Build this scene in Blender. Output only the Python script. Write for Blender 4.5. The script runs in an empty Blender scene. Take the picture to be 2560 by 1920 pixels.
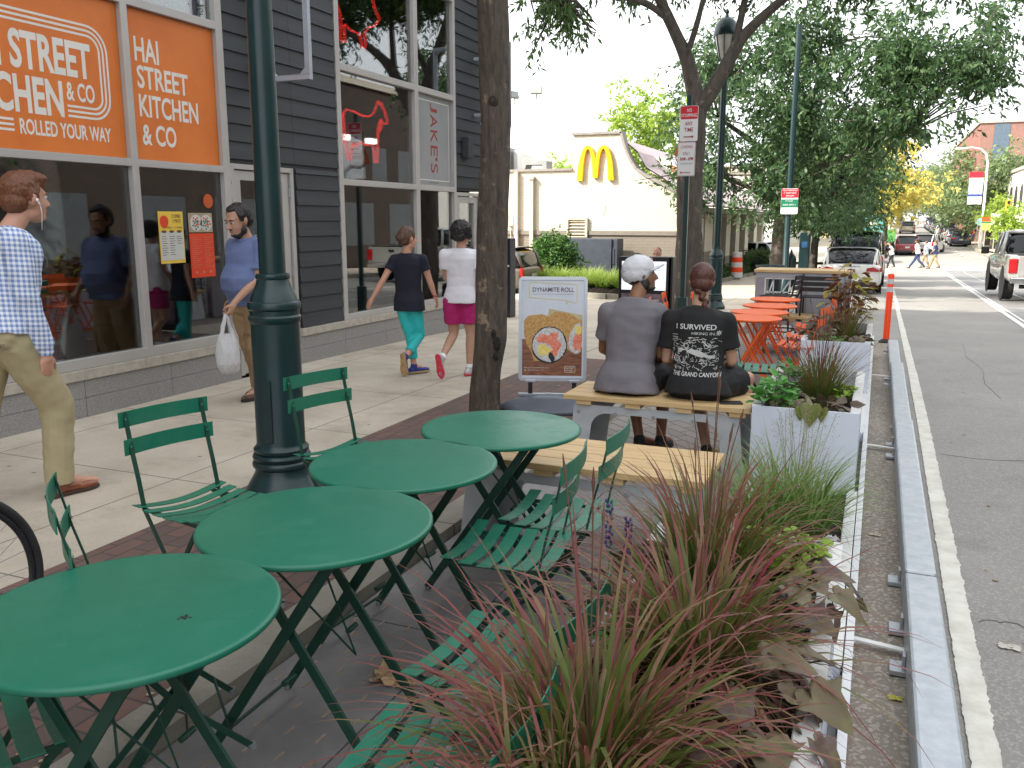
import bpy, bmesh, math, random
import numpy as np
from mathutils import Vector as V, Matrix, Euler, noise
from mathutils.bvhtree import BVHTree
R=math.radians; PI=math.pi
scene=bpy.context.scene; COL=scene.collection
rng=random.Random(7); nrng=np.random.default_rng(11)

# ---------------------------------------------------------------- ground profile (the street dips, then climbs far away)
def road(y):
    if y<8: return -.15
    if y<56: return -.15-.028*max(0,y-10)-.014*min(2,y-8)
    if y<66: return road(55.99)
    return road(55.99)+.021*(y-66)
def walk(y): return road(y)+.15

# ---------------------------------------------------------------- objects
def wloc(o):
    p=V((0,0,0))
    while o: p=p+o.location; o=o.parent
    return p
def put(o,parent=None):
    COL.objects.link(o)
    if parent is not None: o.parent=parent
    return o
def tag(o,label=None,cat=None,group=None,kind=None):
    if label: o['label']=label
    if cat: o['category']=cat
    if group: o['group']=group
    if kind: o['kind']=kind
    return o
def thing(name,label,cat,loc=(0,0,0),group=None):
    o=bpy.data.objects.new(name,None); o.location=loc; o.empty_display_size=.1; put(o)
    return tag(o,label,cat,group)
def copy_tree(o,parent=None):
    c=o.copy(); COL.objects.link(c); c.parent=parent
    for ch in o.children: copy_tree(ch,c)
    return c
def dup(o,loc,rz=0,label=None,group=None):
    c=copy_tree(o); c.location=loc; c.rotation_euler=(0,0,rz)
    if label: c['label']=label
    if group: c['group']=group
    return c

def rotm(z=0,x=0,y=0): return Euler((x,y,z)).to_matrix()
def frame(d,up=V((0,0,1))):
    d=d.normalized()
    if abs(d.dot(up))>.99: up=V((0,1,0))
    s=d.cross(up).normalized(); return s,s.cross(d).normalized()
class B:
    def __init__(s): s.v=[]; s.f=[]; s.mi=[]; s.m=0; s.X=None
    def add(s,vs,fs):
        o=len(s.v)
        if s.X is not None: vs=[s.X@V(p) for p in vs]
        s.v+= [tuple(p) for p in vs]; s.f+=[tuple(i+o for i in f) for f in fs]; s.mi+=[s.m]*len(fs)
        return s
    def box(s,c,d,m=None):
        c=V(c); hx,hy,hz=d[0]/2,d[1]/2,d[2]/2
        vs=[V((x,y,z)) for x in(-hx,hx) for y in(-hy,hy) for z in(-hz,hz)]
        vs=[(m@p if m is not None else p)+c for p in vs]
        return s.add(vs,[(0,1,3,2),(4,6,7,5),(0,4,5,1),(2,3,7,6),(0,2,6,4),(1,5,7,3)])
    def bb(s,x0,x1,y0,y1,z0,z1): return s.box(((x0+x1)/2,(y0+y1)/2,(z0+z1)/2),(x1-x0,y1-y0,z1-z0))
    def tube(s,pts,r,n=8,closed=False,flat=1,up=V((0,0,1))):
        pts=[V(p) for p in pts]; k=len(pts); rs=r if isinstance(r,(list,tuple)) else [r]*k
        vs=[];fs=[]
        pu=None
        for i,p in enumerate(pts):
            if closed: d=pts[(i+1)%k]-pts[i-1]
            else: d=pts[min(i+1,k-1)]-pts[max(i-1,0)]
            if d.length<1e-9: d=V((0,0,1))
            d.normalize()
            if pu is None: a,b=frame(d,up)
            else:
                a=d.cross(pu); 
                if a.length<1e-6: a,b=frame(d,up)
                a.normalize(); b=a.cross(d).normalized()
            pu=b
            for j in range(n):
                t=2*PI*(j+.5)/n; vs.append(p+a*math.cos(t)*rs[i]+b*math.sin(t)*rs[i]*flat)
        for i in range(k if closed else k-1):
            for j in range(n):
                q=(i+1)%k
                fs.append((i*n+j,i*n+(j+1)%n,q*n+(j+1)%n,q*n+j))
        if not closed:
            fs.append(tuple(range(n-1,-1,-1))); fs.append(tuple((k-1)*n+j for j in range(n)))
        return s.add(vs,fs)
    def bar(s,p,q,w,t,up=V((0,0,1))):           # flat bar: w across, t along 'up'
        p=V(p);q=V(q); a,b=frame(q-p,V(up)); vs=[]
        for c in(p,q):
            for i,j in((-1,-1),(1,-1),(1,1),(-1,1)): vs.append(c+a*i*w/2+b*j*t/2)
        return s.add(vs,[(3,2,1,0),(4,5,6,7),(0,1,5,4),(1,2,6,5),(2,3,7,6),(3,0,4,7)])
    def lathe(s,prof,c=(0,0,0),n=32,m=None):
        c=V(c); vs=[];fs=[];k=len(prof)
        for r,z in prof:
            for j in range(n):
                t=2*PI*j/n; p=V((r*math.cos(t),r*math.sin(t),z)); vs.append((m@p if m is not None else p)+c)
        for i in range(k-1):
            for j in range(n): fs.append((i*n+j,i*n+(j+1)%n,(i+1)*n+(j+1)%n,(i+1)*n+j))
        if prof[0][0]>1e-4: fs.append(tuple(range(n-1,-1,-1)))
        if prof[-1][0]>1e-4: fs.append(tuple((k-1)*n+j for j in range(n)))
        return s.add(vs,fs)
    def prism(s,poly,o,u,v,t):                 # 2-D outline in the (u,v) plane at o, extruded by vector t
        o=V(o);u=V(u);v=V(v);t=V(t);n=len(poly)
        vs=[o+u*a+v*b for a,b in poly]+[o+u*a+v*b+t for a,b in poly]
        return s.add(vs,[tuple(range(n-1,-1,-1)),tuple(range(n,2*n))]+[(i,(i+1)%n,(i+1)%n+n,i+n) for i in range(n)])
    def face(s,*ps): return s.add(ps,[tuple(range(len(ps)))])
    def ell(s,c,r,m=None,n=14,k=9):
        c=V(c); vs=[];fs=[]
        for i in range(k+1):
            ph=PI*i/k
            for j in range(n):
                t=2*PI*j/n; p=V((r[0]*math.sin(ph)*math.cos(t),r[1]*math.sin(ph)*math.sin(t),r[2]*math.cos(ph)))
                vs.append((m@p if m is not None else p)+c)
        for i in range(k):
            for j in range(n): fs.append((i*n+j,(i+1)*n+j,(i+1)*n+(j+1)%n,i*n+(j+1)%n))
        return s.add(vs,fs)
    def cap(s,p,q,r1,r2=None,flat=None,ends=(1,1)):     # tapered limb, rounded ends
        p=V(p);q=V(q);r2=r1 if r2 is None else r2
        s.tube([p,p.lerp(q,.5),q],[r1,(r1+r2)/2,r2],12)
        if ends[0]: s.ell(p,(r1,)*3,n=12,k=8)
        if ends[1]: s.ell(q,(r2,)*3,n=12,k=8)
        return s
    def mesh(s,name,off=V((0,0,0))):
        me=bpy.data.meshes.new(name)
        me.from_pydata([tuple(V(p)-off) for p in s.v] if off.length else s.v,[],s.f); return me
    def build(s,name,mats,parent=None,smooth=False,bevel=0,loc=None,kind=None,label=None,cat=None,group=None,fix=True):
        off=wloc(parent) if parent is not None else V((0,0,0))
        if loc is not None: off=V(loc)
        me=s.mesh(name,off)
        if not isinstance(mats,(list,tuple)): mats=[mats]
        for m in mats: me.materials.append(m)
        if len(mats)>1: me.polygons.foreach_set('material_index',s.mi)
        if fix:
            bm=bmesh.new(); bm.from_mesh(me)
            bmesh.ops.remove_doubles(bm,verts=bm.verts,dist=1e-6)
            bmesh.ops.recalc_face_normals(bm,faces=bm.faces); bm.to_mesh(me); bm.free()
        o=bpy.data.objects.new(name,me); put(o,parent)
        if loc is not None: o.location=loc
        if smooth:
            me.polygons.foreach_set('use_smooth',[True]*len(me.polygons))
            if smooth!='all':
                try: me.set_sharp_from_angle(angle=R(35))
                except Exception: pass
        if bevel:
            md=o.modifiers.new('bevel','BEVEL'); md.width=bevel; md.segments=2; md.limit_method='ANGLE'; md.angle_limit=R(40)
        tag(o,label,cat,group,kind)
        return o
def quads(name,verts,mat,parent=None,attr=None,n=4,smooth=False):   # numpy: verts (N*n,3) -> N n-gons
    N=len(verts)//n; me=bpy.data.meshes.new(name)
    off=np.array(wloc(parent)) if parent is not None else np.zeros(3)
    me.vertices.add(N*n); me.vertices.foreach_set('co',(verts-off).astype(np.float32).ravel())
    me.loops.add(N*n); me.loops.foreach_set('vertex_index',np.arange(N*n,dtype=np.int32))
    me.polygons.add(N); me.polygons.foreach_set('loop_start',np.arange(0,N*n,n,dtype=np.int32))
    me.update(calc_edges=True); me.validate()
    if attr is not None:
        a=me.attributes.new('tint','FLOAT','POINT'); a.data.foreach_set('value',attr.astype(np.float32))
    me.materials.append(mat); o=bpy.data.objects.new(name,me); put(o,parent); return o

# ---------------------------------------------------------------- materials
def srgb(r,g,b):
    f=lambda c:(c/255/12.92 if c/255<=.04045 else ((c/255+.055)/1.055)**2.4)
    return (f(r),f(g),f(b),1)
class NT:
    def __init__(s,name):
        s.m=bpy.data.materials.new(name); s.m.use_nodes=True; s.t=s.m.node_tree; s.n=s.t.nodes
        s.b=s.n['Principled BSDF']; s.out=s.n['Material Output']
    def new(s,t,**k):
        n=s.n.new('ShaderNode'+t)
        for a,b in k.items():
            if hasattr(n,a): setattr(n,a,b)
            else: s.set(n,a.replace('_',' '),b)
        return n
    def set(s,n,i,v):
        if hasattr(v,'links') or isinstance(v,bpy.types.NodeSocket): s.t.links.new(v,n.inputs[i])
        else: n.inputs[i].default_value=v
    def co(s,kind='Object',scale=(1,1,1),rot=(0,0,0),loc=(0,0,0)):
        c=s.new('TexCoord').outputs[kind] if kind!='World' else s.new('NewGeometry').outputs['Position']
        m=s.new('Mapping'); s.set(m,'Vector',c); m.inputs['Scale'].default_value=scale; m.inputs['Rotation'].default_value=rot; m.inputs['Location'].default_value=loc
        return m.outputs[0]
    def noise(s,co,scale,detail=4,rough=.55,dist=0):
        n=s.new('TexNoise'); s.set(n,'Vector',co); n.inputs['Scale'].default_value=scale; n.inputs['Detail'].default_value=detail; n.inputs['Roughness'].default_value=rough; n.inputs['Distortion'].default_value=dist
        return n.outputs['Fac']
    def ramp(s,fac,stops,interp='LINEAR'):
        r=s.new('ValToRGB'); s.set(r,0,fac); cr=r.color_ramp; cr.interpolation=interp
        while len(cr.elements)<len(stops): cr.elements.new(.5)
        for e,(p,c) in zip(cr.elements,stops): e.position=p; e.color=c if len(c)==4 else (*c,1)
        return r.outputs[0]
    def mix(s,f,a,b,blend='MIX'):
        m=s.new('Mix'); m.data_type='RGBA'; m.blend_type=blend
        for i,v in((0,f),(6,a),(7,b)):
            if isinstance(v,bpy.types.NodeSocket): s.t.links.new(v,m.inputs[i])
            else: m.inputs[i].default_value=v
        return m.outputs[2]
    def math(s,op,a,b=None,c=None):
        m=s.new('Math'); m.operation=op
        for i,v in enumerate((a,b,c)):
            if v is None: continue
            if isinstance(v,bpy.types.NodeSocket): s.t.links.new(v,m.inputs[i])
            else: m.inputs[i].default_value=v
        return m.outputs[0]
    def bump(s,h,strength=.3,dist=.01,nrm=None):
        b=s.new('Bump'); s.set(b,'Height',h); b.inputs['Strength'].default_value=strength; b.inputs['Distance'].default_value=dist
        if nrm is not None: s.set(b,'Normal',nrm)
        return b.outputs[0]
    def P(s,**k):
        for a,v in k.items(): s.set(s.b,a.replace('_',' '),v)
        return s
def mat(name,c,rough=.5,metal=0,c2=None,scale=6,var=.12,bump=0,bscale=60,coat=0,spec=None,kind='Object',detail=5,rvar=0,stretch=(1,1,1),emit=None,lo=.35,hi=.65,bdist=.004,island=0):
    t=NT(name); co=t.co(kind,stretch)
    c=c if len(c)==4 else (*c,1)
    if c2 is None: c2=tuple(max(0,x*(1-var*2)) for x in c[:3])+(1,)
    elif len(c2)==3: c2=(*c2,1)
    f=t.noise(co,scale,detail,.6)
    t.P(Base_Color=t.ramp(f,[(lo,c2),(hi,c)]),Roughness=rough,Metallic=metal)
    if rvar: t.P(Roughness=t.math('ADD',t.math('MULTIPLY',t.noise(co,scale*2.3,5),rvar),rough-rvar/2))
    if bump: t.P(Normal=t.bump(t.noise(co,bscale,4),bump,bdist))
    if island:
        cc=t.b.inputs['Base Color'].links[0].from_socket; g_=t.new('NewGeometry').outputs['Random Per Island']; mr=t.math('ADD',t.math('MULTIPLY',g_,island),1-island/2); hv=t.new('HueSaturation'); t.set(hv,'Color',cc); t.set(hv,'Value',mr); t.P(Base_Color=hv.outputs[0])
    if coat: t.P(Coat_Weight=coat,Coat_Roughness=.04)
    if spec is not None: t.P(Specular_IOR_Level=spec)
    if emit: t.P(Emission_Color=c,Emission_Strength=emit)
    return t.m
def glassmat(name,tint=(.8,.85,.85),base=.06,rough=0.0):
    t=NT(name); g=t.new('BsdfGlossy'); g.inputs['Roughness'].default_value=rough; g.inputs['Color'].default_value=(1,1,1,1)
    tr=t.new('BsdfTransparent'); tr.inputs['Color'].default_value=(*tint,1)
    fr=t.new('Fresnel'); fr.inputs['IOR'].default_value=1.55
    m=t.new('MixShader'); f=t.math('MINIMUM',t.math('ADD',t.math('MULTIPLY',fr.outputs[0],1.25),base),.95)
    t.t.links.new(f,m.inputs[0]); t.t.links.new(tr.outputs[0],m.inputs[1]); t.t.links.new(g.outputs[0],m.inputs[2])
    t.t.links.new(m.outputs[0],t.out.inputs[0]); return t.m
def leafmat(name,c1,c2,c3=None,transl=.35,rough=.5,attr=False):
    t=NT(name); g=t.new('NewGeometry')
    st=[(0,c1),(1,c2)] if c3 is None else ([(0,c1),(.5,c2),(1,c3)] if not attr else [(0,c1),(.42,tuple(x*.9 for x in c1)),(.56,c2),(.72,c3),(1,tuple(x*.8 for x in c3))])
    if attr:
        a=t.new('Attribute'); a.attribute_name='tint'
        f=t.math('ADD',a.outputs['Fac'],t.math('MULTIPLY',t.math('SUBTRACT',g.outputs['Random Per Island'],.5),.55))
    else: f=g.outputs['Random Per Island']
    col=t.ramp(f,st); t.P(Base_Color=col,Roughness=rough,Specular_IOR_Level=.35)
    tr=t.new('BsdfTranslucent'); t.t.links.new(col,tr.inputs[0])
    m=t.new('MixShader'); m.inputs[0].default_value=transl
    t.t.links.new(t.b.outputs[0],m.inputs[1]); t.t.links.new(tr.outputs[0],m.inputs[2]); t.t.links.new(m.outputs[0],t.out.inputs[0])
    return t.m

def text(name,s,mat,parent,o,u,v,height=None,width=None,bold=.0,align='LEFT',ext=.0008,spacing=1,shear=0,project=None,label=None):
    """lettering as thin mesh: fitted to cap height and width, its lower-left corner at o, along u, up v"""
    cu=bpy.data.curves.new(name,'FONT'); cu.body=s; cu.size=1; cu.offset=bold; cu.extrude=0; cu.space_character=spacing; cu.shear=shear; cu.resolution_u=4
    ob=bpy.data.objects.new(name,cu); COL.objects.link(ob)
    bpy.context.view_layer.update()
    me=bpy.data.meshes.new_from_object(ob); bpy.data.objects.remove(ob); bpy.data.curves.remove(cu)
    n=len(me.vertices); co=np.zeros(n*3); me.vertices.foreach_get('co',co); co=co.reshape(-1,3)
    mn=co.min(0); mx=co.max(0)
    sy=(height/(mx[1]-mn[1])) if height else 1; sx=(width/(mx[0]-mn[0])) if width else sy
    if not height: sy=sx
    w=(mx[0]-mn[0])*sx
    ax={'LEFT':0,'CENTER':-w/2,'RIGHT':-w}[align]
    u=V(u).normalized(); v=V(v).normalized(); nn=u.cross(v); o=V(o); off=wloc(parent) if parent is not None else V((0,0,0))
    out=[]
    for p in co:
        q=o+u*((p[0]-mn[0])*sx+ax)+v*((p[1]-mn[1])*sy)
        if project is not None: q=project(q)
        out.append(q-off)
    me.vertices.foreach_set('co',[c for p in out for c in p])
    bm=bmesh.new(); bm.from_mesh(me)
    if ext and project is None:
        r=bmesh.ops.extrude_face_region(bm,geom=bm.faces[:])
        bmesh.ops.translate(bm,verts=[e for e in r['geom'] if isinstance(e,bmesh.types.BMVert)],vec=nn*ext)
        bmesh.ops.recalc_face_normals(bm,faces=bm.faces)
    bm.to_mesh(me); bm.free(); me.materials.clear(); me.materials.append(mat); me.polygons.foreach_set('use_smooth',[False]*len(me.polygons))
    o2=bpy.data.objects.new(name,me); put(o2,parent)
    if label: o2['label']=label
    return o2
def remesh(b,vox,smooth=5,fac=.5):
    me=b.mesh('tmp'); o=bpy.data.objects.new('tmp',me); COL.objects.link(o)
    m=o.modifiers.new('r','REMESH'); m.mode='VOXEL'; m.voxel_size=vox; m.adaptivity=0
    if smooth: s=o.modifiers.new('s','SMOOTH'); s.iterations=smooth; s.factor=fac
    bpy.context.view_layer.update(); dg=bpy.context.evaluated_depsgraph_get()
    out=bpy.data.meshes.new_from_object(o.evaluated_get(dg)); bpy.data.objects.remove(o); bpy.data.meshes.remove(me)
    out.polygons.foreach_set('use_smooth',[True]*len(out.polygons))
    return out
def organic(b,name,mat,parent=None,vox=.008,smooth=5,disp=None,loc=None):
    """b's overlapping volumes fused into ONE continuous skin; disp(p,n)->offset"""
    me=remesh(b,vox,smooth); off=wloc(parent) if parent is not None else V((0,0,0))
    if loc is not None: off=V(loc)
    if disp:
        cs=[v.co.copy() for v in me.vertices]; ns=[v.normal.copy() for v in me.vertices]
        me.vertices.foreach_set('co',[x for c,n in zip(cs,ns) for x in c+n*disp(c)]); me.update()
    me.transform(Matrix.Translation(-off)); me.name=name
    me.materials.clear()
    for m in (mat if isinstance(mat,(list,tuple)) else [mat]): me.materials.append(m)
    o=bpy.data.objects.new(name,me); put(o,parent)
    if loc is not None: o.location=loc
    return o
# ================================================================ materials of the place
def tex_asphalt(name,a,b,patch=.4,agg=220,lite=(.30,.29,.27)):
    t=NT(name); co=t.co('World')
    big=t.noise(co,.6,5,.6); fine=t.noise(co,agg,3,.7)
    c=t.ramp(big,[(.3,a),(.7,b)])
    v=t.new('TexVoronoi'); t.set(v,'Vector',co); v.inputs['Scale'].default_value=agg*.55
    f=t.ramp(v.outputs['Color'],[(.55,(0,0,0)),(.8,(1,1,1))])
    c=t.mix(t.math('MULTIPLY',f,patch),c,(*lite,1))
    c=t.mix(t.math('MULTIPLY',t.ramp(t.noise(co,2.3,6,.7),[(.55,(0,0,0)),(.75,(1,1,1))]),.35),c,(a[0]*.45,a[1]*.45,a[2]*.45,1))
    t.P(Base_Color=c,Roughness=.82,Normal=t.bump(fine,.5,.004)); return t.m
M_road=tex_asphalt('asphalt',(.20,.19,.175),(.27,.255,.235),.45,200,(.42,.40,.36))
M_gutter=tex_asphalt('worn_aggregate',(.17,.145,.115),(.24,.205,.165),.6,150,(.46,.42,.36))
def tex_setts():
    t=NT('stone_setts'); co=t.co('World'); br=t.new('TexBrick'); t.set(br,'Vector',co)
    br.inputs['Scale'].default_value=1; br.inputs['Brick Width'].default_value=.28; br.inputs['Row Height'].default_value=.13; br.inputs['Mortar Size'].default_value=.014; br.inputs['Mortar Smooth'].default_value=.6
    br.inputs['Color1'].default_value=(.16,.155,.15,1); br.inputs['Color2'].default_value=(.25,.24,.23,1); br.inputs['Mortar'].default_value=(.09,.085,.08,1)
    c=t.mix(.6,br.outputs['Color'],t.ramp(t.noise(co,1.2,6,.7),[(.35,(.10,.10,.10)),(.7,(.34,.33,.31))]),'MIX')
    t.P(Base_Color=c,Roughness=.6,Normal=t.bump(t.math('SUBTRACT',t.noise(co,9,3),br.outputs['Fac']),.6,.02)); return t.m
M_setts=tex_setts()
def tex_concrete(name,a,b,joint=(1.55,1.4),stain=.5,off=(0,0,0),jc=(.16,.14,.11),js=.006):
    t=NT(name); co=t.co('World',loc=off)
    c=t.ramp(t.noise(co,1.4,7,.65),[(.3,a),(.7,b)])
    c=t.mix(t.math('MULTIPLY',t.ramp(t.noise(co,60,3,.7),[(.35,(1,1,1)),(.55,(0,0,0))]),.16),c,(a[0]*.5,a[1]*.5,a[2]*.5,1))
    v=t.new('TexVoronoi'); t.set(v,'Vector',t.mix(.06,co,t.new('TexNoise',Scale=7).outputs['Color'],'ADD')); v.inputs['Scale'].default_value=4.2
    sp=t.ramp(v.outputs['Distance'],[(.045,(1,1,1)),(.062,(0,0,0))])     # old chewing gum
    c=t.mix(t.math('MULTIPLY',sp,t.math('MULTIPLY',t.ramp(v.outputs['Color'],[(.40,(0,0,0)),(.45,(1,1,1))]),.85)),c,(.10,.085,.07,1))
    c=t.mix(t.math('MULTIPLY',t.ramp(t.noise(co,.9,6,.75),[(.5,(0,0,0)),(.72,(1,1,1))]),stain),c,(a[0]*.62,a[1]*.58,a[2]*.52,1))
    br=t.new('TexBrick'); t.set(br,'Vector',co); br.offset=0; br.inputs['Scale'].default_value=1
    br.inputs['Brick Width'].default_value=joint[0]; br.inputs['Row Height'].default_value=joint[1]; br.inputs['Mortar Size'].default_value=js; br.inputs['Mortar Smooth'].default_value=.3
    c=t.mix(br.outputs['Fac'],c,(*jc,1))
    h=t.math('SUBTRACT',t.math('MULTIPLY',t.noise(co,90,3),.25),t.math('MULTIPLY',br.outputs['Fac'],1.5))
    t.P(Base_Color=c,Roughness=.8,Normal=t.bump(h,.35,.006)); return t.m
M_walk=tex_concrete('sidewalk_concrete',(.40,.345,.27),(.56,.495,.40),stain=.75,off=(.75,.35,0))
M_drive=tex_concrete('drive_concrete',(.42,.355,.28),(.55,.48,.385),(3.2,3.6),.35,js=.012)
M_gran=tex_concrete('granite_kerb',(.20,.185,.145),(.36,.335,.28),(9,1.9),.6,jc=(.05,.045,.04))
def tex_brick(name,c1,c2,mort,w,h,m,kind='World',rough=.8,rot=(0,0,0),bump=.5,var=.5,dirt=(.05,.045,.04),off=.5,scale=(1,1,1),hi=None):
    t=NT(name); co=t.co(kind,scale,rot); br=t.new('TexBrick'); br.offset=off; t.set(br,'Vector',co)
    br.inputs['Scale'].default_value=1; br.inputs['Brick Width'].default_value=w; br.inputs['Row Height'].default_value=h; br.inputs['Mortar Size'].default_value=m; br.inputs['Mortar Smooth'].default_value=.4; br.inputs['Bias'].default_value=-.2
    br.inputs['Color1'].default_value=(*c1,1); br.inputs['Color2'].default_value=(*c2,1); br.inputs['Mortar'].default_value=(*mort,1)
    c=t.mix(t.math('MULTIPLY',t.ramp(t.noise(co,2.5,6,.7),[(.4,(0,0,0)),(.75,(1,1,1))]),var),br.outputs['Color'],(*dirt,1))
    t.P(Base_Color=c,Roughness=rough,Normal=t.bump(t.math('SUBTRACT',t.math('MULTIPLY',t.noise(co,70,3),.3),br.outputs['Fac']),bump,.008)); return t.m
M_brickpave=tex_brick('brick_paving',(.165,.09,.072),(.10,.072,.062),(.065,.056,.05),.2,.1,.006,rot=(0,0,R(90)),var=.45)
M_paver=tex_brick('grey_brown_pavers',(.27,.24,.215),(.21,.185,.165),(.12,.105,.09),.22,.11,.008,rot=(0,0,R(45)),var=.3,dirt=(.12,.10,.09))
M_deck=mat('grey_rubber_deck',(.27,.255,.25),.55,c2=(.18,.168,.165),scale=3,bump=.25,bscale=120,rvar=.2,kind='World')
M_joint=mat('rusty_groove',(.42,.33,.24),.8,var=.2)
M_siding=mat('charcoal_siding',(.034,.039,.044),.62,c2=(.023,.027,.031),scale=2.2,bump=.25,bscale=25,stretch=(1,.25,6),kind='World',island=.35)
M_frame=mat('aluminium_frame',(.46,.44,.42),.42,metal=.25,var=.05,scale=3)
M_stone=mat('speckled_base_stone',(.30,.29,.28),.75,c2=(.17,.165,.16),scale=95,detail=6,bump=.3,bscale=120,kind='World',lo=.3,hi=.6)
M_cap=mat('beige_stone_cap',(.44,.40,.34),.7,c2=(.34,.31,.26),scale=14,kind='World',bump=.1,bscale=90)
M_glass=glassmat('shop_glass',base=.045)
M_white=mat('white_paint',(.78,.79,.80),.45,var=.04)
M_black=mat('black_paint',(.012,.012,.013),.4,var=.1)
M_rubber=mat('black_rubber',(.02,.02,.021),.75,var=.2,bump=.2)
M_galv=mat('galvanised_steel',(.44,.465,.49),.42,metal=.6,c2=(.35,.38,.41),scale=16,detail=6,rvar=.25,kind='World',bump=.05,bscale=60)
M_wall2=tex_brick('painted_cream_brick',(.62,.56,.45),(.59,.535,.43),(.53,.475,.38),.28,.095,.006,rot=(R(90),0,0),bump=.7,var=.12,dirt=(.48,.42,.33))
M_wall3=tex_brick('painted_taupe_brick',(.235,.20,.16),(.22,.19,.155),(.19,.165,.13),.28,.095,.006,rot=(R(90),0,0),bump=.7,var=.15,dirt=(.16,.14,.11))
M_taupe=mat('taupe_trim',(.22,.19,.155),.7,var=.08,kind='World')
M_redbrick=tex_brick('red_brick',(.26,.10,.07),(.20,.085,.062),(.28,.25,.22),.24,.085,.01,rot=(R(90),0,R(90)),var=.2,bump=.3)
M_orange=mat('orange_vinyl',srgb(216,118,42),.5,c2=srgb(206,108,36),scale=3,var=.05)
M_letter=mat('white_vinyl',(.74,.71,.66),.5,var=.04)
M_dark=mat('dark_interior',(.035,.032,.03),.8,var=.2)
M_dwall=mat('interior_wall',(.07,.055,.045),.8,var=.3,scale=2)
M_wood=mat('light_wood',(.62,.44,.22),.55,c2=(.46,.30,.13),scale=5,stretch=(1,12,12),detail=7,bump=.12,bscale=20)
M_woodx=M_wood
def woodm(name,c,c2,st): return mat(name,c,.5,c2=c2,scale=4,stretch=st,detail=7,bump=.15,bscale=14)
M_slatx=woodm('pine_slats',(.66,.47,.235),(.50,.33,.15),(1.2,22,22))

# ================================================================ setting: ground, road, pavements
def strip(name,x0,x1,y0,y1,h,m,f=road,step=2,kind='structure',thick=0):
    b=B(); n=max(1,int((y1-y0)/step)); ys=[y0+(y1-y0)*i/n for i in range(n+1)]
    g=lambda x,y:x(y) if callable(x) else x
    for a,c in zip(ys,ys[1:]):
        b.face((g(x0,a),a,f(a)+h),(g(x1,a),a,f(a)+h),(g(x1,c),c,f(c)+h),(g(x0,c),c,f(c)+h))
        if thick:
            for x in(x0,x1): b.face((g(x,a),a,f(a)+h),(g(x,a),a,f(a)+h-thick),(g(x,c),c,f(c)+h-thick),(g(x,c),c,f(c)+h))
    if thick:
        for a in(y0,y1): b.face((g(x0,a),a,f(a)+h),(g(x1,a),a,f(a)+h),(g(x1,a),a,f(a)+h-thick),(g(x0,a),a,f(a)+h-thick))
    return b.build(name,m,kind=kind)
far=lambda y:road(y)
b=B()
ys=list(range(-60,100,4))+[100,130,170,220,300,450,700,1200]
for a,c in zip(ys,ys[1:]): b.face((-700,a,road(min(a,200))-.25),(700,a,road(min(a,200))-.25),(700,c,road(min(c,200))-.25),(-700,c,road(min(c,200))-.25))
b.build('ground',mat('bare_earth',(.12,.11,.08),.9,var=.2,kind='World'),kind='structure')
rd=lambda y:road(min(y,200))
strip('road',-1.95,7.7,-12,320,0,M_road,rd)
strip('gutter_strip',-.05,.36,-6,14.2,.003,M_gutter,road,.5)
lane=lambda y:2.2+.0255*y
strip('stone_sett_lane',lambda y:lane(y)+.1,7.6,-10,60,.004,M_setts,road)
strip('crossing_concrete',-1.95,7.6,60,63.5,.008,M_drive,road,1)
M_line=mat('worn_road_paint',(.64,.63,.56),.7,c2=(.50,.48,.42),scale=9,kind='World',bump=.2,bscale=90)
M_line2=mat('white_road_paint',(.72,.71,.68),.6,c2=(.58,.57,.54),scale=9,kind='World')
# worn edge line with ragged chips along its borders
b=B(); y=-4.0; r2=random.Random(3)
while y<60:
    L=.012 if y<9 else .6
    ed=lambda q,s:.006*noise.noise(V((q*9,s,0)))+.0045*noise.noise(V((q*34,s,1)))+.003*noise.noise(V((q*90,s,2)))
    z=road(y)+.008; z2=road(y+L)+.008
    gap=noise.noise(V((y*6.3,4,4)))>.46 and y<9
    if not gap: b.face((.376+.0034*y+ed(y,1),y,z),(.468+.0032*y+ed(y,7)*1.6,y,z),(.468+.0032*(y+L)+ed(y+L,7)*1.6,y+L,z2),(.376+.0034*(y+L)+ed(y+L,1),y+L,z2))
    y+=L
b.build('edge_line_marking',M_line,kind='structure',fix=False)
strip('lane_line_marking',lambda y:lane(y)-.12,lambda y:lane(y)-.01,4,60,.008,M_line2,road)
strip('lane_line_marking',lambda y:lane(y)+.04,lambda y:lane(y)+.10,4,60,.010,M_line2,road)
strip('crosswalk_marking',.6,7.4,59.2,59.5,.013,M_line2,road,.15); strip('crosswalk_marking',.6,7.4,64,64.3,.013,M_line2,road,.15)
b=B()
for i in range(28): b.box((6.0,68+i*3,road(69+i*3)+.012),(.1,1.4,.004))
b.build('centre_dashes',M_line2,kind='structure')
# tram rails in the setts
for xo in (1.0,2.43):
    strip('tram_rail',lambda y,xo=xo:lane(y)+xo,lambda y,xo=xo:lane(y)+xo+.07,4,58,.009,M_galv,road)
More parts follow.
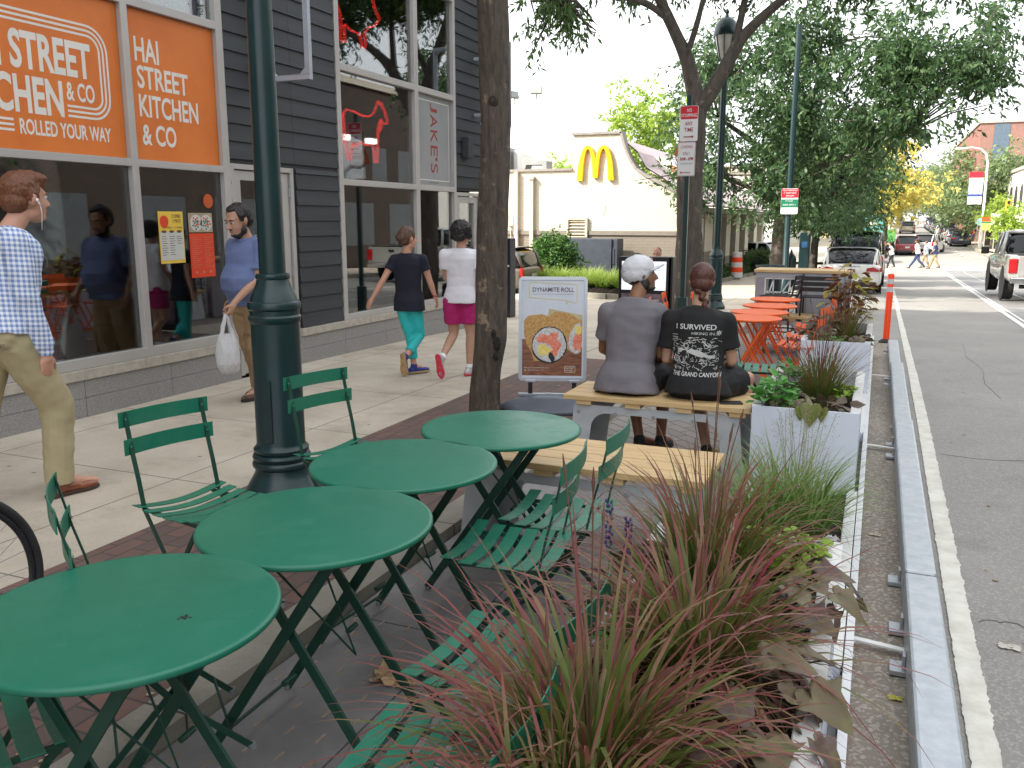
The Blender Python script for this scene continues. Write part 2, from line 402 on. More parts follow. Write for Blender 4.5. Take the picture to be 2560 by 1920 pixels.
# near sidewalk
strip('sidewalk',-5.76,-3.36,-12,12.6,0,M_walk,walk,.8)
strip('brick_pavement',-3.36,-2.10,-12,9.4,0,M_brickpave,walk,.8)
strip('paver_pavement',-3.36,-2.10,9.4,17.5,0,M_drive,walk,.8)
strip('granite_kerb',-2.10,-1.93,-12,200,.002,M_gran,lambda y:walk(min(y,199)),.8,thick=.2)
strip('driveway',-16,-3.36,12.6,20.6,0,M_drive,walk,.8)
strip('driveway',-16,-6.5,20.6,28,0,M_drive,walk,.8)
strip('driveway',-5.3,-2.10,17.5,60,0,M_drive,walk,1.5)
strip('pavement',-9,-2.18,64,200,0,M_drive,lambda y:walk(min(y,199)),3)
strip('pavement',7.72,12,-12,200,0,M_drive,lambda y:walk(min(y,199)),3)
strip('kerb',7.6,7.8,-12,200,.004,M_gran,lambda y:walk(min(y,199)),1.5,thick=.2)
strip('parking_lot',-40,-7.5,44,64,0,M_drive,walk,2)
strip('gutter_paving',-30,-9,64,66,0.0,M_drive,walk,2)

# ---- the parklet floor (raised composite deck) with its edge rail
dk=thing('parklet_deck','grey textured deck of the parklet beside the granite kerb','deck',(-1.0,3,-.055))
b=B(); xs=[-1.925,-1.42,-.92,-.42,-.012]; 
for i in range(4):
    y=-1.6+(.35 if i%2 else 0)
    while y<5.0:
        y2=min(y+1.1,5.0); b.bb(xs[i]+.004,xs[i+1]-.004,y+.004,y2-.004,-.14,-.055); y+=1.1
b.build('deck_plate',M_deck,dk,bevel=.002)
b=B()
for i in range(4):
    for j in range(52):
        x0=xs[i]+.06+(j%2)*.055
        for k in range(4):
            x=x0+k*.118
            if x<xs[i+1]-.03: b.box((x,-1.5+j*.126,-.0545),(.009,.05,.003))
b.build('groove',M_joint,dk,kind='stuff',fix=False)
b=B(); b.bb(-1.925,-.012,5.0,12.6,-.14,-.058); b.build('paver_field',M_paver,dk)
b=B(); b.bb(-.012,.018,-1.6,12.6,-.13,.01); b.build('edge_rail',mat('white_coated_rail',(.66,.67,.68),.35,metal=.3,var=.05),dk,bevel=.002)
b=B()
for i in range(12):
    for z in(-.02,-.08): b.lathe([(.009,0),(.009,.006),(.004,.009)],(.018,.2+i*1.03,z),8,rotm(y=R(90)))
b.build('bolt',M_galv,dk,smooth=True)
# tie rods to the barrier
b0=None
for i,y in enumerate((3.52,6.85,10.1)):
    b=B(); b.bar((.018,y,-.115),(.205,y-.02,-.12),.03,.008); 
    o=b.build('tie_rod',mat('white_rod',(.7,.7,.68),.4,var=.05) if not i else b0,None,loc=(.1,y,-.118)); b0=o.data.materials[0]
    tag(o,['flat white steel tie from the deck to the barrier, nearest one','flat white steel tie from the deck to the middle length of barrier','flat white steel tie from the deck to the farthest length of barrier'][i],'bracket',group='ties between deck and barrier')

# ---- galvanised kerb barrier, lengths of square tube
segs=[(-2.2,.76),(.79,3.96),(3.99,7.22),(7.25,10.45),(10.48,13.3)]
lab=['galvanised steel barrier beam nearest the camera','galvanised barrier beam with the white grass blade hanging over it','galvanised barrier beam beside the green grass planter box','galvanised barrier beam, fourth along the road edge','short galvanised barrier beam ending by the orange post']
lab[1]='galvanised barrier beam along the closest planter of red grass'
for i,(a,c) in enumerate(segs):
    t=thing('road_barrier',lab[i],'barrier',(.27,(a+c)/2,road(c)),'steel barrier beams along the road edge')
    b=B(); b.bb(.205,.335,a,c,road(c)+.012,.03+road(c)+.15 if i<4 else .0+road(c)+.15); o=b.build('beam',M_galv,t,bevel=.012)
    b=B()
    for y in(a+.25,c-.25,c-.6):
        b.box((.185,y,road(c)+.02),(.07,.09,.02)); b.box((.198,y,road(c)+.05),(.012,.05,.07))
    b.build('foot_bracket',M_galv,t,bevel=.002)

# ---- orange delineator post
t=thing('delineator_post','orange flexible post with white reflective bands at the barrier end','traffic post',(.19,14.3,road(14.3)))
z0=road(14.3); M_or=mat('orange_plastic',srgb(255,78,28),.4,var=.04)
b=B(); b.lathe([(.1,0),(.11,.02),(.075,.045),(.05,.06)],(.19,14.3,z0),20); b.build('base',M_rubber,t,smooth=True)
b=B(); b.lathe([(.046,.05),(.046,1.03),(.04,1.05),(0,1.055)],(.19,14.3,z0),20); b.build('post',M_or,t,smooth=True)
for z in(.78,.90):
    b=B(); b.lathe([(.0475,z),(.0475,z+.075)],(.19,14.3,z0),20); b.build('reflective_band',mat('reflective_grey',(.62,.6,.62),.3,var=.05) if z<.8 else bpy.data.materials['reflective_grey'],t,smooth=True)

# ================================================================ camera, light
H=1.55; PITCH=math.atan(354/1860); YAW=math.atan(799/1860*math.cos(PITCH))
cam=bpy.data.cameras.new('camera'); co=bpy.data.objects.new('camera',cam); COL.objects.link(co); scene.camera=co
cam.sensor_width=36; cam.lens=36*1860/2212; cam.clip_start=.05; cam.clip_end=3000
co.location=(0,0,H); co.rotation_euler=(PI/2-PITCH,0,YAW)
scene.render.resolution_x=1024; scene.render.resolution_y=768
SUN_EL=38; SUN_DIR=V((.80,.60,0)).normalized()      # direction the light travels over the ground
az=math.atan2(-SUN_DIR.x,-SUN_DIR.y)                # towards the sun
w=bpy.data.worlds.new('World'); scene.world=w; w.use_nodes=True; nt=w.node_tree
bg=nt.nodes['Background']; sk=nt.nodes.new('ShaderNodeTexSky'); sk.sky_type='NISHITA'; sk.sun_disc=False
sk.sun_elevation=R(SUN_EL); sk.sun_rotation=az; sk.air_density=1.2; sk.dust_density=5; sk.ozone_density=.6
hs=nt.nodes.new('ShaderNodeHueSaturation'); hs.inputs['Saturation'].default_value=.30; hs.inputs['Value'].default_value=1.0
nt.links.new(sk.outputs[0],hs.inputs['Color']); mx=nt.nodes.new('ShaderNodeMix'); mx.data_type='RGBA'; mx.inputs[0].default_value=.6
nt.links.new(hs.outputs[0],mx.inputs[6]); mx.inputs[7].default_value=(6.6,6.75,7.0,1); nt.links.new(mx.outputs[2],bg.inputs[0]); bg.inputs[1].default_value=.15
sl=bpy.data.lights.new('sun','SUN'); sl.energy=3.6; sl.angle=R(1.2); sl.color=(1,.94,.84)
so=bpy.data.objects.new('sun',sl); COL.objects.link(so)
d=V((SUN_DIR.x*math.cos(R(SUN_EL)),SUN_DIR.y*math.cos(R(SUN_EL)),-math.sin(R(SUN_EL))))
so.rotation_euler=d.to_track_quat('-Z','Y').to_euler()
vs=scene.view_settings; vs.view_transform='Standard'; vs.look='None'; vs.exposure=1.35; vs.gamma=1; vs.use_curve_mapping=False
scene.render.engine='CYCLES'
# ================================================================ shop building on the left: its front is the plane x=-5.75
WX=-5.75; TOP=12.0
sb=thing('shop_building','dark clapboard shop building with orange window banners and a cow neon','building',(-9,2,0))
def wallbox(b,y0,y1,z0,z1): b.bb(WX-.22,WX-.03,y0,y1,z0,z1)
b=B()
wallbox(b,-30,.2,0,TOP); wallbox(b,.2,8.56,5.0,TOP); wallbox(b,8.56,11.55,6.5,TOP); wallbox(b,11.55,12.44,1.98,TOP)
wallbox(b,6.73,6.74,.0,5.0); wallbox(b,6.74,7.73,2.09,5.0); wallbox(b,7.73,8.56,.3,5.0)
b.bb(-16,-5.97,12.24,12.44,0,TOP); b.bb(-16,-15.8,-30,12.24,0,TOP); b.bb(-16,WX-.03,-30,12.44,TOP,TOP+.2)
b.build('wall',M_siding,sb)
# clapboards
b=B()
def clap(y0,y1,z0,z1,x=WX-.03):
    if y1-y0>1.2 and y0>6: clap(y0,y0+(y1-y0)*.55,z0,z1); clap(y0+(y1-y0)*.55+.003,y1,z0,z1); return
    z=z0
    while z<z1-.01:
        h=min(.165,z1-z)
        b.add([(x,y0,z),(x,y1,z),(x+.026,y0,z),(x+.026,y1,z),(x+.008,y0,z+h),(x+.008,y1,z+h)],[(0,1,3,2),(2,3,5,4),(0,2,4),(1,5,3)]); z+=.165
clap(6.735,6.74,.4,2.09); clap(6.735,8.55,2.13,6.4); clap(7.76,8.55,.39,2.09); clap(11.56,12.44,2.02,6.4); clap(-3,.2,.4,6.4); clap(.2,6.73,5.02,6.4)
b.build('clapboard_siding',M_siding,sb,fix=False)
# stone base and cap
b=B()
for z0,z1,x in((-.25,.155,.0),(.158,.30,.0)):
    y=-8
    while y<12.43:
        y2=min(y+.92,12.43)
        if not (y>=6.6 and y2<=7.75) : b.bb(WX-.2,WX+x,max(y,-8)+.002,y2-.002,z0,z1)
        y=y2
b2=B()
for a,c in((-8,6.74),(7.72,11.58)):
    y=a
    while y<c-.01:
        y2=min(y+1.35,c); b2.bb(WX-.19,WX+.02,y+.0015,y2-.0015,.302,.385); y=y2
b.build('base_course',M_stone,sb,bevel=.002); b2.build('stone_cap',M_cap,sb,bevel=.004)
# window frames: left shop front
def fr(b,y0,y1,z0,z1,d=.05): b.bb(WX-.1,WX+d-.05,y0,y1,z0,z1)
wl=B()
for y0,y1 in((.2,.28),(3.28,3.35),(5.54,5.61),(6.64,6.73)): fr(wl,y0,y1,.385,5.0,.05 if y0!=5.54 else .053)
yy=[.28,3.28,3.35,5.54,5.61,6.64]
for z0,z1 in((.387,.47),(1.99,2.05),(3.265,3.335),(4.93,5.0)):
    for i in(0,2,4): fr(wl,yy[i],yy[i+1],z0,z1,.05)
W1=wl.build('window_frame',M_frame,sb,bevel=.003)
g=B()
for i in(0,2,4):
    for z0,z1 in((.47,1.99),(2.05,3.265),(3.335,4.93)): g.box((WX-.055,(yy[i]+yy[i+1])/2,(z0+z1)/2),(.008,yy[i+1]-yy[i],z1-z0))
g.build('glass',M_glass,W1)
wr=B()
for y0,y1 in((8.56,8.64),(10.355,10.455),(11.48,11.55)): fr(wr,y0,y1,.385,6.5)
for z0,z1 in((.387,.45),(1.95,2.02),(3.22,3.295),(4.55,4.62),(6.43,6.5)):
    for a,c in((8.64,10.355),(10.455,11.48)): fr(wr,a,c,z0,z1)
W2=wr.build('window_frame',M_frame,sb,bevel=.003)
g=B()
for a,c in((8.64,10.355),(10.455,11.48)):
    for z0,z1 in((.45,1.95),(2.02,3.22),(3.295,4.55),(4.62,6.43)):
        if a>10 and z0==2.02: continue
        g.box((WX-.055,(a+c)/2,(z0+z1)/2),(.008,c-a,z1-z0))
g.build('glass',M_glass,W2)
# frosted panel with vertical red lettering
M_frost=mat('frosted_panel',(.27,.28,.28),.35,var=.06,scale=2)
b=B(); b.bb(WX-.07,WX-.055,10.455,11.48,2.02,3.22); fp=b.build('frosted_panel',M_frost,sb)
b=B(); 
for a,c,z0,z1 in((10.52,11.42,2.09,2.10),(10.52,11.42,3.14,3.15),(10.52,10.53,2.1,3.14),(11.41,11.42,2.1,3.14)): b.bb(WX-.054,WX-.052,a,c,z0,z1)
b.build('border_line',M_letter,fp)
M_redl=mat('dull_red_lettering',(.30,.03,.035),.5,var=.1)
zz=3.12
for ch,w in zip("JAKE'S",(.11,.17,.17,.14,.05,.13)):
    if ch=="'": zz+=.02
    text('lettering',ch,M_redl,fp,(WX-.0535,10.87 if ch!="'" else 11.0,zz),(0,0,-1),(0,1,0),height=.20 if ch!="'" else .06,width=w,bold=.0)
    zz-=w+.035
text('small_lettering','--- ---- ----',M_taupe,fp,(WX-.0535,10.84,2.055),(0,1,0),(0,0,1),width=.24,height=.015)
# doors
def door(y0,y1,zt,lab,txt,rec=.06):
    d=B(); x0=WX-.12; x1=WX-.02
    d.bb(x0,x1,y0,y0+.055,0.02,zt); d.bb(x0,x1,y1-.055,y1,0.02,zt); d.bb(x0,x1,y0+.055,y1-.055,zt-.05,zt)
    j=d.build('door_frame',M_frame,sb,bevel=.003,label=lab)
    d=B(); a=y0+.065; c=y1-.065; xa=x0+.02; xb=x0+.075
    d.bb(xa,xb,a,a+.1,.03,zt-.06); d.bb(xa,xb,c-.1,c,.03,zt-.06); d.bb(xa,xb,a+.1,c-.1,.03,.25); d.bb(xa,xb,a+.1,c-.1,zt-.15,zt-.06)
    dd=d.build('door',M_frame,sb,bevel=.003)
    d=B(); d.box((xa+.02,(a+c)/2,(zt+.1)/2),(.008,c-a-.2,zt-.4)); d.build('glass',M_glass,dd)
    d=B(); d.tube([(xb+.04,a+.06,.85),(xb+.04,a+.06,1.35)],.012,10); d.tube([(xb,a+.06,.9),(xb+.04,a+.06,.9)],.008,8); d.tube([(xb,a+.06,1.3),(xb+.04,a+.06,1.3)],.008,8); d.build('handle',M_galv,dd,smooth=True)
    d=B(); 
    for z in(.35,1.0,zt-.25): d.tube([(xb+.008,c+.004,z-.05),(xb+.008,c+.004,z+.05)],.01,8)
    d.build('hinge',M_galv,dd,smooth=True)
    return dd,xa+.028
d1,xd=door(6.745,7.725,2.085,'light grey glazed shop door behind the lamp post','')
M_dl=mat('door_lettering',(.34,.38,.34),.5,var=.05)
text('lettering','HAI STREET',M_dl,d1,(xd,6.93,1.24),(0,1,0),(0,0,1),height=.10,width=.52)
text('lettering','KITCHEN',M_dl,d1,(xd,6.97,1.10),(0,1,0),(0,0,1),height=.10,width=.40)
b=B()
for z in(1.05,1.075,1.37,1.395): b.bb(xd,xd+.001,6.91,7.5,z,z+.009)
b.build('lettering_rule',M_dl,d1)
d2,xd2=door(11.56,12.40,1.955,'light grey glazed door at the building corner','')
text('lettering',"JAKE'S",M_dl,d2,(xd2,11.78,1.20),(0,1,0),(0,0,1),height=.13,width=.5)
b=B(); b.bb(xd2,xd2+.001,11.74,12.3,1.05,1.15); p_=b.build('sticker_band',M_black,d2); text('lettering','BURGERS',M_dl,d2,(xd2+.002,11.79,1.07),(0,1,0),(0,0,1),height=.06,width=.42)
# orange window banners
def banner(y0,y1,z0,z1,lab):
    b=B(); b.bb(WX-.049,WX-.045,y0,y1,z0,z1); o=b.build('window_banner',M_orange,sb,label=lab); return o
LX=WX-.0445
ob=banner(3.37,5.535,2.055,3.26,'orange window banner with white street kitchen lettering inside rounded lines')
FA=((0,1,0),(0,0,1))
text('lettering','STREET',M_letter,ob,(LX,4.55,2.625),*FA,height=.27,width=.70,bold=.03)
text('lettering','KITCHEN',M_letter,ob,(LX,4.08,2.315),*FA,height=.27,width=.885,bold=.03)
text('lettering','HAI',M_letter,ob,(LX,4.2,2.625),*FA,height=.27,width=.28,bold=.012)
text('lettering','& CO',M_letter,ob,(LX,5.0,2.45),*FA,height=.14,width=.26,bold=.02)
text('lettering','ROLLED YOUR WAY',M_letter,ob,(LX,4.575,2.165),*FA,height=.112,width=.815,bold=.022)
b=B()
for k in range(3):
    o_=.037*k; pts=[(LX,3.5,2.96+o_)]+[(LX,5.335+o_-.12+.12*math.sin(t)-0*o_,2.84+o_*1+.12*math.cos(t)) for t in [PI/2*i/8 for i in range(9)]]
    pts=[(LX,3.5,2.955+o_),(LX,5.225,2.955+o_)]+[(LX,5.225+(.11+o_)*math.sin(t),2.845+(.11+o_)*math.cos(t)) for t in [PI/2*i/8 for i in range(1,9)]]
    pts+=[(LX,5.335+o_,2.52)]+[(LX,5.245+(.09+o_)*math.cos(t),2.50-(.09+o_)*math.sin(t)) for t in [PI/2*i/8 for i in range(1,9)]]+[(LX,5.0,2.41-o_)]
    for p,q in zip(pts,pts[1:]): b.bar(p,q,.017,.002,up=(1,0,0))
    b.bar((LX,3.5,2.262-o_),(LX,4.53,2.262-o_),.017,.002,up=(1,0,0))
b.build('line_border',M_letter,ob)
ob2=banner(5.615,6.635,2.055,3.26,'orange window banner with four lines of white lettering')
for s,y,z,h,w in(('HAI',5.70,2.85,.195,.265),('STREET',5.71,2.635,.185,.58),('KITCHEN',5.71,2.405,.185,.685),('& CO',5.72,2.175,.175,.385)):
    text('lettering',s,M_letter,ob2,(LX,y,z),*FA,height=h,width=w,bold=.02)
# posters on the lower right pane
PX=WX-.0495
def sheet(name,y0,y1,z0,z1,m,lab=None,par=sb,x=PX):
    b=B(); b.bb(x,x+.002,y0,y1,z0,z1); return b.build(name,m,par,label=lab)
M_yel=mat('poster_yellow',srgb(226,190,70),.6,var=.06); M_wh=mat('poster_white',(.55,.55,.5),.6,var=.06); M_rd=mat('poster_red',srgb(214,62,22),.6,var=.05); M_brn=mat('poster_print',(.12,.06,.04),.6); M_grn=mat('poster_green',(.08,.17,.10),.6)
p=sheet('poster',5.825,6.117,1.172,1.625,M_yel,'yellow and white price poster taped inside the glass')
sheet('white_block',5.835,6.107,1.2,1.45,M_wh,par=p,x=PX+.0022)
text('lettering','3 COMBO',M_brn,p,(PX+.003,5.98,1.57),*FA,height=.03,width=.11); text('lettering','2 PIECE',M_brn,p,(PX+.003,5.99,1.53),*FA,height=.028,width=.1); text('lettering','Monday — Friday',M_brn,p,(PX+.003,5.87,1.475),*FA,height=.02,width=.23)
b=B()
for i in range(3): b.prism([(.03*math.cos(t),.012*math.sin(t)) for t in [2*PI*k/12 for k in range(12)]],(PX+.0045,5.88+.09*i,1.45),(0,1,0),(0,0,1),(.0006,0,0))
for j in range(9):
    for i in range(3):
        if i==2 and j>3: continue
        b.bb(PX+.0045,PX+.005,5.85+.09*i,5.85+.09*i+.05+.015*((i+j)%2),1.405-j*.02,1.41-j*.02)
b.build('printed_lines',M_brn,p)
b=B(); b.prism([(.05*math.cos(t),.045*math.sin(t)-(.02 if math.sin(t)<0 else 0)*abs(math.sin(t))) for t in [2*PI*k/16 for k in range(16)]],(PX+.004,5.89,1.545),(0,1,0),(0,0,1),(.001,0,0)); b.build('burger_mark',M_rd,p)
q=sheet('poster',6.185,6.49,1.44,1.615,mat('poster_tan',(.42,.33,.22),.6,var=.15,scale=9),'food photo card above the red menu sheet')
for cy in(6.28,6.41):
    b=B(); b.prism([(.075*math.cos(t),.075*math.sin(t)) for t in [2*PI*k/20 for k in range(20)]],(PX+.003,cy,1.525),(0,1,0),(0,0,1),(.001,0,0)); b.build('plate_print',M_wh,q)
    b=B()
    for k in range(16):
        a=k*2.4; r_=.012+.003*k; b.prism([(.012*math.cos(t)+r_*math.cos(a),.009*math.sin(t)+r_*math.sin(a)) for t in [PI*j/3 for j in range(6)]],(PX+.0045,cy,1.525),(0,1,0),(0,0,1),(.0005+.0002*(k%3),0,0)); b.m=(k%3)
    b.build('food_print',[M_grn,M_rd,M_brn],q)
q=sheet('poster',6.185,6.495,1.028,1.43,M_rd,'red menu sheet with pale printed lines')
b=B()
for j in range(15):
    for i in range(2): b.bb(PX+.003,PX+.0035,6.21+.16*i,6.21+.16*i+.06+.03*((i*7+j*5)%3),1.39-j*.019,1.393-j*.019)
for i in range(3): b.prism([(.014*math.cos(t),.012*math.sin(t)) for t in [2*PI*k/12 for k in range(12)]],(PX+.003,6.25+.09*i,1.075),(0,1,0),(0,0,1),(.001,0,0))
b.build('printed_lines',mat('faded_print',(.55,.25,.16),.6),q)
b=B(); b.prism([(.062*math.cos(t),.065*math.sin(t)) for t in [2*PI*k/28 for k in range(28)]],(PX,6.455,1.725),(0,1,0),(0,0,1),(.002,0,0)); q=b.build('round_sticker',mat('sticker_orange',srgb(200,88,30),.6),sb)
# dark interior seen through the glass
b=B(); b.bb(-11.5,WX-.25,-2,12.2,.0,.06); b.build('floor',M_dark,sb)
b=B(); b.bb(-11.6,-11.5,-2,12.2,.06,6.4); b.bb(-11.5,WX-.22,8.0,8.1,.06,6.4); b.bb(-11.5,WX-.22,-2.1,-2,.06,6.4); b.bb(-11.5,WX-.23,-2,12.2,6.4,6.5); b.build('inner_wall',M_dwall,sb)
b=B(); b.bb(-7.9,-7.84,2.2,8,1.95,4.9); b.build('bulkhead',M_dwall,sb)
M_board=mat('cutting_board_wood',(.25,.12,.06),.6,var=.2)
def itag(o,l,c,g=None): return tag(o,l,c,g)
t=thing('counter_table','long orange wood table behind the left shop window','table',(-6.7,4.6,.06))
b=B(); b.bb(-7.0,-6.45,2.5,6.3,.90,.945); b.build('top',mat('orange_table_wood',(.62,.25,.04),.4,var=.2,stretch=(8,1,8)),t,bevel=.004)
for y in(2.8,4.4,6.0):
    b=B(); b.bb(-6.8,-6.66,y-.05,y+.05,.06,.9); b.build('leg',M_dark,t)
for i,(y,x,l) in enumerate(((3.8,-7.3,'dark stool under the left end of the window table'),(4.75,-7.25,'dark stool in the middle of the window table'),(5.9,-7.3,'dark stool behind the poster pane'))):
    t=thing('stool',l,'stool',(x,y,.06),'stools at the window table')
    b=B(); b.lathe([(.16,.68),(.17,.70),(.17,.72),(0,.725)],(x,y,0),20); b.build('seat',mat('red_stool_seat',(.35,.06,.03),.4) if not i else bpy.data.materials['red_stool_seat'],t,smooth=True)
    for a in range(4):
        b=B(); b.tube([(x+.09*math.cos(a*PI/2+.7),y+.09*math.sin(a*PI/2+.7),.68),(x+.18*math.cos(a*PI/2+.7),y+.18*math.sin(a*PI/2+.7),.06)],.013,8); b.build('leg',M_black,t)
for i,(y,z,s,l) in enumerate(((5.15,1.72,1,'round brown wooden board hanging inside the shop'),(6.0,1.8,1.1,'round dark board hanging behind the yellow poster'))):
    b=B(); b.prism([(.13*s*math.cos(t_),.16*s*math.sin(t_)) for t_ in [2*PI*k/24 for k in range(24)]],(-7.2,y,z),(0,1,0),(0,0,1),(.03,0,0)); b.box((-7.185,y,z+.22*s),(.03,.04,.16)); o=b.build('hanging_board',M_board,None,loc=(-7.2,y,z)); tag(o,l,'wooden board','boards hung in the shop')
b=B(); b.prism([(-.14,0),(.14,0),(.11,.62),(.04,.66),(.03,.8),(-.03,.8),(-.04,.66),(-.11,.62)],(-7.25,4.62,1.18),(0,1,0),(0,0,1),(.03,0,0)); o=b.build('paddle_board',mat('tan_board',(.30,.19,.09),.6,var=.15),None,loc=(-7.25,4.62,1.2)); tag(o,'tall tan wooden paddle board with dark characters inside shop','wooden board')
for i in range(3): text('lettering','HVE'[i],M_brn,o,(-7.218,4.58,1.72-i*.11),*FA,height=.08,width=.08)
b=B(); b.lathe([(0,0),(.14,0),(.16,.012),(0,.013)],(-6.7,5.2,.947),24); tag(b.build('plate',M_white,None,smooth=True,loc=(-6.7,5.2,.947)),'white plate on the orange window table','plate')
t=thing('waste_bin','teal green bin standing inside the poster window','bin',(-6.4,6.3,.06)); b=B(); b.lathe([(.17,0),(.2,.75),(.21,.76),(.19,.77),(.18,.74)],(-6.4,6.3,.06),24); b.build('body',mat('teal_plastic',(.03,.17,.15),.5),t,smooth=True)
# burger shop: neon animals
M_neon=mat('red_neon',(1,.03,.025),.3,emit=3.2)
NX=WX-.16
def neon(name,lab,loops,z):
    t=thing(name,lab,'neon sign',(NX,9.3,z))
    b=B()
    for L in loops: b.tube([(NX,y,zz) for y,zz in L],.0095,8)
    b.build('tube',M_neon,t,smooth='all')
    b=B()
    for y in(9.05,9.5): b.tube([(NX-.02,y,z+.9),(NX-.02,y,z-.1)],.003,6)
    b.build('hanging_wire',M_black,t)
    return t
cow=[[(9.68,2.95),(9.73,3.02),(9.76,2.975),(9.81,3.0),(9.83,2.945),(9.87,2.92),(9.93,2.80),(9.92,2.755),(9.84,2.755),(9.765,2.80),(9.72,2.72),(9.70,2.60),(9.68,2.50),(9.675,2.38),(9.665,2.26),(9.60,2.26),(9.59,2.38),(9.56,2.475),(9.40,2.455),(9.26,2.48),(9.22,2.44),(9.16,2.425),(9.12,2.46),(9.085,2.40),(9.07,2.26),(9.005,2.26),(8.99,2.40),(8.955,2.55),(8.935,2.68),(8.945,2.78),(9.0,2.835),(9.15,2.83),(9.35,2.80),(9.5,2.805),(9.6,2.85),(9.68,2.95)],
 [(8.945,2.79),(8.895,2.73),(8.885,2.56),(8.865,2.45),(8.89,2.42),(8.915,2.50),(8.90,2.56)],[(9.76,2.79),(9.79,2.70),(9.765,2.66),(9.735,2.70)]]
neon('cow_neon','red neon outline of a cow hanging in the shop window',cow,2.6)
pig=[[(8.83,4.12),(8.86,4.02),(8.93,3.9),(8.955,3.80),(8.93,3.68),(8.94,3.60),(8.99,3.585),(9.03,3.59),(9.02,3.68),(9.0,3.77),(9.04,3.79),(9.15,3.745),(9.33,3.74),(9.36,3.70),(9.39,3.60),(9.43,3.59),(9.465,3.61),(9.46,3.70),(9.45,3.77),(9.52,3.82),(9.55,3.86),(9.62,3.87),(9.72,3.92),(9.80,3.99),(9.79,4.03),(9.72,4.08),(9.66,4.2),(9.6,4.28),(9.5,4.31),(9.3,4.33),(9.05,4.32),(8.9,4.25),(8.84,4.15),(8.80,4.18),(8.79,4.12),(8.83,4.10)],[(9.6,4.28),(9.63,4.40),(9.68,4.30),(9.66,4.2)]]
neon('pig_neon','red neon outline of a pig above the cow neon',pig,4.0)
t=thing('map_sign','black state outline sign with steel backing below the cow neon','sign',(WX-.3,9.1,1.9))
b=B(); ol=[(8.7,1.15),(8.82,1.2),(8.86,1.32),(8.82,1.45),(8.85,1.6),(8.80,1.75),(8.83,1.9),(8.98,1.98),(9.05,2.12),(9.2,2.2),(9.35,2.18),(9.5,2.24),(9.55,2.33)]
for p,q in zip(ol,ol[1:]): b.bar((WX-.24,*p),(WX-.24,*q),.035,.03,up=(1,0,0))
b.bar((WX-.24,8.66,2.08),(WX-.24,8.9,2.06),.02,.03,up=(1,0,0)); b.build('outline',M_black,t)
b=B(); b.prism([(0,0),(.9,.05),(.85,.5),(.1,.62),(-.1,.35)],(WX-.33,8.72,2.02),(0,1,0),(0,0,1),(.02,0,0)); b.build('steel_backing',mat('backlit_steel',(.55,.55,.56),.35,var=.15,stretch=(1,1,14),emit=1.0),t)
for i,y in enumerate((8.92,9.5)):  # glowing tubes behind the glass stand in for lamps mirrored in it
    t=thing('ceiling_lamp',['lit white tube lamp across the cow neon body','lit white tube lamp at the cow neon front legs'][i],'lamp',(-7.6,y+.7,2.75),'lit lamps in the burger shop')
    b=B(); b.bb(-6.03,-5.98,8.93+i*.66,9.17+i*.60,2.50,2.56); b.build('diffuser',mat('lamp_glow',(1,.97,.9),.5,emit=9) if not i else bpy.data.materials['lamp_glow'],t); b=B(); b.bb(-6.04,-5.97,8.92+i*.66,9.18+i*.60,2.561,2.575); b.build('housing',M_frame,t)
# empty projecting sign frames on the facade
def signframe(y,x1,z0,z1,lab,gus=True):
    t=thing('sign_bracket',lab,'bracket',(WX,y,(z0+z1)/2),'empty silver sign frames on the facade')
    b=B(); x0=WX+.12; w=.05
    b.bb(x0,x1,y-.03,y+.03,z0,z0+w); b.bb(x0,x1,y-.03,y+.03,z1-w,z1); b.bb(x0,x0+w,y-.03,y+.03,z0+w,z1-w); b.bb(x1-w,x1,y-.03,y+.03,z0+w,z1-w)
    for zz,s in((z0+w,1),(z1-w,-1)):
        for xx,sx in((x1-w,-1),(x0+w,1)): b.prism([(0,0),(.07*sx,0),(0,.07*s)],(xx,y-.02,zz),(1,0,0),(0,0,1),(0,.04,0))
    b.build('frame',mat('silver_frame',(.42,.46,.52),.4,metal=.3,var=.05) if 'silver_frame' not in bpy.data.materials else bpy.data.materials['silver_frame'],t,bevel=.004)
    b=B(); 
    for zz in(z0+.2,z1-.2): b.bb(WX-.01,x0,y-.02,y+.02,zz-.02,zz+.02)
    b.build('arm',bpy.data.materials['silver_frame'],t)
signframe(7.2,-5.12,2.87,5.4,'empty silver sign frame projecting beside the orange banner, cut off above')
signframe(12.2,-5.17,2.9,4.1,'empty silver sign frame partly hidden by the near tree trunk')
b=B(); b.bb(WX-.01,WX+.1,11.75,11.95,2.45,2.75); o=b.build('wall_speaker',M_siding,None,bevel=.01,loc=(WX,11.85,2.6)); tag(o,'small dark box speaker on the clapboards over the corner door','speaker')

# ================================================================ burger restaurant with the yellow arches (front wall y=28)
mc=thing('restaurant_building','cream painted brick restaurant with stepped and curved gable','building',(-9,28,walk(28)))
GZ=-.75
curve=[(-7.98,4.31),(-7.94,4.16),(-7.86,3.9),(-7.74,3.6),(-7.6,3.35),(-7.45,3.14),(-7.2,2.97),(-6.8,2.76),(-6.3,2.5),(-5.93,2.30)]
up_=[(-15,1.2),(-15,3.17),(-9.62,3.18),(-9.60,4.30)]+curve+[(-5.93,1.2)]
b=B(); b.prism(up_,(0,28,0),(1,0,0),(0,0,1),(0,.3,0)); b.build('wall',M_wall2,mc,label='cream painted brick upper wall')
b=B(); b.bb(-15,-5.93,28,28.3,GZ,1.06); b.build('wall',M_wall3,mc,label='taupe painted brick lower wall')
b=B(); b.bb(-15,-5.91,27.95,28.31,1.062,1.198); b.build('band_course',M_taupe,mc)
b=B(); 
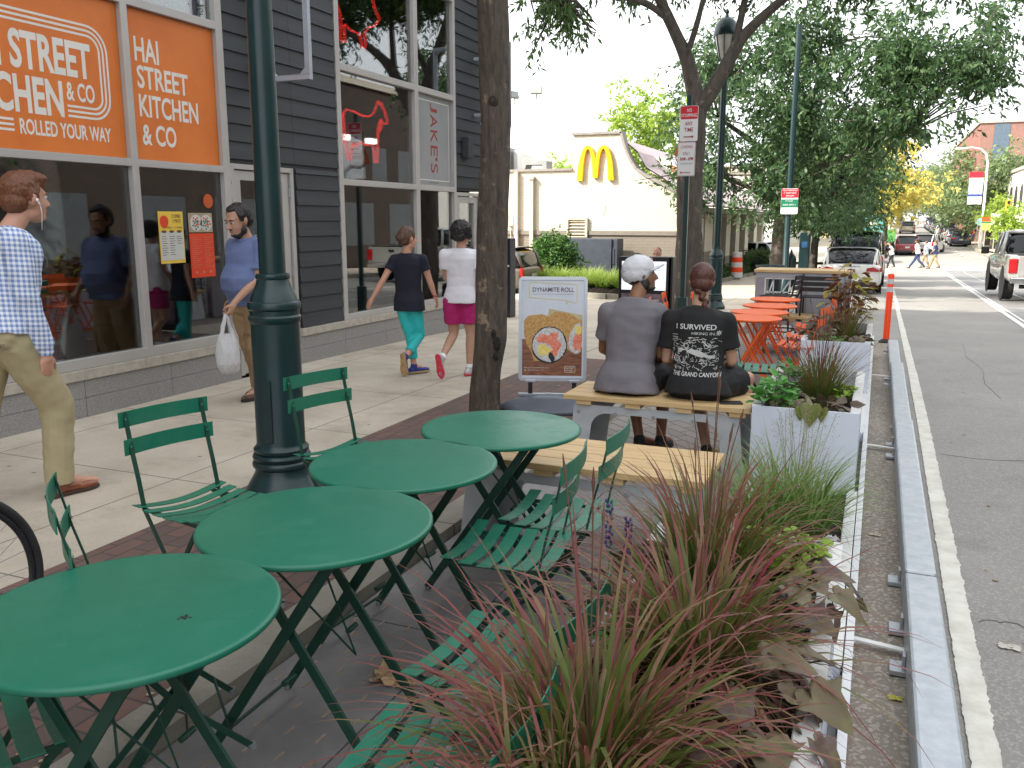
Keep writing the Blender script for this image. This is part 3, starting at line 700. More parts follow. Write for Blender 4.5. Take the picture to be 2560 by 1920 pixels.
cp=[(-15,3.17),(-9.66,3.18)]; b.bb(-15,-9.62,27.93,28.37,3.175,3.25); b.bb(-9.64,-7.95,27.93,28.37,4.305,4.38)
for p,q in zip(curve,curve[1:]): b.bar((p[0],28.15,p[1]+.04),(q[0],28.15,q[1]+.04),.44,.08,up=(0,0,1))
b.build('coping',mat('grey_taupe_coping',(.30,.27,.24),.7,var=.1),mc)
M_shing=mat('pale_roof_shingles',(.62,.50,.50),.8,c2=(.50,.40,.41),scale=5,bump=.4,bscale=14,kind='World')
b=B(); pr=[(-8.0,4.1),(-7.5,3.7),(-7.2,3.2),(-6.7,2.9),(-5.6,2.18),(-5.3,1.98)]
for p,q in zip(pr,pr[1:]): b.bar((p[0],28.31,p[1]),(p[0]*0+q[0],28.31,q[1]),.001,.001)
b=B()
for p,q in zip(pr,pr[1:]):
    for yy0,yy1 in((28.32,50),): b.add([(p[0],yy0,p[1]),(q[0],yy0,q[1]),(q[0],yy1,q[1]),(p[0],yy1,p[1])],[(0,1,2,3)]); b.add([(p[0],yy0,p[1]+.05),(q[0],yy0,q[1]+.05),(q[0],yy1,q[1]+.05),(p[0],yy1,p[1]+.05)],[(0,1,2,3)])
b.build('roof',M_shing,mc,fix=False)
b=B(); b.prism([(-7.6,3.2),(-7.55,3.75),(-6.9,3.62),(-6.35,3.0),(-6.2,2.55)],(0,30.5,0),(1,0,0),(0,0,1),(0,1.2,0)); b.build('dormer',mat('white_dormer',(.75,.70,.66),.6,var=.05),mc)
b=B(); b.prism([(-7.0,3.45),(-6.75,3.4),(-6.2,2.8),(-6.1,2.45),(-6.45,2.6)],(0,30.46,0),(1,0,0),(0,0,1),(0,.03,0)); b.build('dormer_trim',mat('orange_dormer',(.65,.32,.14),.6),mc)
# portico towards the street
b=B(); b.bb(-15,-5.35,28.32,50,1.78,1.96); b.build('eave',mat('dark_eave',(.13,.11,.09),.7),mc)
for i,y in enumerate((28.4,30.3,32.2,34.6,37.0,39.6,42.5,45.6,48.8)):
    b=B(); g=walk(y)
    if i<3: b.bb(-6.3,-5.93,y,y+1.6,g-.1,.6+g*.3); 
    else: b.bb(-6.2,-5.93,y,y+1.1,g-.1,g+.85)
    b.build('column_base',M_wall3,mc)
    b=B(); b.bb(-6.3 if i<3 else -6.2,-5.93,y,y+(1.6 if i<3 else 1.1),(.6+g*.3 if i<3 else g+.85),1.78); b.build('column',M_wall2,mc)
    b=B(); b.bb(-6.15,-5.99,y+(1.6 if i<3 else 1.1),y+1.9,g-.1,1.6) if i<3 else b.bb(-6.15,-6.0,y+1.12,y+1.42,g-.1,1.7); b.build('dark_window',M_dark,mc)
b=B(); b.bb(-8.5,-8.4,28.4,44,GZ-.5,1.78); b.build('inner_wall',M_dark,mc)
# louvre, downspouts, box
b=B(); b.bb(-9.8,-9.72,27.9,28,.98,1.62); b.bb(-9.13,-9.05,27.9,28,.98,1.62); b.bb(-9.72,-9.13,27.9,28,1.56,1.62); b.bb(-9.72,-9.13,27.9,28,.98,1.02)
for i in range(5): b.box((-9.425,27.95,1.09+i*.105),(.59,.06,.03),rotm(x=R(35)))
b.build('louvre',mat('cream_metal',(.55,.48,.37),.6,var=.05),mc)
for i,x in enumerate((-11.62,-11.05)):
    b=B(); b.bb(x-.07,x+.07,27.86,27.995,GZ,3.16 if i==0 else 2.9); 
    if i: b.bb(x-.1,x+.1,27.82,27.99,2.9,3.0)
    b.build('downspout',bpy.data.materials['cream_metal'],mc,bevel=.01)
b=B(); b.bb(-11.95,-11.72,27.88,27.995,1.35,1.7); b.tube([(-11.83,27.93,1.35),(-11.83,27.93,GZ)],.02,8); b.build('electrical_box',bpy.data.materials['cream_metal'],mc,bevel=.01)
b=B(); pts=[(-8.45,2.05),(-8.46,1.98),(-8.445,1.9),(-8.46,1.82),(-8.49,1.74),(-8.52,1.68)]
for p,q in zip(pts,pts[1:]): b.bar((p[0],27.998,p[1]),(q[0],27.998,q[1]),.012,.004,up=(0,-1,0))
b.build('wall_crack',mat('crack_dark',(.12,.1,.08),.9),mc)
# yellow arches sign
t=thing('arches_sign','yellow double arch emblem mounted on the cream gable','sign',(-8.8,27.98,2.83))
def arch_m(w,h,n=14):
    W=w/2; out=[]; st=.155*w; sm=.13*w; 
    def arc(x0,x1,top,base,n=n,pw=2.3): # x0->x1 rising to top at the middle
        pts=[]; c=(x0+x1)/2; r=abs(x1-x0)/2
        for i in range(n+1):
            t=-1+2*i/n; x=c+(x1-x0)/2*t; z=base+(top-base)*(1-abs(t)**pw)**(1/1.5); pts.append((x,z))
        return pts
    cb=.075*h
    L=arc(-W,0+sm*.55,h,0)[:]; Rr=[(-x,z) for x,z in L][::-1]
    outer=[p for p in L if p[0]<-0.0*w]; 
    # outer boundary: left foot -> left top -> down to the notch -> right top -> right foot
    notch=h*.62
    o1=[p for p in L if not(p[0]>-W*.5 and p[1]<notch)]; o1=[p for p in o1 if p[0]<0]
    o2=[(-x,z) for x,z in o1][::-1]
    iL=arc(-W+st,-sm*.5,h-.10*h,0); iL=[(x,max(z,cb if x>-W*.5 else 0)) for x,z in iL]
    inner_l=iL; inner_r=[(-x,z) for x,z in iL][::-1]
    poly=o1+[(0,notch-.02*h)]+o2+ inner_r[::-1] + inner_l[::-1]
    return poly
b=B(); b.prism(arch_m(1.28,1.12),(-8.8,27.99,2.83),(1,0,0),(0,0,1),(0,-.11,0)); b.build('letter_m',mat('arch_yellow',srgb(250,186,20),.35,var=.03),t,bevel=.006)
# roof kit and floodlights, seen against the sky
t=thing('roof_duct','bent grey sheet metal roof duct with hood above the cream wall','duct',(-12,30,3.2)); b=B(); b.bb(-13.1,-12.7,29.8,30.4,3.0,4.15); b.prism([(0,0),(0,.95),(1.3,.55),(1.3,0),(1.12,0),(1.12,.42),(.5,.42),(.4,0)],(-12.6,30,3.1),(1,0,0),(0,0,1),(0,.6,0)); b.build('duct',mat('duct_metal',(.42,.42,.41),.4,metal=.5,var=.12,scale=2),t,bevel=.01)
for i,(x,z,l) in enumerate(((-11.72,6.1,'floodlight on a thin mast above restaurant roof, right of the pair'),(-12.6,6.0,'floodlight seen end-on right beside the sign frame'))):
    t=thing('floodlight',l,'floodlight',(x,30,3.2),'floodlights over the parking lot')
    b=B(); b.box((x,30,z),(.42,.1,.26),rotm(x=R(-20),z=R(10 if i==0 else 60))); b.build('lamp_head',mat('flood_housing',(.30,.32,.28),.5),t,bevel=.02)
    b=B(); b.tube([(x,30.05,z-.13),(x,30.05,z-.32)],.03,8); b.build('bracket',M_frame,t)
    b=B(); b.tube([(x,30.05,z-.3),(x+(0 if i==0 else .87),30.05,z-.35),(-11.72,30.05,3.2)][(0 if i else 0):],.012,6); b.build('mast',mat('pale_mast',(.75,.75,.74),.5),t)
b=B(); b.bb(-9.5,-7.9,26.9,27.7,GZ,.96); b.bb(-7.9,-7.72,26.95,27.65,GZ,.96); b.box((-7.84,26.94,.4),(.06,.02,.5)); o=b.build('utility_cabinet',mat('blue_grey_metal',(.055,.065,.085),.5,var=.1),None,bevel=.01,loc=(-8.7,27.3,GZ)); tag(o,'dark blue grey utility enclosure against the restaurant wall','cabinet')

# ================================================================ far buildings
def bldg(name,lab,x0,x1,y0,y1,z0,z1,m,wins=None,face='-X',parapet=None,wm=M_dark,grp=None):
    t=thing(name,lab,'building',((x0+x1)/2,(y0+y1)/2,z0),grp)
    b=B(); b.bb(x0,x1,y0,y1,z0,z1); b.build('wall',m,t)
    if parapet: b=B(); b.bb(x0-.15,x1+.15,y0-.15,y1+.15,z1+.003,z1+parapet); b.build('parapet',M_cap,t)
    for (a,c,u,v,arch) in wins or []:
        b=B()
        X={'-X':x0-.02,'+X':x1+.02}.get(face)
        poly=[(a,u),(c,u),(c,v)]+([((a+c)/2+(c-a)/2*math.cos(q),v+(c-a)/2*math.sin(q)) for q in [PI*i/8 for i in range(1,8)]] if arch else [])+[(a,v)]
        b.prism(poly,(X,0,0),(0,1,0),(0,0,1),(.06 if face=='-X' else -.06,0,0)); b.build('window',wm,t)
    return t
M_stucco=mat('white_stucco',(.66,.64,.60),.8,var=.06,scale=2,kind='World')
ws=[(72+i*3.1,73.7+i*3.1,2.3,3.6,True) for i in range(12)]+[(70+i*4.2,72.6+i*4.2,-1.0,1.2,False) for i in range(10)]
bldg('white_building','white stucco building with arched upper windows across the street',10.3,24,68,112,-1.6,5.6,M_stucco,ws,parapet=.25)
ws=[(98+i*6,101.5+i*6,5.5,10.6,False) for i in range(4)]
t=bldg('brick_tower','red brick block with tall dark window bays at the far right',8.4,30,100,135,-1.6,11,M_redbrick,[],parapet=.2)
for i in range(3):
    b=B(); b.bb(9.6+i*3.4,11.0+i*3.4,99.96,100.05,5.5,10.9); b.build('window',mat('blue_glass_far',(.10,.14,.18),.3) if not i else bpy.data.materials['blue_glass_far'],t)
# opposite side near the camera: what the shop glass mirrors
ws=[(-8+i*2.6,-6.6+i*2.6,3.4,5.2,False) for i in range(20)]+[(-8+i*4.4,-5.2+i*4.4,.3,2.4,False) for i in range(12)]
bldg('brick_row','brick row of shops on the opposite pavement',12.5,22,-12,46,-1,8,mat('dull_brown_brick',(.045,.030,.024),.85,c2=(.03,.022,.018),scale=3,kind='World'),ws,parapet=.3,wm=mat('dusky_panes',(.09,.10,.11),.3))
# bright building behind the restaurant's lot, small tower behind
t=bldg('pale_house','pale building beyond the parking lot seen under the portico',-22,-9,66,72,-1.4,5,mat('pale_cream_wall',(.62,.58,.48),.8,var=.05),[],parapet=.2)
for i in range(4):
    b=B(); b.bb(-21+i*2.9,-19.6+i*2.9,65.95,66.05,-.2,1.6); b.build('window',M_glass if False else mat('olive_window',(.28,.29,.20),.4) if not i else bpy.data.materials['olive_window'],t)
b=B(); b.bb(-22.5,-20.4,60,62,-1,6.9); o=b.build('stone_tower',mat('far_stone',(.46,.43,.36),.9,var=.12,scale=1),None,loc=(-21.4,61,-1)); tag(o,'small weathered stone tower behind the restaurant roof','tower')
for i,(x0,x1,y0,y1,z,l) in enumerate(((-22,-8,84,104,6,'pale low building beyond the teal truck on the left'),(-22,-8,112,150,8,'brown far building behind the yellow tree'))):
    bldg('far_building',l,x0,x1,y0,y1,-1.5,z,M_stucco if i==0 else M_redbrick,[],parapet=.2,grp='far buildings on the left')
# ================================================================ bistro tables and chairs
DZ=-.055
def paint(name,c,rough=.38):
    t=NT(name); co=t.co(); c=tuple(c)
    base=t.ramp(t.noise(co,2.5,5,.6),[(.3,tuple(x*.86 for x in c)),(.7,c)])
    sc=t.ramp(t.noise(t.co('Object',(1.6,22,9),(0,0,.7)),9,3,.6),[(.70,(0,0,0)),(.735,(1,1,1))]); sp=t.ramp(t.noise(co,110,2,.5),[(.745,(0,0,0)),(.76,(1,1,1))]); du=t.ramp(t.noise(co,5.5,6,.75),[(.48,(0,0,0)),(.75,(1,1,1))])
    k=tuple(min(1,x*1.5+.06) for x in c)
    m=t.mix(t.math('MULTIPLY',sc,.30),base,(*k,1)); m=t.mix(t.math('MULTIPLY',sp,.6),m,(*[min(1,x*1.7+.14) for x in c],1)); m=t.mix(t.math('MULTIPLY',du,.045),m,(.35,.36,.33,1))
    t.P(Base_Color=m,Roughness=t.math('ADD',t.math('MULTIPLY',du,.22),rough),Normal=t.bump(t.noise(co,420,3),.12,.001)); return t.m
M_green=paint('green_enamel',(.012,.165,.098)); M_green_shade=paint('dark_green_enamel',(.004,.048,.030),.4)  # legs: same green paint with the shade under tops and seats put in
M_orp=paint('orange_enamel',(.88,.135,.018)); M_tip=mat('clear_foot_cap',(.25,.27,.27),.3)
def bistro_table(name,lab,m,m2,dia,h,grp,bw=.032):
    t=thing(name,lab,'table',(0,0,0),grp); r=dia/2
    b=B(); b.lathe([(0,h-.008),(r-.010,h-.009),(r-.009,h-.017),(r-.003,h-.018),(r,h-.014),(r,h-.005),(r-.003,h-.001),(r-.012,h),(0,h)],(0,0,0),72); b.build('tabletop',m,t,smooth='all')
    a=r*.50; f=r*.80; c=r*.55; c2=c-.035
    for s in(1,-1):
        yy=c if s>0 else c2
        for q in(1,-1):
            b=B(); b.bar((s*a,q*yy,h-.03),(-s*f,q*yy,.012),.008,.030,up=(1,0,0)) if False else b.bar((s*a,q*yy,h-.03),(-s*f,q*yy,.012),bw,.010,up=(0,1,0))
            L=b.build('leg',m2,t,bevel=.001)
            b=B(); b.tube([(-s*f-.001,q*yy,.016),(-s*f,q*yy,.0)],[.014,.011],8); b.build('foot_cap',M_tip,L)
        b=B(); b.tube([(-s*f*.86,-yy,.065),(-s*f*.86,yy,.065)],.006,8); b.tube([(s*a*.9,-yy,h-.05),(s*a*.9,yy,h-.05)],.008,8); b.build('cross_bar',m2,t)
    b=B()
    for q in(1,-1): b.bb(-a-.04,a+.04,q*c-.012,q*c+.012,h-.034,h-.012); b.tube([(0,q*c+q*.008,h*.40),(0,q*c2-q*.01,h*.40)],.009,10)
    b.tube([(-a*.3,-c,h-.05),(.12,0,h*.42),(-a*.3,c*.2,h-.05)],.004,6); b.build('hinge_rail',m2,t)
    return t
def bistro_chair(name,lab,m,m2,grp,w=.40,h=.82):
    t=thing(name,lab,'chair',(0,0,0),grp); hw=w/2
    b=B()                                               # seat slats run side to side, the seat is slightly dished
    for i in range(6):
        x=-.175+i*.066; z=.452-.012*math.sin(PI*i/5)+(.006 if i==5 else 0)
        pts=[(x,-hw+w*k/8,z-.024*math.sin(PI*k/8)+.008) for k in range(9)]
        for p,q in zip(pts,pts[1:]): b.bar(p,q,.049,.0035)
        for s in(-1,1): b.lathe([(.0055,0),(.0045,.002),(0,.003)],(x,s*(hw-.03),z+.0005),8)
    b.build('seat',m,t)
    for z,tilt in((h-.03,0),(h-.135,0)):                # two curved back slats
        b=B()
        xo=-.245+(h-.03-z)*.25
        pts=[(xo-.022*math.sin(PI*k/10),-hw+w*k/10,z) for k in range(11)]
        for p,q in zip(pts,pts[1:]): b.bar(p,q,.0035,.062)
        for s in(-1,1): b.lathe([(.006,0),(.005,.002),(0,.003)],(xo+.003,s*(hw-.028),z),8,rotm(y=R(90)))
        b.build('back_slat',m,t)
    for s in(1,-1):
        y=s*(hw-.03)
        b=B(); pts=[(-.25,y,h-.002),(-.215,y,h-.165),(-.19,y,.56),(-.165,y,.44),(.0,y,.21),(.205,y,.01)]
        for p,q in zip(pts,pts[1:]): b.bar(p,q,.006 if p[2]<.55 else .017,.02 if p[2]<.55 else .006,up=(1,0,0)) if p[2]>.55 else b.bar(p,q,.018,.007,up=(0,1,0))
        L=b.build('leg',m2,t); b=B(); b.tube([(.205,y,.018),(.212,y,0)],[.013,.01],8); b.build('foot_cap',M_tip,L)
        y2=s*(hw-.055); b=B(); pts=[(.165,y2,.44),(.12,y2,.40),(.0,y2,.225),(-.20,y2,.01)]
        for p,q in zip(pts,pts[1:]): b.bar(p,q,.018,.007,up=(0,1,0))
        L=b.build('leg',m2,t); b=B(); b.tube([(-.20,y2,.018),(-.207,y2,0)],[.013,.01],8); b.build('foot_cap',M_tip,L)
    b=B(); 
    for s in(1,-1): b.bb(-.19,.18,s*(hw-.045)-.004,s*(hw-.045)+.004,.425,.440)
    b.tube([(.15,-hw+.03,.07),(.15,hw-.03,.07)],.005,6); b.tube([(-.155,-hw+.05,.07),(-.155,hw-.05,.07)],.005,6); b.build('seat_frame',m2,t)
    return t
G1='green folding bistro tables in a row'; G2='green folding bistro chairs'
tb=bistro_table('bistro_table','round green bistro table nearest the camera, small sticker on its top',M_green,M_green_shade,.70,.715,G1)
tb.location=(-1.555,1.374,DZ); tb.rotation_euler.z=R(6)
o=dup(tb,(-1.505,2.05,DZ),R(2),'round green bistro table, second from the camera'); 
o=dup(tb,(-1.585,2.715,DZ),R(-4),'round green bistro table, third from the camera, touching the second')
o=dup(tb,(-1.47,3.36,DZ),R(5),'round green bistro table farthest back, beside the pine bench')
# small round mark on the nearest top
b=B(); 
for k in range(9):
    a=k*2.4; b.lathe([(.004,0),(.003,.0006),(0,.0008)],(-1.40+.003*k*math.cos(a)*.6,1.395+.003*k*math.sin(a)*.6,DZ+.7155),7)
o=b.build('sticker',M_black,None,loc=(-1.40,1.395,DZ+.7155)); tag(o,'tiny black speckled residue on the nearest green tabletop','mark')
ch=bistro_chair('bistro_chair','green bistro chair nearest the lower edge, seat slats beside the red grass planter',M_green,M_green_shade,G2,h=.665)
ch.location=(-.82,1.44,DZ); ch.rotation_euler.z=R(182)
ch2=dup(ch,(-.865,1.95,DZ),R(177),'green bistro chair half buried in red grass, next to the crumpled napkin')
ch=bistro_chair('bistro_chair','x',M_green,M_green_shade,G2)
first_=True
for x,y,a,l in ((-1.16,2.70,186,'green bistro chair with dished seat in front of the pine bench'),
    (-1.12,3.12,183,'green bistro chair farthest along the planter side, tall back against the bench'),
    (-2.37,2.53,-12,'green bistro chair standing alone on the brick paving left of the second table'),
    (-2.25,3.38,-14,'green bistro chair overlapping the lamp post base'),
    (-1.88,1.79,50,'green bistro chair turned away, only its two curved back slats above the nearest table'),
    (-1.84,1.18,60,'green bistro chair under the left edge of the nearest table'),
    (-.80,7.0,5,'green bistro chair behind the woman in the black shirt'),
    (-1.34,7.9,-8,'green bistro chair between the seated couple and the orange tables')):
    p_=(x,y,0 if (x<-1.95 or y==1.79) else DZ)
    if first_: ch.location=p_; ch.rotation_euler.z=R(a); ch['label']=l; first_=False
    else: dup(ch,p_,R(a),l)
G3='orange folding bistro tables'; G4='orange folding bistro chairs'
tb=bistro_table('orange_bistro_table','round orange bistro table nearest the seated couple',M_orp,M_orp,.56,.715,G3,.022); tb.location=(-1.06,8.25,DZ); tb.rotation_euler.z=R(4)
for x,y,a,l in((-1.055,8.83,-3,'round orange bistro table, second from the seated couple'),(-1.035,9.53,3,'round orange bistro table, third in the orange row'),(-1.07,10.35,0,'round orange bistro table farthest back, near the bar counter')): dup(tb,(x,y,DZ),R(a),l)
ch=bistro_chair('orange_bistro_chair','orange bistro chair showing between the heads of the seated couple',M_orp,M_orp,G4); ch.location=(-1.72,8.1,0); ch.rotation_euler.z=R(15)
for x,y,a,l in((-1.62,9.7,-5,'orange bistro chair right of the red-haired woman head'),(-1.75,8.75,8,'orange bistro chair left of the second orange table'),(-.66,8.45,172,'orange bistro chair beside the middle planter'),(-.62,9.1,188,'orange bistro chair behind the middle planter grass'),(-.62,10.0,182,'orange bistro chair whose back rises near the low bench')): dup(ch,(x,y,DZ if x>-1.7 else 0),R(a),l)

# ---------------------------------------------------------------- pine benches on bent steel frames
def bench(x0,x1,y0,y1,zt,lab,rz=0):
    g=DZ; cx,cy=(x0+x1)/2,(y0+y1)/2; L=x1-x0; W=y1-y0
    t=thing('bench',lab,'bench',(cx,cy,g),'pine slat benches with steel frames')
    n=4; w=W/n
    b=B()
    for i in range(n): b.bb(x0,x1,y0+i*w+.004,y0+(i+1)*w-.004,zt-.032,zt)
    b.build('seat',M_slatx,t,bevel=.003)
    b=B()
    for k in range(4): x=x0+.09+(L-.22)*k/3; b.bb(x,x+.10,y0+.012,y1-.012,zt-.062,zt-.033)
    b.build('cleat',M_slatx,t,bevel=.002)
    Hh=zt-.063-g
    def arc(cx_,cz_,r,a0,a1,n=7): return [(cx_+r*math.cos(R(a0+(a1-a0)*i/n)),cz_+r*math.sin(R(a0+(a1-a0)*i/n))) for i in range(n+1)]
    w1=L-.05
    out=[(0,0),(.13,0)]+arc(.27,Hh-.05-.11,.11,180,90)+arc(w1-.27,Hh-.05-.11,.11,90,0)+[(w1-.13,0),(w1,0),(w1-.045,Hh),(.045,Hh)]
    M_gal=mat('matt_galvanised_sheet',(.56,.58,.60),.38,metal=.25,c2=(.46,.48,.50),scale=7,rvar=.2,kind='World') if 'matt_galvanised_sheet' not in bpy.data.materials else bpy.data.materials['matt_galvanised_sheet']
    for yy in(y0+.035,y1-.045):
        b=B(); b.prism(out,(x0+.025,yy,g),(1,0,0),(0,0,1),(0,.006,0)); f=b.build('side_panel',M_gal,t)
        b=B()
        for k in range(5): b.lathe([(.014,0),(.013,.003),(0,.005)],(x0+.10+(L-.2)*k/4,yy-.0005,g+Hh-.05),12,rotm(x=R(90)))
        b.build('bolt',M_galv,f,smooth=True)
    for s,xa in((1,x0+.03),(-1,x1-.03)):
        b=B(); b.add([(xa,y0+.042,g),(xa,y1-.046,g),(xa+s*.045,y0+.042,g+Hh),(xa+s*.045,y1-.046,g+Hh),(xa+s*.006,y0+.042,g),(xa+s*.006,y1-.046,g),(xa+s*.051,y0+.042,g+Hh),(xa+s*.051,y1-.046,g+Hh)],[(0,1,3,2),(4,6,7,5),(0,4,5,1),(2,3,7,6),(0,2,6,4),(1,5,7,3)]); b.build('end_panel',M_gal,t)
    return t
bench(-1.87,-.63,3.66,4.20,.42,'empty pine bench behind the green tables')
bench(-1.86,-.65,5.27,5.80,.42,'pine bench carrying the seated couple, its steel frame cut in an arch')
bench(-1.40,-.66,10.75,11.2,.42,'short low pine bench in front of the bar counter')

# ---------------------------------------------------------------- white steel planters
M_panel=mat('white_planter_sheet',(.66,.71,.80),.42,c2=(.61,.66,.75),scale=1.5,var=.04,rvar=.1)
M_rim=mat('white_planter_rim',(.70,.70,.68),.35,metal=.2,var=.05)
M_soil=mat('dark_potting_soil',(.035,.024,.017),.95,c2=(.012,.009,.007),scale=30,bump=1,bscale=60,bdist=.02)
def planter(x0,x1,y0,y1,zt,lab,soil=.10,zb=DZ):
    t=thing('planter_box',lab,'planter',((x0+x1)/2,(y0+y1)/2,zb),'white steel planters along the parklet edge')
    b=B(); b.bb(x0,x1,y0,y0+.012,zb,zt); b.bb(x0,x1,y1-.012,y1,zb,zt); b.bb(x0,x0+.012,y0+.012,y1-.012,zb,zt); b.bb(x1-.012,x1,y0+.012,y1-.012,zb,zt); b.bb(x0+.012,x1-.012,y0+.012,y1-.012,zb,zb+.02)
    b.build('shell',M_panel,t,bevel=.0015)
    b=B(); r=.05; b.bb(x1-r,x1+.004,y0+.012,y1-.012,zt-.004,zt+.003); b.bb(x0-.004,x0+r,y0+.012,y1-.012,zt-.004,zt+.003); b.bb(x0,x1,y1-.014,y1+.003,zt+.003,zt+.006); b.bb(x1-r-.003,x1-r,y0+.013,y1-.015,zt-.05,zt-.004)
    b.build('rim',M_rim,t,bevel=.001)
    b=B(); n=10
    P=[[V((x0+.013+(x1-x0-.026)*i/n,y0+.013+(y1-y0-.026)*j/(n*2),zt-soil+.022*noise.noise(V((i*.9,j*.7,x0*9+y0))))) for j in range(2*n+1)] for i in range(n+1)]
    for i in range(n):
        for j in range(2*n): b.face(P[i][j],P[i+1][j],P[i+1][j+1],P[i][j+1])
    b.build('soil',M_soil,t)
    b=B()
    for z in(zb+.1,zt-.12):
        for y in(y0+.12,y1-.12): b.lathe([(.009,0),(.008,.004),(0,.006)],(x1+.001,y,z),8,rotm(y=R(90)))
    b.build('bolt',M_galv,t,smooth=True)
    return t
planter(-.66,-.045,1.16,2.98,.47,'white planter of tall red fountain grass nearest the camera')
planter(-.62,-.02,3.0,5.14,.015,'low white planter of bright green grass between two tall planters',soil=.03)
planter(-.63,-.035,5.16,6.62,.47,'white planter beside the couple with herbs and bronze vine leaves')
planter(-.60,-.015,6.66,8.24,.015,'low white planter behind the second tall planter',soil=.03)
planter(-.605,-.012,8.26,9.85,.47,'white planter with leafy coleus and grass next to the orange tables')

# ---------------------------------------------------------------- plants
def blade(vs,fs,at,p,az,tilt,L,w,droop,n=7,tw=0,t0=0,t1=1):
    o=len(vs); x,y,z=p; a=tilt; ds=L/n
    sx,sy=-math.sin(az+tw),math.cos(az+tw)
    for i in range(n+1):
        t=i/n; ww=w*(1-t**1.8)*.5*(.65+.35*min(1,t*4))
        vs.append((x-sx*ww,y-sy*ww,z)); vs.append((x+sx*ww,y+sy*ww,z)); at+=[t0+(t1-t0)*t]*2
        x+=math.sin(a)*math.cos(az)*ds; y+=math.sin(a)*math.sin(az)*ds; z+=math.cos(a)*ds; a=min(a+droop/n*(.4+1.4*t),2.6)
    for i in range(n): fs.append((o+2*i,o+2*i+1,o+2*i+3,o+2*i+2))
def grass(name,lab,cat,c,n,r,L,w,tilt,droop,m,seed,grp=None,n2=7,tint=(0,1),parent=None,part=None,rim=None):
    g=random.Random(seed); vs=[];fs=[];at=[]
    for i in range(n):
        az=g.random()*2*PI; rr=r*math.sqrt(g.random()); 
        p=(c[0]+rr*math.cos(az),c[1]+rr*math.sin(az),c[2]-.01)
        az2=az+g.gauss(0,.5); ll=L*(.45+.6*g.random()**.8)
        blade(vs,fs,at,p,az2,tilt[0]+(tilt[1]-tilt[0])*g.random(),ll,w*(.6+.7*g.random()),droop*(.3+1.1*g.random()),n2,g.gauss(0,.5),tint[0]+g.gauss(0,.1),tint[1]+g.gauss(0,.12))
    me=bpy.data.meshes.new(name); vv=[(a-c[0],b_-c[1],d_-c[2]) for a,b_,d_ in vs] if parent is None else [tuple(V(q)-wloc(parent)) for q in vs]
    me.from_pydata(vv,[],fs); a=me.attributes.new('tint','FLOAT','POINT'); a.data.foreach_set('value',at); me.materials.append(m)
    me.polygons.foreach_set('use_smooth',[True]*len(me.polygons))
    o=bpy.data.objects.new(part or name,me); put(o,parent)
    if parent is None: o.location=c; tag(o,lab,cat,grp)
    return o
M_rg=leafmat('red_fountain_blades',(.13,.165,.035),(.24,.16,.075),(.25,.075,.068),.3,.42,True)
M_rg2=leafmat('olive_red_blades',(.12,.18,.035),(.20,.15,.045),(.23,.09,.06),.35,.45,True)
M_dry=leafmat('dry_straw_blades',(.30,.20,.09),(.36,.22,.10),(.30,.14,.07),.25,.5,True)
M_gg=leafmat('fresh_green_blades',(.15,.25,.05),(.22,.36,.08),(.32,.44,.16),.4,.45,True)
RG='fountain grass clumps in the planters'
def fountain(c,n,L,lab,seed,tilt=(.08,1.25),droop=2.0,w=.008,m=None,seeds=3):
    t=thing('fountain_grass',lab,'ornamental grass',c,RG)
    grass('b',None,None,c,n,.085,L,w,tilt,droop,m or M_rg,seed,parent=t,part='blades',tint=(-.05,1.05))
    grass('b',None,None,c,n//4,.08,L*.75,w*.55,(.3,1.1),1.9,M_dry,seed+1,parent=t,part='dry_blades')
    if seeds:
        g=random.Random(seed+5); b=B()
        for i in range(seeds):
            az=g.random()*2*PI; h=L*(.9+.25*g.random()); lean=.18*g.random()+.03
            pts=[(c[0]+math.cos(az)*lean*h*(k/6)**1.6,c[1]+math.sin(az)*lean*h*(k/6)**1.6,c[2]+h*k/6) for k in range(7)]
            b.tube(pts,[.0016]*7,5); p=V(pts[-1]); q=p+(p-V(pts[-2])).normalized()*.05; b.tube([p,p.lerp(q,.4),q],[.002,.004,.0008],6)
        b.build('seed_stalk',mat('seed_brown',(.16,.08,.05),.7) if 'seed_brown' not in bpy.data.materials else bpy.data.materials['seed_brown'],t)
    return t
fountain((-.44,1.24,.40),300,.46,'short red grass tuft at the very front corner of the nearest planter',9,w=.012)
F1=fountain((-.47,1.52,.40),460,.60,'red fountain grass clump closest to the camera, in the planter corner',1,w=.0135)
F2=fountain((-.36,2.08,.39),430,.60,'red fountain grass clump in the middle of the nearest planter',2,w=.0135)
fountain((-.44,2.66,.38),360,.58,'taller olive and red grass clump at the far end of nearest planter',3,w=.011,tilt=(.03,1.0),droop=1.7,m=M_rg2,seeds=5)
fountain((-.30,5.95,.38),360,.56,'fountain grass clump in the planter beside the couple',4,tilt=(.05,.8),droop=1.1,m=M_rg2,w=.006,seeds=14)
fountain((-.24,8.9,.38),230,.50,'fountain grass clump in the planter by the orange tables',5,tilt=(.03,.55),droop=.9,m=M_rg2,w=.006,seeds=14)
t=thing('green_grass','clump of bright green grass leaning on the white planter face','ornamental grass',(-.33,4.45,-.01),RG)
for k,(x,y) in enumerate(((-.36,4.5),(-.24,4.35),(-.42,4.2))): grass('b',None,None,(x,y,-.01),240,.08,.60,.009,(.03,.7),1.6,M_gg,20+k,parent=t,part='blades')
b=B(); g=random.Random(8)
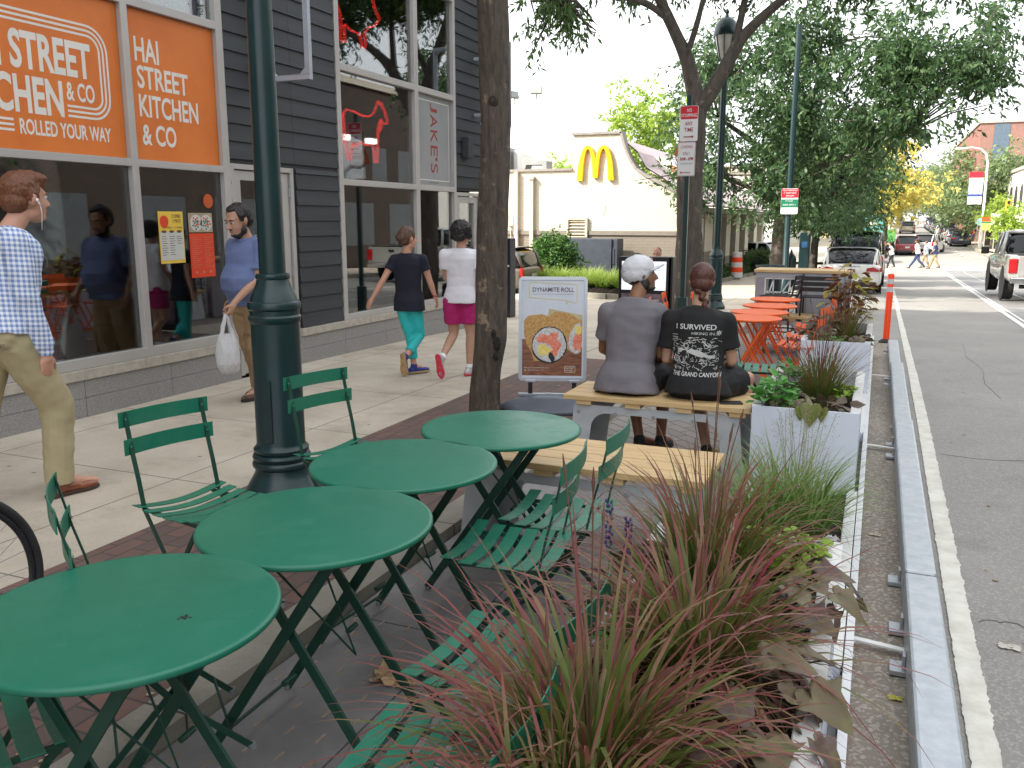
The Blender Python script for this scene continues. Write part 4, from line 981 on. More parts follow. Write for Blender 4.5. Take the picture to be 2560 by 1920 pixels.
for i in range(26):
    az=g.random()*2*PI; h=.45+.25*g.random(); l=.2*g.random(); x,y=-.35+.1*g.random(),4.4+.1*g.random()
    tip=V((x+math.cos(az)*l,y+math.sin(az)*l,-.01+h)); b.tube([(x,y,-.01),tip.lerp(V((x,y,-.01)),.4)+V((0,0,.04)),tip],[.0012]*3,4)
    for j in range(9):
        p=tip-V((0,0,.16*j/9)); d=V((g.gauss(0,1),g.gauss(0,1),.6)).normalized(); b.tube([p,p+d*.03],[.0007,.0005],3); b.ell(p+d*.031,(.0022,)*3,n=5,k=3)
b.build('seed_stalk',mat('straw_seed',(.30,.28,.14),.7),t)
# two single long blades reaching over the road barrier
def longblade(pts,w,lab,c,par):
    vs=[];fs=[];k=len(pts)
    b=B(); 
    P=[]
    for i in range((k-1)*6+1):
        s=i/6; j=min(int(s),k-2); f=s-j; p0=V(pts[max(j-1,0)]);p1=V(pts[j]);p2=V(pts[j+1]);p3=V(pts[min(j+2,k-1)])
        P.append(.5*((2*p1)+(-p0+p2)*f+(2*p0-5*p1+4*p2-p3)*f*f+(-p0+3*p1-3*p2+p3)*f**3))
    n=len(P)
    for i in range(n-1):
        w0=w*(1-(i/(n-1))**2); w1=w*(1-((i+1)/(n-1))**2); d=(P[i+1]-P[i]).normalized(); s=d.cross(V((0,0,1))).normalized()
        b.face(P[i]-s*w0/2,P[i]+s*w0/2,P[i+1]+s*w1/2,P[i+1]-s*w1/2)
    o=b.build('long_blade',mat('crimson_blade',c,.4,var=.2),par,label=lab)
longblade([(-.30,2.12,.42),(-.20,2.3,.66),(-.05,2.42,.66),(.12,2.46,.52),(.30,2.5,.22)],.010,'long crimson grass blade arching over the steel barrier',(.22,.03,.05),F2)
longblade([(-.36,1.7,.42),(-.24,1.95,.60),(-.06,2.15,.58),(.10,2.5,.38),(.20,2.8,.2)],.009,'long dusty pink grass blade crossing the white planter rim',(.26,.10,.08),F1)
# broad leaves
def leaf_shape(kind):
    if kind=='heart': return [(0,0),(.16,-.13),(.38,-.10),(.50,.12),(.42,.42),(.22,.72),(0,1.02)]
    if kind=='lobed': return [(0,0),(.09,-.11),(.22,-.15),(.34,-.09),(.40,.03),(.50,.11),(.62,.15),(.52,.26),(.39,.36),(.34,.50),(.23,.70),(.10,.90),(0,1.05)]
    if kind=='round': return [(0,0),(.25,.0),(.45,.2),(.5,.5),(.38,.8),(.18,.97),(0,1.0)]
    if kind=='oval': return [(0,0),(.14,.08),(.27,.35),(.27,.6),(.15,.85),(0,1.0)]
def leaf(b,p,az,pitch,size,kind='heart',fold=.25,roll=0,cup=.25):
    S=leaf_shape(kind); p=V(p)
    m=Euler((pitch,roll,az)).to_matrix()
    def T(x,y,k=1): return p+m@V((x*size,y*size,(abs(x)*fold*k-cup*y*y*.6+.045*math.sin(11*y+abs(x)*9)*(abs(x)*2.2))*size))
    n=len(S); k=n-2; vs=[]
    for x,y in S: vs.append(T(0,max(min(y,1.0),.02)))
    for sg in(1,-1):
        for x,y in S[1:-1]: vs.append(T(sg*x*.5,max(y,.02)*.5+.5*y,1.9))
        for x,y in S[1:-1]: vs.append(T(sg*x,y,.8))
    fs=[]
    for s in(0,1):
        o=n+s*2*k; e=o+k
        def q(*a): fs.append(a if s==0 else a[::-1])
        q(0,1,o); q(0,o,e); q(k,k+1,o+k-1); q(o+k-1,k+1,e+k-1)
        for i in range(k-1): q(i+1,i+2,o+i+1,o+i); q(o+i,o+i+1,e+i+1,e+i)
    b.add(vs,fs)
M_vine=leafmat('bronze_vine_leaf',(.10,.062,.060),(.135,.095,.065),(.15,.135,.065),.15,.42)
_n=M_vine.node_tree; 
def mottle(m,c,sc=55,f=.5):
    nt=m.node_tree; bs=nt.nodes['Principled BSDF']; src=bs.inputs['Base Color'].links[0].from_socket
    n=nt.nodes.new('ShaderNodeTexNoise'); n.inputs['Scale'].default_value=sc; n.inputs['Detail'].default_value=5; tc=nt.nodes.new('ShaderNodeTexCoord'); nt.links.new(tc.outputs['Object'],n.inputs['Vector'])
    r=nt.nodes.new('ShaderNodeValToRGB'); r.color_ramp.elements[0].position=.45; r.color_ramp.elements[1].position=.62; nt.links.new(n.outputs['Fac'],r.inputs[0])
    mu=nt.nodes.new('ShaderNodeMath'); mu.operation='MULTIPLY'; mu.inputs[1].default_value=f; nt.links.new(r.outputs[0],mu.inputs[0])
    mx=nt.nodes.new('ShaderNodeMix'); mx.data_type='RGBA'; nt.links.new(mu.outputs[0],mx.inputs[0]); nt.links.new(src,mx.inputs[6]); mx.inputs[7].default_value=(*c,1); nt.links.new(mx.outputs[2],bs.inputs['Base Color'])
    bp=nt.nodes.new('ShaderNodeBump'); bp.inputs['Strength'].default_value=.6; bp.inputs['Distance'].default_value=.006; nt.links.new(n.outputs['Fac'],bp.inputs['Height']); nt.links.new(bp.outputs[0],bs.inputs['Normal'])
mottle(M_vine,(.20,.19,.07),22,.40)
M_vineg=leafmat('olive_vine_leaf',(.14,.17,.04),(.19,.22,.05),None,.3,.45)
M_jenny=leafmat('lime_leaf',(.25,.42,.04),(.34,.50,.07),None,.35,.45)
M_herb=leafmat('herb_leaf',(.08,.27,.05),(.14,.38,.08),None,.3,.45)
M_cole=leafmat('coleus_leaf',(.10,.02,.018),(.20,.09,.03),(.42,.42,.05),.25,.5)
def leafplant(name,lab,cat,c,spots,kind,size,m,seed,n,r,h,grp=None,pitch=(-.9,.5),stem=True):
    g=random.Random(seed); t=thing(name,lab,cat,c,grp); b=B(); st=B()
    for i in range(n):
        az=g.random()*2*PI; rr=math.sqrt(g.random()); x=c[0]+r[0]*rr*math.cos(az); y=c[1]+r[1]*rr*math.sin(az); z=c[2]+h*(g.random()*(1-.5*rr)+.15)
        leaf(b,(x,y,z),az-PI/2+g.gauss(0,.6),pitch[0]+(pitch[1]-pitch[0])*g.random(),size*(.6+.6*g.random()),kind,fold=.15+.25*g.random(),roll=g.gauss(0,.3))
        if stem and i%2==0: st.tube([(c[0]+(x-c[0])*.3,c[1]+(y-c[1])*.3,c[2]-.01),(x,y,z)],.0018,5)
    for s in spots: leaf(b,s[:3],s[3],s[4],s[5],kind,fold=.2,roll=s[6] if len(s)>6 else 0); st.tube([(s[0],s[1],c[2]),(s[0],s[1],s[2])],.002,5)
    o=b.build('leaves',m,t,fix=False,smooth='all'); st.build('stem',mat(name+'_stem',(.10,.08,.04),.6),t,kind='stuff') if stem else None
    return t
VP='broad-leaved vines in the planters'
leafplant('sweet_potato_vine','large bronze vine leaves hanging over the near planter rim','vine',(-.14,1.80,.43),
  [(-.18,1.90,.57,-1.7,.05,.125,.15),(-.10,2.0,.54,-1.2,-.25,.115,-.2),(-.24,1.74,.54,-2.5,.1,.12,.1),(-.07,1.86,.53,-2.2,-.35,.12,.25),(-.14,1.68,.50,-2.9,-.1,.12),(-.05,1.73,.49,-1.9,-.6,.10,-.2),(-.22,1.60,.50,3.0,-.1,.115,.2),(-.11,1.56,.47,-2.3,-.35,.11)],'lobed',.10,M_vine,31,12,(.12,.22),.10,VP)
leafplant('sweet_potato_vine','bronze vine leaves folded over the rim beside the lime creeper','vine',(-.12,2.48,.42),
  [(-.10,2.52,.54,-1.5,.0,.11,.2),(-.05,2.44,.52,-2.0,-.4,.11),(-.17,2.40,.53,-2.6,.1,.12,-.2),(-.02,2.56,.50,-1.3,-.7,.10),(-.12,2.30,.51,-2.2,-.1,.11,.3)],'lobed',.09,M_vine,32,14,(.14,.16),.10,VP)
leafplant('sweet_potato_vine','dark vine leaves at the back of the nearest planter behind the green chairs','vine',(-.60,2.45,.42),[],'lobed',.11,M_vine,33,22,(.09,.30),.12,VP)
leafplant('sweet_potato_vine','bronze and olive vine leaves draped on the second planter front','vine',(-.30,5.35,.44),
  [],'heart',.10,M_vine,34,26,(.24,.13),.08,VP)
t=thing('hanging_leaf','olive heart-shaped leaf hanging over the white planter face','leaf',(-.30,5.15,.48)); b=B(); leaf(b,(-.30,5.165,.495),PI,-1.25,.125,'heart',fold=.15); leaf(b,(-.235,5.16,.485),PI-.5,-1.35,.085,'heart'); leaf(b,(-.36,5.16,.48),PI+.6,-1.3,.08,'heart'); b.build('leaf_blade',M_vineg,t,fix=False,smooth='all')
leafplant('creeping_jenny','lime green creeper with round leaves at the planter corner','creeper',(-.24,2.86,.42),[],'round',.035,M_jenny,35,230,(.16,.10),.12,None)
leafplant('leafy_herb','bright green leafy herb at the left corner of the second planter','herb',(-.52,5.33,.42),[],'oval',.075,M_herb,36,110,(.11,.13),.20,'green herbs in the planters',pitch=(-.2,1.0))
leafplant('leafy_herb','green herb between the grass and the green chair back','herb',(-.50,6.1,.42),[],'oval',.07,M_herb,37,60,(.10,.16),.18,'green herbs in the planters',pitch=(-.2,1.0))
leafplant('leafy_herb','small green herb under the red grass beside the chairs','herb',(-.62,2.0,.42),[],'oval',.05,M_herb,38,60,(.05,.2),.10,'green herbs in the planters')
leafplant('leafy_herb','low green herb at the front of the orange tables planter','herb',(-.36,8.4,.42),[],'oval',.05,M_herb,39,80,(.14,.10),.10,'green herbs in the planters')
leafplant('creeping_jenny','small lime creeper patch at the right of second planter','creeper',(-.13,5.9,.42),[],'round',.035,M_jenny,40,90,(.06,.16),.08,None)
leafplant('coleus','tall coleus with burgundy and yellow green leaves above the third planter','coleus',(-.25,9.55,.45),[],'oval',.10,M_cole,41,210,(.23,.16),.66,None,pitch=(-.7,.3))
leafplant('sweet_potato_vine','dull bronze vine leaves filling the left of third planter','vine',(-.46,8.85,.43),[],'heart',.11,M_vine,42,70,(.14,.45),.20,VP)
leafplant('sweet_potato_vine','dark vine leaves at the right front corner of third planter','vine',(-.12,8.5,.43),[],'heart',.09,M_vine,43,26,(.10,.18),.10,VP)
t=thing('salvia','purple salvia flower spike rising by the green chair','flower',(-.70,2.42,.42)); b=B(); st=B()
for (x,y,h) in((-.70,2.42,.30),(-.66,2.5,.22)):
    st.tube([(x,y,.42),(x+.01,y,.42+h)],.0018,5)
    for k in range(26):
        a=k*2.4; z=.42+h*(.45+.55*k/26); b.ell((x+.009*math.cos(a),y+.009*math.sin(a),z),(.005,.005,.007),n=6,k=4)
b.build('petals',mat('violet_petal',(.085,.045,.20),.6),t,smooth='all'); st.build('stem',M_herb,t)
t=thing('salvia','pale purple salvia spikes left of the second planter grass','flower',(-.58,6.45,.42)); b=B(); st=B()
for i in range(3):
    x=-.6+.05*(i%3); y=6.3+.07*i; h=.26+.03*(i%3); st.tube([(x,y,.42),(x,y,.42+h)],.0018,5)
    for k in range(16): a=k*2.4; b.ell((x+.009*math.cos(a),y+.009*math.sin(a),.42+h*(.5+.5*k/16)),(.005,.005,.007),n=6,k=3)
b.build('petals',bpy.data.materials['violet_petal'],t,smooth='all'); st.build('stem',M_herb,t)
t=thing('lantana','orange flowers poking up at the corner of the third planter','flower',(-.52,8.5,.42)); b=B(); st=B(); g=random.Random(5)
for i in range(4):
    x=-.58+.10*g.random(); y=8.35+.4*g.random(); z=.5+.14*g.random(); st.tube([(x,y,.42),(x,y,z)],.0018,5)
    for k in range(9): b.ell((x+g.gauss(0,.014),y+g.gauss(0,.014),z+g.gauss(0,.008)),(.009,.009,.006),n=6,k=3)
b.build('petals',mat('orange_petal',(.8,.14,.02),.6),t,smooth='all'); st.build('stem',M_herb,t)
# litter
def crumple(name,lab,cat,c,s,m,seed,flat=.5):
    b=B(); g=random.Random(seed); n=9
    P=[[V((c[0]+(i/n-.5)*s+g.gauss(0,s*.045),c[1]+(j/n-.5)*s*.62+g.gauss(0,s*.05),c[2]+.004+abs(g.gauss(0,s*.13))*flat*(1-((i/n-.5)**2+(j/n-.5)**2)))) for j in range(n+1)] for i in range(n+1)]
    for i in range(n):
        for j in range(n):
            b.face(P[i][j],P[i+1][j],P[i+1][j+1]); b.face(P[i][j],P[i+1][j+1],P[i][j+1])
    tag(b.build(name,m,None,loc=c),lab,cat)
crumple('paper_napkin','crumpled brown paper napkin on the grey deck','napkin',(-1.47,2.43,DZ),.17,mat('kraft_paper',(.50,.34,.18),.8,var=.1),3,.8)
crumple('paper_scrap','white torn paper scrap on the soil of the low planter','litter',(-.12,4.35,-.01),.09,M_white,4,1)
crumple('dry_leaf','pale curled leaf lying in the gutter strip','leaf',(.09,4.9,-.146),.06,mat('pale_litter',(.5,.45,.36),.8),6,.5)
crumple('fallen_leaf','yellow green fallen leaf beside the barrier foot','leaf',(.17,3.15,-.146),.05,mat('yellow_leaf',(.5,.48,.08),.6),7,.4)
crumple('tissue_scrap','white scrap of tissue on the asphalt right of the barrier','litter',(.60,3.75,-.148),.08,mat('off_white_scrap',(.55,.52,.45),.8),8,.3)

g=random.Random(44); b=B()
for i in range(150):
    y=1.5+11*g.random()**1.3; x=g.choice([.03+.15*g.random(),-2.12-.03*g.random(),-3.3+1.2*g.random(),.5+.9*g.random(),-2-1.2*g.random()]); z=(road(y)+.006 if x>-.02 else .004); s=.004+.010*g.random(); a=g.random()*3
    b.prism([(s*math.cos(a+t)*(1.6 if t<2 else .8),s*math.sin(a+t)) for t in (0,1.3,2.4,3.6,5)],(x,y,z),(1,0,0),(0,1,0),(0,0,.0015))
o=b.build('litter',mat('dry_debris',(.20,.14,.08),.8,c2=(.42,.36,.26),scale=3,kind='World'),None); tag(o,'specks of dry leaf and grit on gutter and paving','litter',kind='stuff')
b=B()
for pts in([(.50,3.98),(.62,4.0),(.78,3.95),(.93,3.99),(1.1,3.93),(1.3,3.96),(1.6,3.9),(2.0,3.95)],[(.52,6.9),(.8,6.85),(1.1,6.93),(1.5,6.86),(2.1,6.9)],[(1.2,9.5),(1.15,10.4),(1.25,11.6),(1.18,13),(1.3,15)]):
    P=[]
    for p,q in zip(pts,pts[1:]):
        for k in range(5): f=k/5; P.append((p[0]+(q[0]-p[0])*f+g.gauss(0,.006),p[1]+(q[1]-p[1])*f+g.gauss(0,.008)))
    for p,q in zip(P,P[1:]): b.bar((p[0],p[1],road(p[1])+.002),(q[0],q[1],road(q[1])+.002),.004+.003*g.random(),.001)
b.build('road_cracks',mat('crack_fill',(.12,.11,.10),.9),kind='structure')
# ---------------------------------------------------------------- bar counter with lattice panel
by=11.55; t=thing('bar_counter','standing bar with pine top, white lattice panel and grey panels','counter',(-.85,by,DZ))
b=B(); b.bb(-1.44,-.27,by-.28,by+.28,.905,.94); b.build('top',M_slatx,t,bevel=.004)
M_mauve=mat('mauve_grey_panel',(.33,.30,.33),.5,var=.08); M_gpan=mat('blue_grey_sheet',(.42,.45,.50),.4,metal=.3,var=.08)
b=B(); b.bb(-1.42,-.29,by-.25,by-.23,.84,.904); b.build('apron',M_gpan,t)
b=B(); b.bb(-1.42,-1.31,by-.25,by+.2,DZ,.839); b.bb(-.90,-.79,by-.25,by+.2,DZ,.839); b.bb(-.37,-.29,by-.25,by+.2,DZ,.839); b.build('post_panel',M_mauve,t,bevel=.003)
b=B(); b.bb(-.788,-.372,by-.24,by-.22,DZ,.839); pn=b.build('back_panel',M_gpan,t)
M_logo=mat('pale_emblem',(.62,.66,.70),.5)
for cx in(-.63,-.50):
    b=B(); b.tube([(cx+.045*math.cos(a),by-.243,.42+.045*math.sin(a)) for a in [2*PI*k/20 for k in range(20)]],.005,6,closed=True); b.bar((cx-.025,by-.243,.40),(cx+.025,by-.243,.44),.008,.004,up=(0,1,0)); b.bar((cx-.03,by-.243,.43),(cx+.01,by-.243,.44),.008,.004,up=(0,1,0)); b.build('round_emblem',M_logo,pn)
b=B(); b.bar((-.66,by-.243,.50),(-.47,by-.243,.50),.006,.003,up=(0,1,0)); b.build('lettering_rule',M_logo,pn)
b=B(); g=random.Random(12); X0,X1,Z0,Z1=-1.30,-.91,.06,.83
for p,q in(((X0,Z0),(X0,Z1)),((X1,Z0),(X1,Z1)),((X0,Z0),(X1,Z0)),((X0,Z1),(X1,Z1)),((X0,.45),(X1,.47)),((X0,.66),(X1,.66)),((X0,.28),(X1,.28)),((-1.20,.45),(-1.20,Z1)),((-1.09,Z0),(-1.09,.66)),((-1.0,.3),(-1.0,Z1)),((X0,.47),(-1.2,.82)),((-1.2,.48),(-1.0,.81)),((-1.09,.65),(-.92,.47)),((-1.0,.65),(-.92,.82)),((X0,.3),(-1.1,.44)),((-1.09,.28),(-.93,.45)),((-1.28,.1),(-1.1,.27)),((-1.0,.08),(-.92,.27)),((-1.15,.55),(-1.15,.66)),((-1.25,.56),(-1.09,.56))):
    b.bar((p[0],by-.24,p[1]),(q[0],by-.24,q[1]),.016,.008,up=(0,1,0))
b.build('lattice_panel',M_white,t)
def barchair(x,y,rz,lab):
    t=thing('bar_chair',lab,'bar chair',(x,y,DZ),'black metal bar chairs'); m=M_black; A=Matrix.Rotation(rz,3,'Z')
    def q(px,py,pz): v=A@V((px,py,0)); return (x+v.x,y+v.y,DZ+pz)
    b=B()
    for i in range(5): b.bar(q(-.15+i*.075,-.2,.70),q(-.15+i*.075,.2,.70),.058,.012)
    b.build('seat',m,t)
    b=B()
    for z in(.80,.865,.93): b.bar(q(-.22-(z-.8)*.2,-.21,z),q(-.22-(z-.8)*.2,.21,z),.010,.050)
    b.build('backrest',m,t)
    for s in(1,-1):
        b=B(); b.tube([q(-.245,.2*s,.96),q(-.21,.2*s,.74),q(-.17,.2*s,.66),q(-.20,.22*s,.0)],.011,8); b.build('leg',m,t)
        b=B(); b.tube([q(-.17,.2*s,.69),q(.15,.2*s,.69),q(.19,.2*s,.66),q(.22,.22*s,.0)],.011,8); b.build('leg',m,t)
    b=B(); b.tube([q(-.19,-.21,.28),q(-.19,.21,.28),q(.2,.21,.28),q(.2,-.21,.28)],.009,8,closed=True); b.build('footrest',m,t)
barchair(-.62,11.0,R(90),'black bar chair facing the blue grey panel of the counter')
barchair(-1.10,11.0,R(172),'black bar chair turned sideways before the white lattice')

# ---------------------------------------------------------------- street lamps
M_lamp=mat('dark_teal_paint',(.008,.032,.034),.33,c2=(.006,.025,.027),scale=5,bump=.06,bscale=90,rvar=.1)
def lamp(x,y,g,lab,full=True):
    t=thing('street_lamp',lab,'street lamp',(x,y,g),'dark teal street lamps')
    b=B(); b.lathe([(.215,0),(.215,.045),(.21,.06),(.20,.075),(.185,.10),(.165,.135),(.150,.165),(.146,.19)],(x,y,g),48); base=b.build('base',M_lamp,t,smooth=True)
    b=B(); b.lathe([(.150,.19),(.160,.198),(.163,.212),(.158,.226),(.150,.232),(.157,.242),(.160,.255),(.153,.27),(.142,.276),(.150,.284),(.152,.30),(.138,.315),(.133,.33),(.130,1.0),(.134,1.005),(.141,1.02),(.141,1.035),(.133,1.045),(.133,1.07),(.142,1.08),(.144,1.10),(.138,1.115),(.130,1.12),(.120,1.15),(.105,1.18),(.092,1.21),(.086,1.235),(.090,1.24),(.092,1.252),(.088,1.265),(.071,1.27)],(x,y,g),48); b.build('lower_shaft',M_lamp,t,smooth=True)
    b=B(); b.lathe([(.070,1.268),(.068,2.2),(.060,3.5),(.055,4.75),(.075,4.76),(.075,4.80),(.05,4.85)],(x,y,g),32); b.build('upper_shaft',M_lamp,t,smooth=True)
    b=B(); b.bb(x-.008+.0,x+.05,y-.134,y-.1295,g+.35,g+.70) ; o=b.build('access_door',M_lamp,t,bevel=.002)
    # lantern
    b=B(); b.lathe([(.05,4.85),(.09,4.88),(.13,4.95),(.20,5.25),(.215,5.35)],(x,y,g),24); b.build('globe',mat('ribbed_lantern_glass',(.62,.62,.58),.25,var=.08) if full else bpy.data.materials['ribbed_lantern_glass'],t,smooth=True)
    b=B()
    for k in range(8):
        a=2*PI*k/8; b.tube([(x+r_*math.cos(a),y+r_*math.sin(a),g+z) for r_,z in((.06,4.84),(.10,4.88),(.14,4.95),(.21,5.25),(.225,5.36))],.009,6)
    b.build('cage',M_lamp,t)
    b=B(); b.lathe([(.235,5.33),(.24,5.36),(.235,5.42),(.21,5.52),(.17,5.60),(.10,5.66),(.04,5.69),(.03,5.74),(.045,5.77),(.03,5.81),(0,5.84)],(x,y,g),32); b.build('hood',M_lamp,t,smooth=True)
    return t
lamp(-3.02,3.82,0,'thick dark teal lamp post on the brick strip behind the green chair')
lamp(-3.06,18.0,walk(18),'complete dark teal street lamp with lantern among the leaves',False)
# ================================================================ people: fused body surface + clothing
def skinmat(name,c):
    t=NT(name); co=t.co(); n=t.noise(co,14,4)
    t.P(Base_Color=t.ramp(n,[(.3,tuple(x*.86 for x in c)),(.7,c)]),Roughness=.5,Subsurface_Weight=.12,Subsurface_Scale=.01,Specular_IOR_Level=.35,Normal=t.bump(t.noise(co,220,2),.12,.001))
    t.b.inputs['Subsurface Radius'].default_value=(1,.35,.2); return t.m
def cloth(name,c,rough=.85,weave=900,var=.1,c2=None):
    return mat(name,c,rough,c2=c2 or tuple(x*(1-var) for x in c[:3]),scale=5,bump=.35,bscale=weave,bdist=.001)
def hairmat(name,c):
    t=NT(name); co=t.co('Object',(1,1,.22)); n=t.noise(co,170,3,.7)
    t.P(Base_Color=t.ramp(n,[(.3,tuple(x*.35 for x in c)),(.75,c)]),Roughness=.42,Normal=t.bump(n,.9,.004)); return t.m
def loft(b,st,n=20):
    vs=[];fs=[];k=len(st)
    for c,f,s,rf,rs in st:
        c=V(c)
        for j in range(n):
            a=2*PI*j/n; ca,sa=math.cos(a),math.sin(a)
            e=.82 if True else 1
            x=math.copysign(abs(ca)**e,ca); y=math.copysign(abs(sa)**e,sa); vs.append(c+f*(x*rf)+s*(y*rs))
    for i in range(k-1):
        for j in range(n): fs.append((i*n+j,i*n+(j+1)%n,(i+1)*n+(j+1)%n,(i+1)*n+j))
    fs.append(tuple(range(n-1,-1,-1))); fs.append(tuple((k-1)*n+j for j in range(n)))
    b.add(vs,fs)
def limb(b,pts,rs,ends=(0,0),n=14):
    pts=[V(p) for p in pts]; b.tube(pts,rs,n)
    for p,r in list(zip(pts,rs))[1:-1]: b.ell(p,(r*.99,)*3,n=12,k=8)
    if ends[0]: b.ell(pts[0],(rs[0],)*3,n=12,k=8)
    if ends[1]: b.ell(pts[-1],(rs[-1],)*3,n=12,k=8)
def hand(b,w,d,nrm,sc=1,curl=.5,side=1,spread=.12,thumb=.7):
    """w wrist, d direction of the hand, nrm = direction the palm faces, side=+1: thumb on the d x nrm side"""
    d=V(d).normalized(); nrm=V(nrm); nrm=(nrm-d*nrm.dot(d)).normalized(); s=d.cross(nrm)*side
    m=Matrix((s,nrm,d)).transposed()
    b.cap(w,w+d*.03*sc,.026*sc,.030*sc)
    b.ell(w+d*.052*sc,(.040*sc,.016*sc,.048*sc),m)
    L=[.070,.078,.074,.058]
    for i in range(4):
        x=(.028-.0185*i)*sc; base=w+d*(.090-.004*abs(i-1.2))*sc+s*x; a=curl*(.7+.12*i); p=base-d*.03*sc; b.cap(p,base,.0098*sc,.0092*sc); p=base
        ang=a*.5; ll=L[i]*sc
        for k,fr in enumerate((.45,.32,.23)):
            dd=(d*math.cos(ang)+nrm*math.sin(ang)+s*(.028-.0185*i)*spread*12*(1-k*.3)*.3).normalized(); q=p+dd*ll*fr; b.cap(p,q,(.0088-.0008*k)*sc,(.0082-.0008*k)*sc); p=q; ang+=a*.9
    p=w+d*.025*sc+s*.026*sc; dd=(d*.62+s*.65+nrm*.45*thumb).normalized(); q=p+dd*.038*sc; b.cap(p,q,.0125*sc,.0105*sc); dd=(d*.9+s*.25+nrm*.5*thumb).normalized(); r_=q+dd*.030*sc; b.cap(q,r_,.0100*sc,.0088*sc); b.cap(r_,r_+dd*.022*sc,.0088*sc,.0075*sc)
def shoe(b,an,toe,sc=1,w=.044):
    an=V(an);toe=V(toe); d=(toe-an); d=V((d.x,d.y,0)).normalized() if abs(d.z)<.2 else d.normalized(); return d
class Human:
    def __init__(s,name,label,J,f,skin,vox=.009,sc=1,face=None,cat='person',child=False,headup=None,grp=None,hands=True,curl=(.5,.5),girth=1,palm=None,handdir=None,hsc=1.0):
        s.hk=sc*hsc; s.J={k:V(v) for k,v in J.items()}; J=s.J; s.f=V(f).normalized(); s.sc=sc; s.vox=vox; s.g=girth
        s.up=(J['neck']-J['pelvis']).normalized(); s.s=s.f.cross(V((0,0,1))).normalized()   # side: towards the person's right
        s.tf=(s.f-s.up*s.f.dot(s.up)).normalized()
        s.hf=V(face).normalized() if face is not None else s.f
        hu=V(headup) if headup else (J['head']-J['neck']).normalized()*.4+V((0,0,1)); s.hs=s.hf.cross(hu).normalized(); s.hu=s.hs.cross(s.hf).normalized()
        b=B(); b2=s.torso(b,0); J_=J; k=sc
        b.cap(J['neck']-s.up*.04,J['head']-s.hu*.05*k,.056*k,.052*k)
        s.head(b)
        for q,sd in(('L',-1),('R',1)):
            if 'el'+q in J:
                limb(b,[J['neck'].lerp(J['sh'+q],.25)-s.up*.04,J['sh'+q],J['el'+q].lerp(J['sh'+q],.5),J['el'+q],J['el'+q].lerp(J['wr'+q],.35),J['wr'+q]],[.055*k,.050*k,.045*k,.036*k,.038*k,.025*k],(1,1))
                if hands:
                    d=J['wr'+q]-J['el'+q]
                    if handdir and q in handdir: d=V(handdir[q])
                    pn=V(palm[q]) if palm and q in palm else -s.s*sd
                    dn=d.normalized(); pn=(pn-dn*pn.dot(dn)).normalized(); want=s.f
                    side=1 if dn.cross(pn).dot(want)>0 else -1
                    hand(b,J['wr'+q],d,pn,k,curl[0 if q=='L' else 1],side)
                else: b.ell(J['wr'+q]+(J['wr'+q]-J['el'+q]).normalized()*.06*k,(.03*k,.03*k,.06*k))
            limb(b,[J['hip'+q],J['hip'+q].lerp(J['kn'+q],.5),J['kn'+q],J['kn'+q].lerp(J['an'+q],.3),J['kn'+q].lerp(J['an'+q],.75),J['an'+q]],[.085*k*girth,.074*k*girth,.055*k,.056*k,.040*k,.034*k],(1,1))
            to=J['to'+q]; b.cap(J['an'+q]-s.hu*0,J['an'+q].lerp(to,.75),.034*k,.026*k)
        s.o=organic(b,name,skin,None,vox,4,loc=(J['pelvis'].x,J['pelvis'].y,min(J['anL'].z,J['anR'].z)-.06))
        tag(s.o,label,cat,grp)
    def torso(s,b,add,top=True):
        J=s.J;k=s.sc;g=s.g; P,N=J['pelvis'],J['neck']; D=N-P
        st=[(-.16,.085,.13),(-.05,.115,.165),(.08,.112,.160),(.28,.10*g,.135*g**.5),(.5,.108,.148),(.72,.112,.165),(.86,.095,.155),(.95,.065,.10)]
        loft(b,[(P+D*t+s.tf*(.02*math.sin(PI*max(0,t))),s.tf,s.s,rf*k+add,rs*k+add) for t,rf,rs in st])
        for q in 'LR': b.cap(N-s.up*.05,J['sh'+q],.05*k+add,.052*k+add)
    def head(s,b):
        c=s.J['head'];k=s.hk; f,sd,u=s.hf,s.hs,s.hu; m=Matrix((f,sd,u)).transposed(); E=lambda p,r:b.ell(c+(f*p[0]+sd*p[1]+u*p[2])*k,tuple(x*k for x in r),m,n=18,k=12)
        E((-.012,0,.022),(.094,.076,.094)); E((.030,0,-.030),(.064,.060,.082)); E((.050,0,-.090),(.038,.040,.030)); E((.015,0,-.075),(.055,.056,.04)); E((.070,0,.022),(.022,.050,.014))
        E((.060,.030,-.035),(.022,.022,.02)); E((.060,-.030,-.035),(.022,.022,.02))
        b.cap(c+(f*.090+u*.006)*k,c+(f*.113-u*.030)*k,.0085*k,.0125*k); E((.100,.012,-.036),(.010,.009,.008)); E((.100,-.012,-.036),(.010,.009,.008)); E((.086,0,-.066),(.012,.026,.012)); E((.082,0,-.092),(.016,.022,.016))
        for q in(1,-1): E((-.004,.076*q,-.012),(.017,.010,.031)); E((-.010,.084*q,-.004),(.014,.007,.024))
